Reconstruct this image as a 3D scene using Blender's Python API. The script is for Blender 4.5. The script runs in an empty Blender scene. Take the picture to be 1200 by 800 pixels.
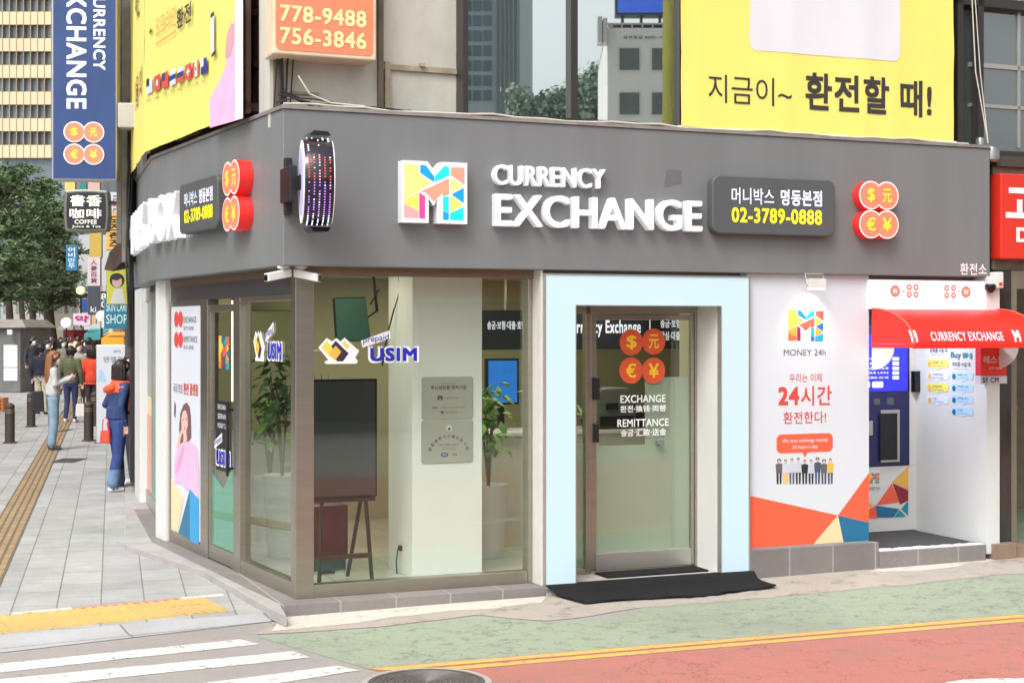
import bpy, bmesh, math, random
from mathutils import Vector, Matrix
from mathutils.kdtree import KDTree

SC = bpy.context.scene
COL = SC.collection
rnd = random.Random(11)
R = math.radians

# ------------------------------------------------------------------ camera, sky, sun, exposure
H = 2.05            # lens height over the pavement
FPX, CX, CY = 1750.0, 600.0, 385.0
cam = bpy.data.cameras.new('camera')
cam.sensor_width = 36.0
cam.lens = 36.0 * FPX / 1200.0
cam.shift_y = -15.0 / 1200.0
cam.clip_start = 0.1
cam.clip_end = 2000
camo = bpy.data.objects.new('camera', cam)
COL.objects.link(camo)
camo.location = (0, 0, H)
camo.rotation_euler = (R(90), 0, 0)
SC.camera = camo

SUN_EL, SUN_AZ = R(52), R(205)
W = bpy.data.worlds.new('World')
SC.world = W
W.use_nodes = True
wt = W.node_tree
bg = wt.nodes['Background']
sky = wt.nodes.new('ShaderNodeTexSky')
sky.sky_type = 'NISHITA'
sky.sun_disc = False
sky.sun_elevation = SUN_EL
sky.sun_rotation = SUN_AZ
sky.air_density = 1.0
sky.dust_density = 5.0
hsv = wt.nodes.new('ShaderNodeHueSaturation')
hsv.inputs['Saturation'].default_value = 0.10
hsv.inputs['Value'].default_value = 1.3
wt.links.new(sky.outputs[0], hsv.inputs['Color'])
wt.links.new(hsv.outputs[0], bg.inputs['Color'])
bg.inputs['Strength'].default_value = 0.15
sl = bpy.data.lights.new('sun', 'SUN')
sl.energy = 0.75
sl.angle = R(20)
sl.color = (1.0, 0.975, 0.94)
so = bpy.data.objects.new('sun', sl)
COL.objects.link(so)
sd = Vector((math.sin(SUN_AZ) * math.cos(SUN_EL), math.cos(SUN_AZ) * math.cos(SUN_EL), math.sin(SUN_EL)))
so.rotation_euler = sd.to_track_quat('Z', 'Y').to_euler()
so.location = (0, 0, 40)
SC.view_settings.view_transform = 'Standard'
SC.view_settings.look = 'None'
SC.view_settings.gamma = 1
SC.view_settings.exposure = 0.46
SC.cycles.use_denoising = True
SC.cycles.max_bounces = 10
SC.cycles.transparent_max_bounces = 16
SC.cycles.sample_clamp_indirect = 6.0


# ------------------------------------------------------------------ materials
def lin(c):
    c = c / 255.0
    return c / 12.92 if c <= 0.04045 else ((c + 0.055) / 1.055) ** 2.4


def rgb(r, g, b):
    return (lin(r), lin(g), lin(b))


MATS = {}


def mat(name, col, rough=0.6, metal=0.0, var=0.06, vscale=3.0, bump=0.0, bscale=80.0, emit=0.0, ecol=None,
        spec=0.5, stretch=None):
    if name in MATS:
        return MATS[name]
    m = bpy.data.materials.new(name)
    m.use_nodes = True
    t = m.node_tree
    p = t.nodes['Principled BSDF']
    tc = t.nodes.new('ShaderNodeTexCoord')
    src = tc.outputs['Object']
    if stretch:
        mp = t.nodes.new('ShaderNodeMapping')
        mp.inputs['Scale'].default_value = stretch
        t.links.new(src, mp.inputs['Vector'])
        src = mp.outputs[0]
    n = t.nodes.new('ShaderNodeTexNoise')
    n.inputs['Scale'].default_value = vscale
    n.inputs['Detail'].default_value = 6
    n.inputs['Roughness'].default_value = 0.62
    t.links.new(src, n.inputs['Vector'])
    cr = t.nodes.new('ShaderNodeValToRGB')
    cr.color_ramp.elements[0].position = 0.3
    cr.color_ramp.elements[1].position = 0.7
    a = [max(0, c * (1 - var)) for c in col] + [1]
    b = [min(1, c * (1 + var)) for c in col] + [1]
    cr.color_ramp.elements[0].color = a
    cr.color_ramp.elements[1].color = b
    t.links.new(n.outputs['Fac'], cr.inputs[0])
    t.links.new(cr.outputs[0], p.inputs['Base Color'])
    p.inputs['Roughness'].default_value = rough
    p.inputs['Metallic'].default_value = metal
    p.inputs['Specular IOR Level'].default_value = spec
    if bump:
        bn = t.nodes.new('ShaderNodeTexNoise')
        bn.inputs['Scale'].default_value = bscale
        bn.inputs['Detail'].default_value = 4
        t.links.new(tc.outputs['Object'], bn.inputs['Vector'])
        bp = t.nodes.new('ShaderNodeBump')
        bp.inputs['Strength'].default_value = bump
        bp.inputs['Distance'].default_value = 0.01
        t.links.new(bn.outputs['Fac'], bp.inputs['Height'])
        t.links.new(bp.outputs[0], p.inputs['Normal'])
    if emit:
        p.inputs['Emission Color'].default_value = list(ecol or col) + [1]
        p.inputs['Emission Strength'].default_value = emit
    MATS[name] = m
    return m


def glass(name, tint=(0.95, 0.97, 0.945), base=0.07, film=0.0, filmcol=(0.5, 0.55, 0.48), rough=0.0):
    """thin architectural pane: clear transmission with a mirror share that grows at grazing angles"""
    if name in MATS:
        return MATS[name]
    m = bpy.data.materials.new(name)
    m.use_nodes = True
    t = m.node_tree
    t.nodes.remove(t.nodes['Principled BSDF'])
    out = t.nodes['Material Output']
    tr = t.nodes.new('ShaderNodeBsdfTransparent')
    tr.inputs[0].default_value = (*tint, 1)
    gl = t.nodes.new('ShaderNodeBsdfGlossy')
    gl.inputs['Roughness'].default_value = rough
    gl.inputs['Color'].default_value = (0.95, 0.97, 0.96, 1)
    lw = t.nodes.new('ShaderNodeLayerWeight')
    lw.inputs['Blend'].default_value = 0.5
    pw = t.nodes.new('ShaderNodeMath'); pw.operation = 'POWER'; pw.inputs[1].default_value = 4.0
    t.links.new(lw.outputs['Facing'], pw.inputs[0])
    ma = t.nodes.new('ShaderNodeMath'); ma.operation = 'MULTIPLY_ADD'
    ma.inputs[1].default_value = 0.9 - base
    ma.inputs[2].default_value = base
    t.links.new(pw.outputs[0], ma.inputs[0])
    geo = t.nodes.new('ShaderNodeNewGeometry')
    inv = t.nodes.new('ShaderNodeMath'); inv.operation = 'SUBTRACT'; inv.inputs[0].default_value = 1.0
    t.links.new(geo.outputs['Backfacing'], inv.inputs[1])
    fac = t.nodes.new('ShaderNodeMath'); fac.operation = 'MULTIPLY'
    t.links.new(ma.outputs[0], fac.inputs[0])
    t.links.new(inv.outputs[0], fac.inputs[1])
    base_sh = tr.outputs[0]
    if film:
        df = t.nodes.new('ShaderNodeBsdfDiffuse')
        nz = t.nodes.new('ShaderNodeTexNoise'); nz.inputs['Scale'].default_value = 2.0
        cr = t.nodes.new('ShaderNodeValToRGB')
        cr.color_ramp.elements[0].color = [c * 0.93 for c in filmcol] + [1]
        cr.color_ramp.elements[1].color = list(filmcol) + [1]
        t.links.new(nz.outputs['Fac'], cr.inputs[0])
        t.links.new(cr.outputs[0], df.inputs[0])
        mx = t.nodes.new('ShaderNodeMixShader')
        mx.inputs[0].default_value = film
        t.links.new(tr.outputs[0], mx.inputs[1])
        t.links.new(df.outputs[0], mx.inputs[2])
        base_sh = mx.outputs[0]
    mix = t.nodes.new('ShaderNodeMixShader')
    t.links.new(fac.outputs[0], mix.inputs[0])
    t.links.new(base_sh, mix.inputs[1])
    t.links.new(gl.outputs[0], mix.inputs[2])
    t.links.new(mix.outputs[0], out.inputs[0])
    MATS[name] = m
    return m


def mirror_glass(name, col, share, rough=0.01):
    if name in MATS:
        return MATS[name]
    m = bpy.data.materials.new(name)
    m.use_nodes = True
    t = m.node_tree
    p = t.nodes['Principled BSDF']
    out = t.nodes['Material Output']
    nz = t.nodes.new('ShaderNodeTexNoise'); nz.inputs['Scale'].default_value = 1.2
    cr = t.nodes.new('ShaderNodeValToRGB')
    cr.color_ramp.elements[0].color = [c * 0.7 for c in col] + [1]
    cr.color_ramp.elements[1].color = list(col) + [1]
    t.links.new(nz.outputs['Fac'], cr.inputs[0])
    t.links.new(cr.outputs[0], p.inputs['Base Color'])
    p.inputs['Roughness'].default_value = 0.5
    gl = t.nodes.new('ShaderNodeBsdfGlossy')
    gl.inputs['Roughness'].default_value = rough
    gl.inputs['Color'].default_value = (0.86, 0.93, 0.93, 1)
    mx = t.nodes.new('ShaderNodeMixShader'); mx.inputs[0].default_value = share
    t.links.new(p.outputs[0], mx.inputs[1]); t.links.new(gl.outputs[0], mx.inputs[2])
    t.links.new(mx.outputs[0], out.inputs[0])
    MATS[name] = m
    return m


def paint_mat(name, col, under, wear=0.5, scale=9.0, rough=0.75, bump=0.3, crack=0.0, big=0.12):
    """worn road paint: grain, blotches and patches where the asphalt under it shows, thin cracks"""
    m = bpy.data.materials.new(name)
    m.use_nodes = True
    t = m.node_tree
    p = t.nodes['Principled BSDF']
    tc = t.nodes.new('ShaderNodeTexCoord')

    def noise(sc, det=6, rg=0.65):
        n = t.nodes.new('ShaderNodeTexNoise')
        n.inputs['Scale'].default_value = sc
        n.inputs['Detail'].default_value = det
        n.inputs['Roughness'].default_value = rg
        t.links.new(tc.outputs['Object'], n.inputs['Vector'])
        return n.outputs['Fac']

    def ramp(fac, p0, p1, c0, c1):
        r = t.nodes.new('ShaderNodeValToRGB')
        r.color_ramp.elements[0].position = p0
        r.color_ramp.elements[1].position = p1
        r.color_ramp.elements[0].color = (*c0, 1)
        r.color_ramp.elements[1].color = (*c1, 1)
        t.links.new(fac, r.inputs[0])
        return r.outputs[0]

    def mix(f, a, b):
        x = t.nodes.new('ShaderNodeMix')
        x.data_type = 'RGBA'
        t.links.new(f, x.inputs[0])
        t.links.new(a, x.inputs[6])
        t.links.new(b, x.inputs[7])
        return x.outputs[2]

    body = ramp(noise(1.1, 8), 0.3, 0.7, [c * (1 - big) for c in col], [min(1, c * (1 + big)) for c in col])
    grain = ramp(noise(62, 5, 0.8), 0.3, 0.7, [c * 0.66 for c in col], [min(1, c * 1.2) for c in col])
    f = t.nodes.new('ShaderNodeValue'); f.outputs[0].default_value = 0.7
    body = mix(f.outputs[0], body, grain)
    dirt = ramp(noise(0.55, 9, 0.72), 0.46, 0.66, (0, 0, 0), (0.55, 0.55, 0.55))
    dcol = ramp(noise(30, 5, 0.8), 0.3, 0.7, [c * 0.7 for c in under], [c * 1.1 for c in under])
    body = mix(dirt, body, dcol)
    und = ramp(noise(60, 4), 0.3, 0.7, [c * 0.8 for c in under], [c * 1.15 for c in under])
    w = ramp(noise(scale, 10, 0.78), 0.28 + 0.22 * wear, 0.34 + 0.24 * wear, (1, 1, 1), (0, 0, 0))
    res = mix(w, body, und)
    if crack:
        v = t.nodes.new('ShaderNodeTexVoronoi')
        v.feature = 'DISTANCE_TO_EDGE'
        v.inputs['Scale'].default_value = 1.7
        nn = t.nodes.new('ShaderNodeTexNoise'); nn.inputs['Scale'].default_value = 3.0; nn.inputs['Detail'].default_value = 8
        t.links.new(tc.outputs['Object'], nn.inputs['Vector'])
        vm = t.nodes.new('ShaderNodeVectorMath'); vm.operation = 'MULTIPLY_ADD'
        vm.inputs[1].default_value = (0.9, 0.9, 0.9)
        t.links.new(nn.outputs['Color'], vm.inputs[0]); t.links.new(tc.outputs['Object'], vm.inputs[2])
        t.links.new(vm.outputs[0], v.inputs['Vector'])
        ck = ramp(v.outputs['Distance'], 0.0, 0.012, (crack,) * 3, (0, 0, 0))
        gate = ramp(noise(1.3, 4), 0.40, 0.50, (0, 0, 0), (1, 1, 1))
        mm = t.nodes.new('ShaderNodeMath'); mm.operation = 'MULTIPLY'
        t.links.new(ck, mm.inputs[0]); t.links.new(gate, mm.inputs[1])
        dk = ramp(noise(50), 0.3, 0.7, [c * 0.25 for c in col], [c * 0.4 for c in col])
        res = mix(mm.outputs[0], res, dk)
    t.links.new(res, p.inputs['Base Color'])
    p.inputs['Roughness'].default_value = rough
    bn = t.nodes.new('ShaderNodeBump'); bn.inputs['Strength'].default_value = bump; bn.inputs['Distance'].default_value = 0.004
    t.links.new(noise(220, 3), bn.inputs['Height'])
    t.links.new(bn.outputs[0], p.inputs['Normal'])
    MATS[name] = m
    return m


def tile_mat(name, c1, c2, cm, bw, bh, mortar=0.006, offset=0.5, rough=0.6, bump=0.4, axes='XY', dirt=0.25, rot=0.0, spots=False):
    m = bpy.data.materials.new(name)
    m.use_nodes = True
    t = m.node_tree
    p = t.nodes['Principled BSDF']
    tc = t.nodes.new('ShaderNodeTexCoord')
    mp = t.nodes.new('ShaderNodeMapping')
    if axes == 'XZ':
        mp.inputs['Rotation'].default_value = (R(-90), 0, 0)
    else:
        mp.inputs['Rotation'].default_value = (0, 0, rot)
    t.links.new(tc.outputs['Object'], mp.inputs[0])
    b = t.nodes.new('ShaderNodeTexBrick')
    b.offset = offset
    b.inputs['Scale'].default_value = 1.0
    b.inputs['Brick Width'].default_value = bw
    b.inputs['Row Height'].default_value = bh
    b.inputs['Mortar Size'].default_value = mortar
    b.inputs['Mortar Smooth'].default_value = 0.2
    b.inputs['Bias'].default_value = 0.0
    b.inputs['Color1'].default_value = (*c1, 1)
    b.inputs['Color2'].default_value = (*c2, 1)
    b.inputs['Mortar'].default_value = (*cm, 1)
    t.links.new(mp.outputs[0], b.inputs['Vector'])
    n = t.nodes.new('ShaderNodeTexNoise'); n.inputs['Scale'].default_value = 1.6; n.inputs['Detail'].default_value = 9
    n.inputs['Roughness'].default_value = 0.7
    t.links.new(tc.outputs['Object'], n.inputs['Vector'])
    r = t.nodes.new('ShaderNodeValToRGB')
    r.color_ramp.elements[0].position = 0.3; r.color_ramp.elements[1].position = 0.7
    r.color_ramp.elements[0].color = (1 - dirt,) * 3 + (1,)
    r.color_ramp.elements[1].color = (1, 1, 1, 1)
    t.links.new(n.outputs['Fac'], r.inputs[0])
    x = t.nodes.new('ShaderNodeMix'); x.data_type = 'RGBA'; x.blend_type = 'MULTIPLY'
    x.inputs[0].default_value = 1.0
    t.links.new(b.outputs['Color'], x.inputs[6]); t.links.new(r.outputs[0], x.inputs[7])
    n2 = t.nodes.new('ShaderNodeTexNoise'); n2.inputs['Scale'].default_value = 120; n2.inputs['Detail'].default_value = 3
    t.links.new(tc.outputs['Object'], n2.inputs['Vector'])
    r2 = t.nodes.new('ShaderNodeValToRGB')
    r2.color_ramp.elements[0].color = (0.86,) * 3 + (1,); r2.color_ramp.elements[1].color = (1.0,) * 3 + (1,)
    r2.color_ramp.elements[0].position = 0.35; r2.color_ramp.elements[1].position = 0.65
    t.links.new(n2.outputs['Fac'], r2.inputs[0])
    y = t.nodes.new('ShaderNodeMix'); y.data_type = 'RGBA'; y.blend_type = 'MULTIPLY'; y.inputs[0].default_value = 1.0
    t.links.new(x.outputs[2], y.inputs[6]); t.links.new(r2.outputs[0], y.inputs[7])
    res = y.outputs[2]
    if spots:
        # trodden gum and small stains
        for sc, th, k in ((2.3, 0.045, 0.55), (0.7, 0.05, 0.7)):
            v = t.nodes.new('ShaderNodeTexVoronoi'); v.inputs['Scale'].default_value = sc; v.inputs['Randomness'].default_value = 1.0
            t.links.new(tc.outputs['Object'], v.inputs['Vector'])
            rr = t.nodes.new('ShaderNodeValToRGB'); rr.color_ramp.elements[0].position = th; rr.color_ramp.elements[1].position = th * 1.7
            rr.color_ramp.elements[0].color = (k, k * .98, k * .95, 1); rr.color_ramp.elements[1].color = (1, 1, 1, 1)
            t.links.new(v.outputs['Distance'], rr.inputs[0])
            z = t.nodes.new('ShaderNodeMix'); z.data_type = 'RGBA'; z.blend_type = 'MULTIPLY'; z.inputs[0].default_value = 1.0
            t.links.new(res, z.inputs[6]); t.links.new(rr.outputs[0], z.inputs[7]); res = z.outputs[2]
    t.links.new(res, p.inputs['Base Color'])
    p.inputs['Roughness'].default_value = rough
    bp = t.nodes.new('ShaderNodeBump'); bp.inputs['Strength'].default_value = bump; bp.inputs['Distance'].default_value = 0.004
    bp.invert = True
    t.links.new(b.outputs['Fac'], bp.inputs['Height'])
    t.links.new(bp.outputs[0], p.inputs['Normal'])
    MATS[name] = m
    return m


# ------------------------------------------------------------------ frames and pixel rays
def gh(x, y=0):
    """the street climbs very slightly towards the right"""
    return 0.008 * max(0.0, x + 1.6)


def ground(px, py, z=0.0, slope=True):
    d = ((px - CX) / FPX, 1.0, -(py - CY) / FPX)
    k = (z - H) / d[2]
    for _ in range(4):
        zz = z + (gh(d[0] * k) if slope else 0)
        k = (zz - H) / d[2]
    return Vector((d[0] * k, d[1] * k, H + d[2] * k))


def at(px, py, Y):
    return Vector(((px - CX) / FPX * Y, Y, H - (py - CY) / FPX * Y))


class Frame:
    def __init__(s, o, ang):
        s.o = Vector((o[0], o[1], 0)); s.a = ang
        s.dx = Vector((math.cos(ang), math.sin(ang), 0)); s.dy = Vector((-math.sin(ang), math.cos(ang), 0))

    def w(s, x, y, z):
        return s.o + s.dx * x + s.dy * y + Vector((0, 0, z))

    def px(s, px, py, y=0.0):
        """x, z in this frame where the ray through a photo point meets the plane at depth y"""
        d = Vector(((px - CX) / FPX, 1.0, -(py - CY) / FPX))
        o = Vector((0, 0, H))
        p0 = s.o + s.dy * y
        k = (p0 - o).dot(s.dy) / d.dot(s.dy)
        q = o + d * k - p0
        return q.dot(s.dx), (o + d * k).z

    def x(s, px, y=0.0):
        return s.px(px, 385, y)[0]

    def rect(s, x0, y0, x1, y1, y=0.0):
        """photo rectangle -> x0, x1, z0, z1 on the plane at depth y (heights taken at the middle)"""
        a, _ = s.px(x0, 0, y); b, _ = s.px(x1, 0, y)
        xm = (x0 + x1) / 2
        return a, b, s.px(xm, y1, y)[1], s.px(xm, y0, y)[1]


WORLD = Frame((0, 0), 0)
C0 = at(332, 385, 10.6)
F = Frame((C0.x, C0.y), math.atan2(1750, 4286))
L = Frame((C0.x, C0.y), math.atan2(-1750, 940))
BEND = L.w(L.x(178), 0, 0)
B = Frame((BEND.x, BEND.y), math.atan2(-1750, 560))
Q = at(157, 385, 16.3)
ST = Frame((Q.x, Q.y), math.atan2(469, 1750))      # local y runs down the side street, x to its right

WM = {}


class MB:
    """collects shapes in world space; build() links them as one mesh object"""
    def __init__(s, fr=WORLD):
        s.v = []; s.f = []; s.m = []; s.fr = fr; s.marks = []

    def add(s, pts, faces, m=0, world=False):
        o = len(s.v)
        s.v += [Vector(p) if world else s.fr.w(*p) for p in pts]
        for f in faces:
            s.f.append([i + o for i in f]); s.m.append(m)

    def box(s, x0, x1, y0, y1, z0, z1, m=0):
        p = [(x, y, z) for z in (z0, z1) for y in (y0, y1) for x in (x0, x1)]
        s.add(p, [(0, 2, 3, 1), (4, 5, 7, 6), (0, 1, 5, 4), (2, 6, 7, 3), (0, 4, 6, 2), (1, 3, 7, 5)], m)
        return s

    def poly(s, pts, m=0):
        s.add(pts, [tuple(range(len(pts)))], m); return s

    def face(s, pts2, y, m=0):
        """flat polygon in the frame's x-z plane"""
        s.add([(a, y, b) for a, b in pts2], [tuple(range(len(pts2)))], m); return s

    def prism(s, pts2, y0, y1, m=0, mside=None):
        n = len(pts2)
        s.add([(a, y0, b) for a, b in pts2] + [(a, y1, b) for a, b in pts2], [tuple(range(n)), tuple(range(2 * n - 1, n - 1, -1))], m)
        o = len(s.v) - 2 * n
        for i in range(n):
            j = (i + 1) % n
            s.f.append([o + i, o + n + i, o + n + j, o + j]); s.m.append(m if mside is None else mside)
        return s

    def slab(s, pts, z0, z1, m=0, world=True):
        """polygon of ground points pulled up from z0 to z1 (heights over the street's slope)"""
        n = len(pts)
        lo = [(p[0], p[1], z0 + gh(p[0])) for p in pts]; hi = [(p[0], p[1], z1 + gh(p[0])) for p in pts]
        s.add(lo + hi, [tuple(range(n - 1, -1, -1)), tuple(range(n, 2 * n))] + [(i, (i + 1) % n, n + (i + 1) % n, n + i) for i in range(n)], m, world)
        return s

    def disc(s, x, z, r, y, m=0, n=28, rx=None):
        s.face([(x + (rx or r) * math.cos(2 * math.pi * i / n), z + r * math.sin(2 * math.pi * i / n)) for i in range(n)], y, m); return s

    def drum(s, x, z, r, y0, y1, m=0, n=28, mside=None, rx=None):
        s.prism([(x + (rx or r) * math.cos(2 * math.pi * i / n), z + r * math.sin(2 * math.pi * i / n)) for i in range(n)], y0, y1, m, mside); return s

    def tube(s, path, r, n=6, m=0, r1=None, world=False):
        P = [Vector(p) if world else s.fr.w(*p) for p in path]
        k = len(P); o = len(s.v)
        for i, p in enumerate(P):
            d = (P[min(i + 1, k - 1)] - P[max(i - 1, 0)])
            d = d.normalized() if d.length > 1e-9 else Vector((0, 0, 1))
            a = d.orthogonal().normalized() if abs(d.z) > 0.95 else d.cross(Vector((0, 0, 1))).normalized()
            b = d.cross(a)
            rr = r if r1 is None else r + (r1 - r) * i / max(1, k - 1)
            for j in range(n):
                t = 2 * math.pi * j / n
                s.v.append(p + (a * math.cos(t) + b * math.sin(t)) * rr)
        for i in range(k - 1):
            for j in range(n):
                jj = (j + 1) % n
                s.f.append([o + i * n + j, o + i * n + jj, o + (i + 1) * n + jj, o + (i + 1) * n + j]); s.m.append(m)
        s.f.append([o + j for j in range(n)][::-1]); s.m.append(m)
        s.f.append([o + (k - 1) * n + j for j in range(n)]); s.m.append(m)
        return s

    def lathe(s, c, prof, n=20, m=0, world=False):
        """profile of (radius, z) turned round a vertical axis"""
        cw = Vector(c) if world else s.fr.w(*c)
        o = len(s.v); k = len(prof)
        for r, z in prof:
            for j in range(n):
                t = 2 * math.pi * j / n
                s.v.append(cw + Vector((r * math.cos(t), r * math.sin(t), z)))
        for i in range(k - 1):
            for j in range(n):
                jj = (j + 1) % n
                s.f.append([o + i * n + j, o + i * n + jj, o + (i + 1) * n + jj, o + (i + 1) * n + j]); s.m.append(m)
        s.f.append([o + j for j in range(n)][::-1]); s.m.append(m)
        s.f.append([o + (k - 1) * n + j for j in range(n)]); s.m.append(m)
        return s

    def text(s, body, x0, x1, z0, z1, y, depth=0.0015, bold=0.0, m=0, fn=None, rot=0.0, slant=0.0, italic=0.0):
        """writing fitted to a rectangle of the frame's x-z plane; front face at y - depth"""
        vs, fs = glyphs(body, bold, depth > 0.004)
        if fn: vs, fs = banded(vs, fs)
        s.marks.append(len(s.f))
        xs = [p[0] for p in vs]; ys = [p[1] for p in vs]; zs = [p[2] for p in vs]
        ax, bx, ay, by, az, bz = min(xs), max(xs), min(ys), max(ys), min(zs), max(zs)
        cx, cz = (x0 + x1) / 2, (z0 + z1) / 2
        pts = []
        for p in vs:
            u = (p[0] - ax) / max(1e-6, bx - ax); v = (p[1] - ay) / max(1e-6, by - ay)
            d = p[2]
            a = x0 + (x1 - x0) * u + italic * (z1 - z0) * (v - 0.5); b = z0 + (z1 - z0) * v + slant * (x1 - x0) * (u - 0.5)
            if rot:
                ca, sa = math.cos(rot), math.sin(rot)
                a, b = cx + (a - cx) * ca - (b - cz) * sa, cz + (a - cx) * sa + (b - cz) * ca
            pts.append(fn(a, b, d * depth) if fn else (a, y - d * depth, b))
        s.add(pts, fs, m)
        return s

    def build(s, name, mats, parent=None, bevel=0.0, smooth=False, recalc=True, rotz=None, base=None, seg=2, sharp=40):
        if not isinstance(mats, (list, tuple)):
            mats = [mats]
        if name == 'lettering' and parent is not None and 1 < len(s.marks) <= 8:
            cuts = [0] + s.marks[1:] + [len(s.f)]
            for a, b in zip(cuts[:-1], cuts[1:]):
                q = MB(s.fr); ix = {}
                for f in s.f[a:b]:
                    for i in f:
                        if i not in ix: ix[i] = len(q.v); q.v.append(s.v[i])
                    q.f.append([ix[i] for i in f])
                q.m = s.m[a:b]
                r_ = q.build(name, mats, parent, bevel, smooth, recalc)
            return r_
        if parent is not None:
            M = WM[parent.name]
        else:
            if base is None:
                xs = [p.x for p in s.v]; ys = [p.y for p in s.v]; zs = [p.z for p in s.v]
                base = Vector(((min(xs) + max(xs)) / 2, (min(ys) + max(ys)) / 2, min(zs)))
            M = Matrix.Translation(base) @ Matrix.Rotation(s.fr.a if rotz is None else rotz, 4, 'Z')
        I = M.inverted()
        me = bpy.data.meshes.new(name)
        me.from_pydata([I @ p for p in s.v], [], s.f)
        for mm in mats:
            me.materials.append(mm)
        me.polygons.foreach_set('material_index', s.m)
        if recalc:
            bm = bmesh.new(); bm.from_mesh(me)
            bmesh.ops.recalc_face_normals(bm, faces=bm.faces)
            bm.to_mesh(me); bm.free()
        if smooth:
            me.polygons.foreach_set('use_smooth', [True] * len(me.polygons))
            try:
                me.set_sharp_from_angle(angle=R(sharp))
            except Exception:
                pass
        o = bpy.data.objects.new(name, me)
        COL.objects.link(o)
        if parent is not None:
            o.parent = parent
        else:
            o.matrix_world = M
        WM[o.name] = M
        if bevel:
            b = o.modifiers.new('bevel', 'BEVEL')
            b.width = bevel; b.segments = seg; b.limit_method = 'ANGLE'; b.angle_limit = R(40)
        return o


GC = {}


def glyphs(body, bold, thick):
    """outline mesh of a line of writing; bold strokes come from stepped copies, each a hair lower than the last"""
    k = (body, round(bold, 4), thick)
    if k in GC:
        return GC[k]
    cu = bpy.data.curves.new('writing', 'FONT')
    cu.body = body; cu.size = 1.0; cu.resolution_u = 3 if not thick else 5
    if thick:
        cu.extrude = 0.5
    if bold:
        cu.space_character = 1.0 + bold * 2.4
    o = bpy.data.objects.new('writing', cu)
    me = o.to_mesh()
    v0 = [tuple(v.co) for v in me.vertices]; f0 = [tuple(p.vertices) for p in me.polygons]
    o.to_mesh_clear()
    bpy.data.objects.remove(o); bpy.data.curves.remove(cu)
    vs, fs = [], []
    offs = [(0, 0)]
    if bold:
        n = 8 if thick else 4
        offs += [(bold * math.cos(2 * math.pi * (i + .5) / n), bold * math.sin(2 * math.pi * (i + .5) / n)) for i in range(n)]
    for i, (dx, dy) in enumerate(offs):
        o_ = len(vs)
        for x, y, z in v0:
            zz = z + .5 if thick else 1.0
            vs.append((x + dx, y + dy, zz * (1 - (.006 if thick else .07) * i)))
        fs += [tuple(q + o_ for q in f) for f in f0]
    GC[k] = (vs, fs)
    return GC[k]


def banded(vs, fs, n=9):
    ys = [v[1] for v in vs]; y0, y1 = min(ys), max(ys)
    bm = bmesh.new()
    B_ = [bm.verts.new(v) for v in vs]
    for f in fs:
        try: bm.faces.new([B_[i] for i in f])
        except ValueError: pass
    for i in range(1, n):
        bmesh.ops.bisect_plane(bm, geom=bm.verts[:] + bm.edges[:] + bm.faces[:], plane_co=(0, y0 + (y1 - y0) * i / n, 0), plane_no=(0, 1, 0))
    bm.verts.index_update()
    r = [tuple(v.co) for v in bm.verts], [tuple(v.index for v in f.verts) for f in bm.faces]
    bm.free()
    return r


def tag(o, label=None, cat=None, group=None, kind=None):
    if label: o['label'] = label
    if cat: o['category'] = cat
    if group: o['group'] = group
    if kind: o['kind'] = kind
    return o


def thing(name, label, cat, loc, rotz=0.0, group=None):
    o = bpy.data.objects.new(name, None)
    o.empty_display_size = 0.2
    COL.objects.link(o)
    M = Matrix.Translation(Vector(loc)) @ Matrix.Rotation(rotz, 4, 'Z')
    o.matrix_world = M
    WM[o.name] = M
    return tag(o, label, cat, group)


def struct(mb, name, m, **k):
    return tag(mb.build(name, m, **k), kind='structure')


def copy_tree(o, parent=None):
    c = o.copy(); COL.objects.link(c)
    if parent: c.parent = parent
    for ch in o.children:
        copy_tree(ch, c)
    return c


# palette
asphalt = rgb(128, 122, 118)
M_road = paint_mat('asphalt', rgb(156, 150, 145), rgb(132, 126, 121), wear=0.35, scale=5, rough=0.9, bump=0.6)
M_green = paint_mat('green_paint', rgb(148, 158, 136), rgb(126, 128, 116), wear=0.52, scale=7, rough=0.85, crack=0.8, big=0.1)
M_red = paint_mat('red_paint', rgb(176, 110, 98), rgb(140, 108, 100), wear=0.42, scale=9, rough=0.85, crack=0.7, big=0.1)
M_yellowline = paint_mat('yellow_paint', rgb(214, 172, 86), rgb(130, 120, 100), wear=0.4, scale=14, rough=0.7)
M_whiteline = paint_mat('white_paint', rgb(224, 221, 212), rgb(140, 134, 130), wear=0.52, scale=12, rough=0.7)
M_patch = paint_mat('rough_concrete', rgb(172, 163, 152), rgb(140, 130, 120), wear=0.5, scale=4, rough=0.95, bump=0.8, big=0.2)
M_mortar = paint_mat('pale_mortar', rgb(205, 198, 186), rgb(176, 168, 156), wear=0.5, scale=6, rough=0.95, bump=0.7, big=0.15)
M_pave = tile_mat('granite_pavers', rgb(190, 189, 186), rgb(174, 173, 171), rgb(134, 132, 129), 0.6, 0.31, 0.006, 0.5, rough=0.7, bump=0.3, rot=R(90), dirt=0.34, spots=True)
M_kerb = tile_mat('granite_kerb', rgb(184, 184, 184), rgb(172, 172, 173), rgb(128, 126, 122), 1.0, 3.0, 0.008, 0.0, rough=0.75, bump=0.3)
M_tact = paint_mat('tactile_yellow', rgb(212, 176, 104), rgb(160, 140, 100), wear=0.3, scale=8, rough=0.75)
M_tactold = tile_mat('tactile_old', rgb(178, 150, 112), rgb(164, 138, 104), rgb(120, 104, 84), 0.3, 0.075, 0.014, 0.0, rough=0.8, bump=0.9, rot=R(90))
M_fascia = mat('fascia_grey', rgb(115, 117, 118), 0.45, 0.0, var=0.085, vscale=2.2, stretch=(1, 1, 0.12), bump=0.06, bscale=5)
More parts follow.
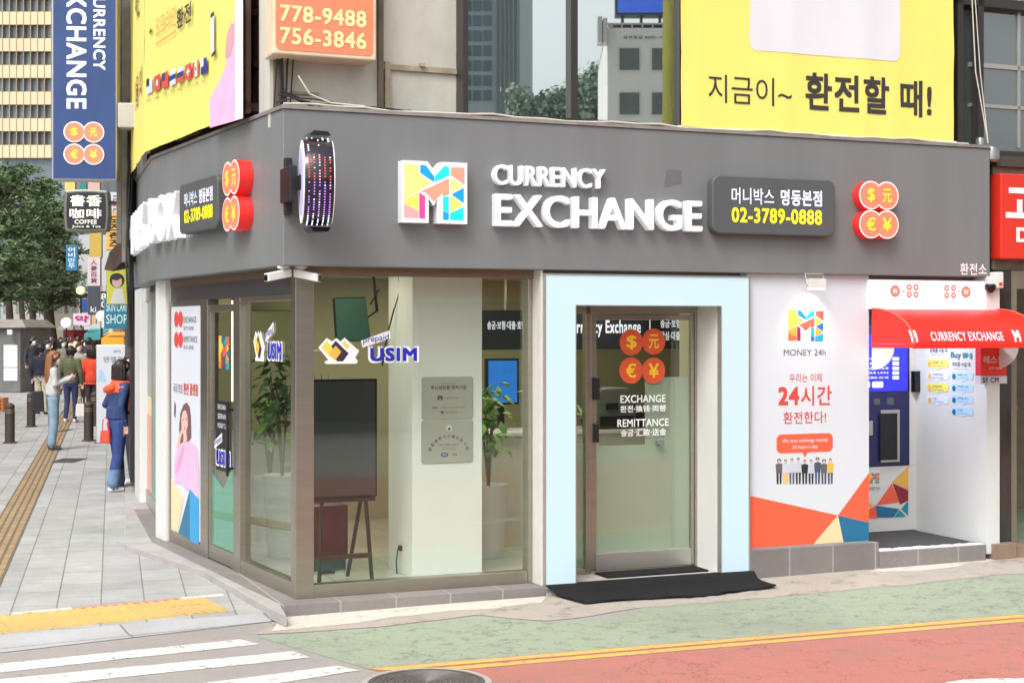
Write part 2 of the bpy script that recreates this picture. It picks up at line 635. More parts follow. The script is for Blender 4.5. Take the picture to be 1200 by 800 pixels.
M_plinth = tile_mat('plinth_tile', rgb(146, 139, 136), rgb(132, 126, 124), rgb(172, 167, 162), 0.42, 1.0, 0.008, 0.0, axes='XZ', rough=0.55, bump=0.3, dirt=0.3)
M_stone = mat('pale_stone', rgb(178, 172, 166), 0.75, var=0.14, vscale=5, bump=0.3)
M_apron = mat('grey_stone', rgb(160, 155, 151), 0.8, var=0.16, vscale=4, bump=0.3)
M_metal = mat('brushed_steel', rgb(168, 162, 150), 0.28, 0.85, var=0.06, vscale=2, stretch=(1, 1, 12))
M_alu = mat('aluminium', rgb(190, 188, 182), 0.35, 0.8, var=0.05)
M_bronze = mat('bronze_soffit', rgb(140, 122, 104), 0.35, 0.6, var=0.08)
M_dark = mat('dark_header', rgb(76, 78, 82), 0.3, 0.1, var=0.05)
M_white = mat('white_panel', rgb(212, 212, 209), 0.45, var=0.02)
M_whitepaint = mat('white_wall', rgb(206, 208, 206), 0.6, var=0.03)
M_black = mat('black_plastic', rgb(28, 28, 30), 0.4, var=0.1)
M_blackgloss = mat('black_gloss', rgb(20, 22, 24), 0.12, var=0.1)
M_rubber = mat('black_mat', rgb(34, 34, 35), 0.95, var=0.25, vscale=20, bump=0.8, bscale=300, spec=0.2)
M_conc = mat('weathered_concrete', rgb(186, 183, 173), 0.85, var=0.2, vscale=1.6, bump=0.25, bscale=40, stretch=(1, 1, 0.5))
M_conc2 = mat('cream_concrete', rgb(176, 164, 134), 0.85, var=0.2, vscale=2.0, bump=0.25, bscale=40)
M_brown = mat('brown_metal', rgb(86, 66, 56), 0.6, 0.2, var=0.2)
M_mull = mat('dark_mullion', rgb(58, 54, 52), 0.4, 0.3, var=0.1)
M_letter = mat('lit_white', rgb(232, 232, 236), 0.4, var=0.01, emit=0.12, ecol=(1, 1, 1))
M_letterside = mat('letter_return', rgb(228, 228, 230), 0.4, var=0.02)
M_led_white = mat('led_white', rgb(200, 204, 230), 0.4, emit=0.45, ecol=(0.9, 0.92, 1))
M_led_yellow = mat('led_yellow', rgb(230, 220, 40), 0.4, emit=0.42, ecol=(1.0, 0.92, 0.02))
M_led_box = mat('led_housing', rgb(82, 84, 86), 0.45, var=0.05)
M_red = M_red
M_signred = mat('sign_red', rgb(206, 44, 40), 0.35, var=0.04, emit=0.25, ecol=rgb(230, 30, 30))
M_coin = mat('coin_face', rgb(226, 124, 100), 0.4, var=0.03, emit=0.22, ecol=rgb(244, 120, 96))
M_coinrim = mat('coin_rim', rgb(246, 224, 220), 0.4, emit=0.15, ecol=(1, 0.85, 0.83))
M_coinsym = mat('coin_symbol', rgb(250, 205, 60), 0.4, emit=0.3, ecol=rgb(255, 190, 20))
M_surround = mat('lit_surround', rgb(146, 160, 166), 0.35, var=0.03, vscale=1.2, emit=0.42, ecol=rgb(206, 236, 250))
M_glass = glass('clear_glass', base=0.085)
M_glass_side = glass('side_glass', tint=(0.84, 0.89, 0.82), base=0.14)
M_film = glass('frosted_film', tint=(0.7, 0.75, 0.68), base=0.05, film=0.72, filmcol=rgb(176, 186, 168))
M_upglass = mirror_glass('upper_glass', (0.05, 0.07, 0.07), 0.78)
M_upglass_dark = mirror_glass('upper_glass_dark', (0.035, 0.05, 0.05), 0.22)
M_paper = mat('printed_white', rgb(206, 210, 217), 0.4, var=0.01)
M_ink = mat('printed_grey', rgb(96, 94, 98), 0.5)
M_inkd = mat('printed_black', rgb(44, 42, 44), 0.5)
M_inkred = mat('printed_red', rgb(206, 70, 62), 0.5)
M_orange = mat('printed_orange', rgb(236, 96, 66), 0.4, var=0.02)
M_cream = mat('printed_cream', rgb(240, 204, 160), 0.4, var=0.02)
M_bluep = mat('printed_blue', rgb(30, 106, 144), 0.4, var=0.02)
M_teal = mat('printed_teal', rgb(34, 140, 160), 0.4, var=0.02)
M_tealg = mat('printed_green', rgb(96, 166, 142), 0.4, var=0.03)
M_maroon = mat('printed_maroon', rgb(138, 34, 46), 0.4, var=0.02)
M_gold = mat('printed_gold', rgb(226, 176, 80), 0.4, var=0.02)
M_yel = mat('printed_yellow', rgb(248, 206, 96), 0.4, var=0.02)
M_cyan = mat('printed_cyan', rgb(30, 170, 200), 0.4, var=0.02)
M_navy = mat('printed_navy', rgb(38, 44, 128), 0.4, var=0.02)
M_usim = mat('sticker_blue', rgb(34, 34, 178), 0.4, var=0.02)
M_purple = mat('sticker_plum', rgb(58, 40, 58), 0.4, var=0.02)
M_pinkp = mat('printed_pink', rgb(226, 176, 208), 0.5, var=0.08, vscale=6)
M_skinp = mat('printed_skin', rgb(214, 178, 166), 0.5, var=0.03)
M_hairp = mat('printed_hair', rgb(116, 78, 84), 0.5, var=0.1)
M_led_off = mat('ticker_board', rgb(44, 50, 58), 0.3, var=0.05)

# ------------------------------------------------------------------ ground, road, pavement
mb = MB()
xs = [-300, -1.6, 60, 300]
ys = [-300, 400]
for i in range(3):
    mb.poly([(x, y, gh(min(x, 60))) for x, y in ((xs[i], ys[0]), (xs[i + 1], ys[0]), (xs[i + 1], ys[1]), (xs[i], ys[1]))])
struct(mb, 'road', M_road, base=Vector((0, 0, 0)), recalc=False)


def sheet(name, pts, z, m, fr=WORLD):
    """painted area laid z over the street, split where the street starts to climb"""
    bm = bmesh.new()
    vs = [bm.verts.new((p[0], p[1], 0)) for p in pts]
    bm.faces.new(vs)
    bmesh.ops.bisect_plane(bm, geom=bm.verts[:] + bm.edges[:] + bm.faces[:], plane_co=(-1.6, 0, 0), plane_no=(1, 0, 0))
    bmesh.ops.triangulate(bm, faces=bm.faces)
    mb = MB()
    bm.verts.index_update()
    mb.add([(v.co.x, v.co.y, z + gh(v.co.x)) for v in bm.verts], [[v.index for v in f.verts] for f in bm.faces])
    bm.free()
    for f in mb.f:
        a, b, c = (mb.v[i] for i in f[:3])
        if (b - a).cross(c - a).z < 0: f.reverse()
    return tag(mb.build(name, m, recalc=False, base=Vector((0, 0, 0)), rotz=0), kind='structure')


def jag(a, b, n, amp):
    """points between two photo points with an uneven edge"""
    out = []
    for i in range(n):
        t = i / n
        out.append((a[0] + (b[0] - a[0]) * t, a[1] + (b[1] - a[1]) * t + rnd.uniform(-amp, amp)))
    return out


g = ground
# green lane, red carriageway, double yellow line
up = jag((298, 745), (470, 733), 6, 0.5) + jag((470, 733), (560, 722), 5, 1) + jag((560, 722), (640, 729), 5, 1) + jag((640, 729), (730, 722), 5, 1) + \
    jag((730, 722), (760, 709), 3, 1) + jag((760, 709), (950, 692), 8, 1) + jag((950, 692), (1240, 664), 8, 1)
edge = [(430, 783)]
far = [g(*p) for p in up]
e0, e1 = g(430, 783), g(1180, 721)
ed = (e1 - e0).normalized()
en = Vector((ed.y, -ed.x, 0)).normalized()      # towards the viewer
f0, f1 = far[-2], far[-1]
fd = (f1 - f0).normalized()
sheet('green_lane', far + [f1 + fd * 14, e0 + ed * 24, e0], 0.002, M_green)
redl = (g(430, 783) - g(298, 745)).normalized()
sheet('red_lane', [e0, e0 + ed * 30, e0 + ed * 30 + en * 7, e0 + redl * 7], 0.0024, M_red)
for k in (0, 1):
    o = 0.02 + 0.13 * k
    sheet('yellow_line', [e0 + en * o + ed * 0.1 * k, e0 + en * o + ed * 24, e0 + en * (o + 0.085) + ed * 24, e0 + en * (o + 0.085) + ed * (0.1 * k + 0.1)], 0.0045, M_yellowline)
for (tl, tr, br, bl) in (((0, 777.5), (281, 749), (304, 754.5), (0, 788)), ((28, 793), (343, 763), (364, 770), (28, 805)), ((241, 800), (395, 780), (421, 785.5), (241, 813)),
                         ((520, 830), (560, 824), (620, 832), (500, 850))):
    a, b, c, d = g(*tl), g(*tr), g(*br), g(*bl)
    a = b + (a - b).normalized() * 9; d = c + (d - c).normalized() * 9
    n_ = 22
    pts = [b.lerp(a, i / n_) + Vector((0, rnd.uniform(-.006, .006), 0)) for i in range(n_ + 1)] + [c.lerp(d, i / n_) + Vector((0, rnd.uniform(-.006, .006), 0)) for i in range(n_, -1, -1)]
    sheet('crosswalk_stripe', pts, 0.003, M_whiteline)
# white letter stroke painted on the red lane at the lower right
sheet('lane_marking', [g(1108, 800), g(1130, 796.5), g(1170, 795), g(1230, 795), g(1230, 806), g(1110, 806)], 0.005, M_whiteline)
# rough concrete along the shop base
strip = jag((300, 744), (470, 732), 6, 1) + jag((470, 732), (560, 721), 4, 1) + jag((560, 721), (640, 728), 4, 1) + jag((640, 728), (760, 712), 5, 1) + \
    jag((760, 712), (950, 696), 8, 1) + jag((950, 696), (1240, 668), 8, 1) + [(1240, 640), (1160, 652), (880, 676), (640, 699), (332, 722)]
sheet('concrete_strip', [g(*p) for p in strip], 0.0038, M_patch)
mor = jag((318, 740), (480, 722), 7, 1.5) + jag((480, 722), (660, 705), 7, 1.5) + [(640, 699), (332, 721)]
sheet('mortar_edge', [g(*p) for p in mor], 0.0055, M_mortar)
mor = jag((1020, 670), (1090, 668), 5, 1) + jag((1090, 668), (1200, 650), 7, 1.5) + [(1200, 643), (1160, 652), (1030, 665)]
sheet('mortar_edge', [g(*p) for p in mor], 0.0055, M_mortar)
SWZ = 0.03
k0, k1 = g(0, 765), g(320, 728)
kd = (k1 - k0).normalized()
kl = k0 - kd * 30
ka, kb = g(0, 743, SWZ), g(325, 716, SWZ)
ka = kb + (ka - kb).normalized() * 42
mb = MB(ST)
pts = [ka, kb, g(332, 722, SWZ), F.w(0.05, 0.2, 0), L.w(-3.58, 0.2, 0), Q + ST.dx * 0.3, ST.w(0.3, 110, 0), ST.w(-40, 110, 0), ST.w(-40, -3, 0)]
pts = [Vector((p.x, p.y, 0)) for p in pts]
n_ = len(pts)
mb.add([(p.x, p.y, -0.02) for p in pts] + [(p.x, p.y, SWZ) for p in pts], [tuple(range(n_, 2 * n_))] + [(i, (i + 1) % n_, n_ + (i + 1) % n_, n_ + i) for i in range(n_)], 0, True)
struct(mb, 'sidewalk', M_pave, base=Vector((Q.x, Q.y, 0)))
# kerb stones and tactile strip at the crossing
T = Frame((g(0, 742, SWZ).x, g(0, 742, SWZ).y), math.atan2(*(g(270, 716, SWZ) - g(0, 742, SWZ)).yx))
t1 = (g(270, 716, SWZ) - g(0, 742, SWZ)).length
kz0 = (g(0, 765) - T.o).dot(T.dy)
kz1 = (g(320, 728) - T.o)
mb = MB()
k2 = g(336, 724)
mb.add([(kl.x, kl.y, .004), (k1.x, k1.y, .004), (k2.x, k2.y, .004), (kb.x, kb.y, SWZ - .001), (ka.x, ka.y, SWZ - .001)], [(0, 1, 2, 3, 4)], 0, True)
struct(mb, 'kerb', M_kerb, rotz=T.a, base=Vector((k1.x, k1.y, 0)))
mb = MB(T)
x = t1
while x > -4:
    for r_ in (0.0, 0.303):
        mb.box(x - 0.293, x, r_, r_ + 0.297, SWZ - 0.01, SWZ + 0.005 + rnd.uniform(0, .002))
        for j in range(4):
            xx = x - 0.296 + 0.037 + j * 0.074
            mb.box(xx - 0.019, xx + 0.019, r_ + 0.010, r_ + 0.288, SWZ + 0.003, SWZ + 0.014)
    x -= 0.30
struct(mb, 'tactile_paving', M_tact, bevel=0.003)
mb = MB(T)
mb.box(0.2, 1.75, 0.635, 0.69, SWZ - 0.01, SWZ + 0.005, 0)
mb.box(0.62, 1.42, 0.63, 0.695, SWZ - 0.01, SWZ + 0.007, 1)
struct(mb, 'pavement_marking', [M_whiteline, paint_mat('faded_red_paint', rgb(190, 140, 130), rgb(160, 158, 158), wear=0.55, scale=10)])
# older tactile line down the street
a = g(14, 612, SWZ); b = g(128, 400, SWZ)
xa = (a - ST.o).dot(ST.dx)
mb = MB(ST)
mb.box(xa - 0.16, xa + 0.16, -9, 60, SWZ - 0.01, SWZ + 0.005)
struct(mb, 'tactile_paving', M_tactold)
# drain gratings in the pavement
M_grate = tile_mat('drain_grate', rgb(96, 92, 88), rgb(86, 84, 80), rgb(24, 24, 24), 0.05, 0.4, 0.012, 0.0, rough=0.6, bump=0.8)
for (x0, y0, x1, y1) in ((57, 537, 103, 542), (65, 503, 87, 506), (60, 470, 80, 473)):
    a, b = g(x0, y1, SWZ), g(x1, y0, SWZ)
    mb = MB(); mb.box(a.x, b.x, a.y, b.y, SWZ, SWZ + 0.006)
    struct(mb, 'drain_grating', M_grate)
# stone apron beside the side entrance
mb = MB()
AZ = 0.085
ap = [(147, 560), (146, 637), (238, 668), (300, 703), (324, 716), (336, 721)]
P = [g(x, y, AZ, False) for x, y in ap] + [F.w(0.02, 0.25, 0), L.w(-3.58, 0.3, 0), B.w(-2.4, 0.4, 0)]
P = [Vector((p.x, p.y, 0)) for p in P]
n_ = len(P)
mb.add([(p.x, p.y, SWZ - .02) for p in P] + [(p.x, p.y, AZ) for p in P], [tuple(range(n_, 2 * n_))] + [(i, (i + 1) % n_, n_ + (i + 1) % n_, n_ + i) for i in range(n_)], 0, True)
struct(mb, 'stone_apron', M_apron, bevel=0.006, base=P[1])
# manhole
mc = g(500, 801)
mc.z = gh(mc.x)
mt = thing('manhole_cover', 'round cast iron manhole cover with concentric rings in the red lane', 'manhole cover', mc)
mb = MB()
prof = [(0.335, 0.0), (0.335, 0.012), (0.312, 0.012), (0.312, 0.009)]
r = 0.300
while r > 0.03:
    prof += [(r, 0.009), (r - 0.004, 0.014), (r - 0.014, 0.014), (r - 0.018, 0.009)]
    r -= 0.03
mb.lathe(mc, prof, 48, 0, True)
mb.build('cover_plate', mat('cast_iron', rgb(98, 92, 90), 0.5, 0.4, var=0.25, vscale=12), mt)
mb = MB()
n_ = 48
mb.add([(mc.x + rr * math.cos(2 * math.pi * i / n_), mc.y + rr * math.sin(2 * math.pi * i / n_), mc.z + 0.0115) for rr in (0.338, 0.375) for i in range(n_)],
       [(i, (i + 1) % n_, n_ + (i + 1) % n_, n_ + i) for i in range(n_)], 0, True)
mb.build('collar', M_patch, mt)

# ------------------------------------------------------------------ the corner building
BLD = thing('corner_building', 'corner building with grey fascia, ground floor exchange shop and weathered concrete upper wall', 'building', (C0.x, C0.y, 0), F.a)
FZ0, FZ1 = 2.498, 3.61
SR = F.x(1160)            # right end of the fascia
XB = L.x(178)


def polywall(mb, y0, y1, z0, z1, m=0, xr=SR, left=True, xb2=-2.6):
    """wall that follows the shop front, the corner and the bend, between depths y0 and y1"""
    def corner(fa, fb, y):
        # meeting point of the two frames' planes at depth y
        p, d = fa.w(0, y, 0), fa.dx
        q, e = fb.w(0, y, 0), fb.dx
        den = d.x * e.y - d.y * e.x
        t = ((q.x - p.x) * e.y - (q.y - p.y) * e.x) / den
        return p + d * t
    pts = []
    for y in (y0, y1):
        r_ = [F.w(xr, y, 0), corner(F, L, y)]
        if left:
            r_ += [corner(L, B, y), B.w(xb2, y, 0)]
        pts.append(r_)
    n = len(pts[0])
    vs = [Vector((p.x, p.y, z)) for z in (z0, z1) for row in pts for p in row]
    fs = []
    A, Bq, Cq, Dq = 0, n, 2 * n, 3 * n      # outer low, inner low, outer high, inner high
    for i in range(n - 1):
        fs += [(A + i, A + i + 1, Cq + i + 1, Cq + i), (Bq + i, Dq + i, Dq + i + 1, Bq + i + 1), (Cq + i, Cq + i + 1, Dq + i + 1, Dq + i), (A + i, Bq + i, Bq + i + 1, A + i + 1)]
    fs += [(A, Cq, Dq, Bq), (A + n - 1, Bq + n - 1, Dq + n - 1, Cq + n - 1)]
    mb.add(vs, fs, m, True)


mb = MB(); polywall(mb, 0, 0.14, FZ0, FZ1); mb.build('fascia', M_fascia, BLD, bevel=0.006)
mb = MB(); polywall(mb, -0.012, 0.16, FZ1 + 0.002, FZ1 + 0.028); mb.build('fascia_cap', mat('cap_metal', rgb(150, 146, 140), 0.5, 0.5, var=0.2, vscale=6), BLD)
mb = MB(); polywall(mb, 0.142, 0.5, FZ0 + 0.012, FZ0 + 0.05); mb.build('soffit', M_bronze, BLD)
mb = MB(); polywall(mb, 0.17, 0.21, 2.436, FZ0 + 0.01); mb.build('header_rail', M_bronze, BLD)
# plinth under the front window and side
XD0, XD1 = F.x(640), F.x(878)
mb = MB(F)
polywall(mb, 0.0, 0.5, -0.02, 0.088, 0, xr=XD0 - 0.003)
mb.build('plinth', M_plinth, BLD, bevel=0.004)
# corner post
XW1 = F.x(619, .19)
mb = MB(F); mb.box(0.135, F.x(368, .19), 0.19, 0.33, 0.089, 2.44)
mb.build('corner_post', M_metal, BLD, bevel=0.004)
# front window: rails, stiles, pane
wf = MB(F)
x0, x1 = F.x(368, .19), XW1
wf.box(x0, x1, 0.20, 0.30, 0.089, 0.182); wf.box(x1, x1 + .035, 0.19, 0.31, 0.089, 2.436)
win = wf.build('shop_window', M_metal, BLD, bevel=0.004)
mb = MB(F); mb.box(x0 - .01, x1 + .01, 0.235, 0.245, 0.17, 2.44); mb.build('pane', M_glass, win)
# white pilaster beside the door surround
mb = MB(F); mb.box(x1 + 0.037, XD0 - 0.012, 0.03, 0.34, 0.0895, FZ0 + .006); mb.build('pilaster', mat('pilaster_white', rgb(202, 198, 192), 0.5, var=0.05), BLD, bevel=0.004)
# lit door surround
XO0, XO1, ZO = F.x(675), F.x(846), 2.233
mb = MB(F)
mb.prism([(XD0, 0.082), (XD0, 2.458), (XD1, 2.458), (XD1, 0.078), (XO1, 0.078), (XO1, ZO), (XO0, ZO), (XO0, 0.082)], 0.012, 0.05)
sur = mb.build('door_surround', M_surround, BLD)
mb = MB(F)
for a, b, c, d in ((XD0 - 0.012, XD0, 0.076, 2.472), (XD1, XD1 + 0.012, 0.076, 2.472), (XO0, XO0 + 0.006, 0.086, ZO - 0.008), (XO1 - 0.006, XO1, 0.086, ZO - 0.008)):
    mb.box(a, b, 0.004, 0.06, c, d)
mb.box(XD0, XD1, 0.004, 0.06, 2.459, 2.472); mb.box(XO0, XO1, 0.004, 0.06, ZO - 0.008, ZO)
mb.box(XD0 - 0.01, XO0 + .01, -0.006, 0.07, 0.05, 0.079); mb.box(XO1 - .01, XD1 + .01, -0.006, 0.07, 0.05, 0.076)
mb.build('surround_edging', M_alu, sur)
mb = MB(F)
mb.box(XO1, XO1 + 0.2, 0.062, 0.5, 0.09, 2.25); mb.box(XO0 - 0.2, XO0, 0.062, 0.5, 0.09, 2.25); mb.box(XO0, XO1, 0.062, 0.5, ZO, 2.3)
mb.build('door_reveal', M_white, BLD)
mb = MB(F); mb.box(XD0, XD1 + .02, 0.0, 1.2, -0.02, 0.0875)
mb.build('door_step', M_stone, BLD, bevel=0.005)
# glazed entrance: side light, leaf, kick plate, pull handle, lock
DY = 0.42
xm = F.x(694, DY); xe = F.x(813, DY)
mb = MB(F)
for a, b in ((xm - .065, xm - .02), (xe, xe + .05), (XO0 - .02, XO0 + .02)):
    mb.box(a, b, DY - .02, DY + .05, 0.088, ZO)
mb.box(XO0, xe, DY - .02, DY + .05, 2.17, ZO)
mb.box(XO0, xm - .066, DY - .015, DY + .045, 0.088, 0.13)
ent = mb.build('entrance_frame', M_metal, BLD, bevel=0.003)
mb = MB(F); mb.box(XO0, xm - .03, DY + .012, DY + .022, 0.12, 2.18); mb.build('side_light_pane', M_glass, ent)
mb = MB(F)
mb.box(xm - .018, xm + .03, DY - .015, DY + .035, 0.11, 2.165); mb.box(xe - .03, xe - .002, DY - .01, DY + .03, 0.11, 2.165)
mb.box(xm + .031, xe - .031, DY - .01, DY + .03, 2.12, 2.164)
leaf = mb.build('entrance_door', M_metal, BLD, bevel=0.003)
mb = MB(F); mb.box(xm + .02, xe - .02, DY + .005, DY + .015, 0.2, 2.13); mb.build('door_pane', M_glass, leaf)
mb = MB(F); mb.box(xm + .031, xe - .031, DY - .012, DY + .03, 0.11, 0.245); mb.build('kick_plate', M_alu, leaf, bevel=0.003)
mb = MB(F)
a, b, c, d = F.rect(735, 442, 812, 655, DY)
mb.box(F.x(757, DY), xe - .034, DY + .017, DY + .0195, F.px(757, 655, DY)[1], F.px(757, 442, DY)[1])
mb.box(xm + .033, F.x(757, DY), DY + .017, DY + .0195, F.px(720, 655, DY)[1], F.px(720, 522, DY)[1])
mb.build('frosted_film', M_film, leaf)
mb = MB(F); mb.box(XO0 + .02, xm - .066, DY + .024, DY + .0265, 0.14, F.px(685, 520, DY)[1]); mb.build('frosted_film', M_film, ent)
mb = MB(F)
x, z0 = F.px(697, 468, DY); mb.box(x - .03, x + .022, DY - .05, DY - .016, z0, F.px(697, 442, DY)[1])
x, z0 = F.px(697, 518, DY); mb.box(x - .022, x + .018, DY - .045, DY - .016, z0, F.px(697, 496, DY)[1], 0)
mb.build('door_lock', M_black, leaf, bevel=0.004)
mb = MB(F); x, z = F.px(772, 518, DY); mb.drum(x, z, .028, DY - .05, DY + .004, n=16); mb.box(x - .035, x, DY - .045, DY - .015, z - .02, z + .02)
mb.build('door_knob', mat('grey_rubber', rgb(110, 116, 108), 0.6), leaf, bevel=0.003)

# wall of the 24h counter with its ledge and the machine alcove
XP0, XP1 = XD1 + 0.014, F.x(1018, .06)
mb = MB(F); mb.box(XP0, XP1, 0.06, 1.1, 0.24, FZ0 + .01); mb.build('counter_wall', M_whitepaint, BLD)
XL1 = F.x(1030)
mb = MB(F); mb.box(XP0, XL1, 0.0, 0.5, -0.02, 0.262); mb.build('counter_plinth', M_plinth, BLD, bevel=0.004)
mb = MB(F); mb.box(XL1 + .002, SR - .06, -0.02, 0.06, -0.02, 0.185); mb.build('alcove_plinth', M_plinth, BLD, bevel=0.004)
mb = MB(F); mb.box(XL1 + .002, SR - .06, 0.062, 1.2, 0.1, 0.187); mb.box(XP1 + .002, XL1 + .002, 0.062, 1.2, 0.264, 0.266); 
mb.build('alcove_floor', mat('charcoal_floor', rgb(62, 62, 64), 0.9, var=0.2, vscale=12, bump=0.4, bscale=200), BLD)
mb = MB(F); n_ = 26
pts = []
mb.fr = F
for i in range(n_):
    x = XL1 + (SR - .07 - XL1) * i / n_
    mb.box(x, x + (SR - .07 - XL1) / n_ * 1.02, -0.01, 0.075 + rnd.uniform(-.015, .03), 0.184, 0.189 + rnd.uniform(0, .004))
mb.build('mortar_bead', mat('white_mortar', rgb(214, 210, 204), 0.95, var=0.15, vscale=20), BLD)
ALZ = 2.24
XA1 = SR - 0.035
mb = MB(F); mb.box(XA1, XA1 + .14, 0.0, 1.9, 0.1, FZ0 + .008); mb.build('alcove_wall', M_whitepaint, BLD)
mb = MB(F); mb.box(XP1 + .003, XA1 - .003, 0.15, 1.9, ALZ, 2.47); mb.build('alcove_ceiling', M_whitepaint, BLD)
mb = MB(F); mb.lathe(((XP1 + XA1) / 2, .55, ALZ - .016), [(.06, 0), (.06, .015)], 16); mb.build('alcove_lamp', mat('alcove_glow', (1, 1, 1), .5, emit=5), BLD)
l = bpy.data.lights.new('alcove_beam', 'AREA'); l.shape = 'DISK'; l.size = .3; l.energy = 11; l.color = (.95, .97, 1)
lo = bpy.data.objects.new('alcove_beam', l); COL.objects.link(lo); lo.location = F.w((XP1 + XA1) / 2, .55, ALZ - .03)
mb = MB(F); mb.box(XP1 + .003, XA1 - .003, 1.75, 1.9, 0.15, ALZ); mb.build('alcove_back', M_whitepaint, BLD)

# side elevation: far posts, far window, poster bay, side door, side window
SY = 0.155
lx = lambda p: L.x(p, SY)
LXE = (F.w(.135, .19, 0) - L.o).dot(L.dx)
mb = MB(L); mb.box(lx(198), LXE, SY + .02, SY + .08, 2.30, FZ0 + .008); mb.build('side_header', M_dark, BLD)
sm = MB(L)
for a, b in ((235, 243), (274, 281)):
    sm.box(lx(a), lx(b), SY, SY + .1, 0.089, 2.299)
sm.box(lx(197.5), lx(199.5), SY, SY + .1, 0.089, 2.299)
sm.box(lx(199.6), lx(234.9), SY + .005, SY + .09, 0.089, 0.20)
sm.box(lx(281.1), LXE - .045, SY + .005, SY + .09, 0.089, 0.20)
sm.box(LXE - .045, LXE - .003, SY, SY + .1, 0.089, 2.436)
sm.box(lx(281.1), LXE - .045, SY + .005, SY + .09, 2.26, 2.299)
sm.box(lx(199.6), lx(234.9), SY + .005, SY + .09, 2.25, 2.299)
sw = sm.build('side_window', M_metal, BLD, bevel=0.003)
mb = MB(L); mb.box(lx(281), LXE - .04, SY + .045, SY + .055, 0.19, 2.27); mb.build('side_pane', M_glass_side, sw)
mb = MB(L); mb.box(lx(243.2), lx(273.8), SY + .01, SY + .06, 0.10, 0.22); mb.box(lx(243.2), lx(273.8), SY + .01, SY + .06, 2.19, 2.25)
mb.box(lx(243.2), lx(245), SY + .01, SY + .06, 0.22, 2.19); mb.box(lx(272), lx(273.8), SY + .01, SY + .06, 0.22, 2.19)
sdr = mb.build('side_door', M_metal, BLD, bevel=0.003)
mb = MB(L); mb.box(lx(244), lx(273), SY + .03, SY + .04, 0.21, 2.2); mb.build('side_door_pane', M_glass_side, sdr)
mb = MB(L); xx = lx(270.5); mb.tube([(xx, SY - .03, 0.85), (xx, SY - .03, 1.45)], .012, 8); mb.box(xx - .008, xx + .008, SY - .03, SY + .02, 0.9, 0.92); mb.box(xx - .008, xx + .008, SY - .03, SY + .02, 1.38, 1.4)
mb.build('door_handle', M_black, sdr)
mb = MB(L)
za, zb = 0.22, 0.62
xa, xb, xc = lx(244), lx(273), lx(258)
mb.prism([(xa, za), (xb, za), (xb, zb * 1.6), (xc, za + .5), (xa, zb * 1.35)], SY + .027, SY + .0285)
mb.build('green_film', glass('green_film', tint=(0.4, 0.7, 0.6), base=0.05, film=0.6, filmcol=rgb(104, 176, 150)), sdr)
# far end posts (white), far window behind the bend
mb = MB(L); mb.box(lx(186), lx(197.3), SY - .03, SY + .12, 0.0, FZ0 + .008); mb.build('white_post', M_white, BLD, bevel=0.004)
bx = lambda p: B.x(p, .16)
mb = MB(B); mb.box(bx(163), bx(169.5), .11, .26, 0.0, FZ0 + .008); mb.build('white_post', M_white, BLD, bevel=0.004)
mb = MB(B)
mb.box(bx(169.5), -.12, .17, .22, 0.1, 0.24); mb.box(bx(169.5), -.12, .17, .22, 2.36, FZ0)
mb.box(bx(177), bx(178.5), .165, .22, 0.24, 2.36)
fw = mb.build('far_window', M_alu, BLD)
mb = MB(B); mb.box(bx(169), -.1, .19, .2, .2, 2.4); mb.build('pane', mirror_glass('street_glass', (.22, .22, .2), .35), fw)
mb = MB(B)
mb.box(bx(170), bx(177), .182, .187, .25, 1.1, 0); mb.box(bx(178.5), -.13, .182, .187, .25, 1.25, 1); mb.box(bx(170), bx(177), .182, .187, 1.1, 1.3, 2)
mb.build('window_film', [mat('film_rose', rgb(216, 160, 148), .5), M_tealg, M_cream], fw)
mb = MB(B); mb.box(bx(150), bx(162.5), .3, 3, 0.0, 5.5); mb.build('end_wall', mat('dark_end', rgb(70, 66, 64), .7, var=.2), BLD)

# interior shell
IY = 4.3
IX1 = XP0 - .04
mb = MB(F)
IP = [(0.2, 0.3), (XD0, 0.3), (XD0, .52), (IX1, .52), (IX1, 1.12), (4.9, 1.12), (4.9, 1.95), (6.0, 1.95), (6.0, IY), (-.08, IY), (-.16, 3.5)]
mb.add([(x, y, 0.10) for x, y in IP] + [(x, y, 0.0) for x, y in IP], [tuple(range(11)), tuple(range(21, 10, -1))] + [(i, (i + 1) % 11, 11 + (i + 1) % 11, 11 + i) for i in range(11)])
mb.build('shop_floor', tile_mat('floor_tile', rgb(200, 198, 186), rgb(192, 190, 178), rgb(150, 148, 138), .6, .6, .004, 0, rough=.25, bump=.1, dirt=.08), BLD)
mb = MB(F); mb.box(.02, 6.1, IY, IY + .1, 0.05, 2.56); mb.box(IX1, IX1 + .012, .52, 1.12, 0.05, 2.56); mb.box(IX1 + .013, 4.9, 1.103, 1.12, .05, 2.56); mb.box(4.885, 4.9, 1.121, 1.95, .05, 2.56); mb.box(4.901, 6.0, 1.92, 1.95, .05, 2.56); mb.box(6.0, 6.1, 1.95, IY, .05, 2.56)
mb.build('shop_wall', mat('cream_wall', rgb(178, 174, 142), .7, var=.04), BLD)
mb = MB(F); mb.add([(x, y, 2.56) for x, y in IP] + [(x, y, 2.62) for x, y in IP], [tuple(range(10, -1, -1)), tuple(range(11, 22))] + [(i, (i + 1) % 11, 11 + (i + 1) % 11, 11 + i) for i in range(11)])
ceil = mb.build('shop_ceiling', mat('cream_ceiling', rgb(196, 190, 158), .7, var=.03), BLD)
M_lamp = mat('lamp_disc', (1, .96, .86), .5, emit=5, ecol=(1, .93, .78))
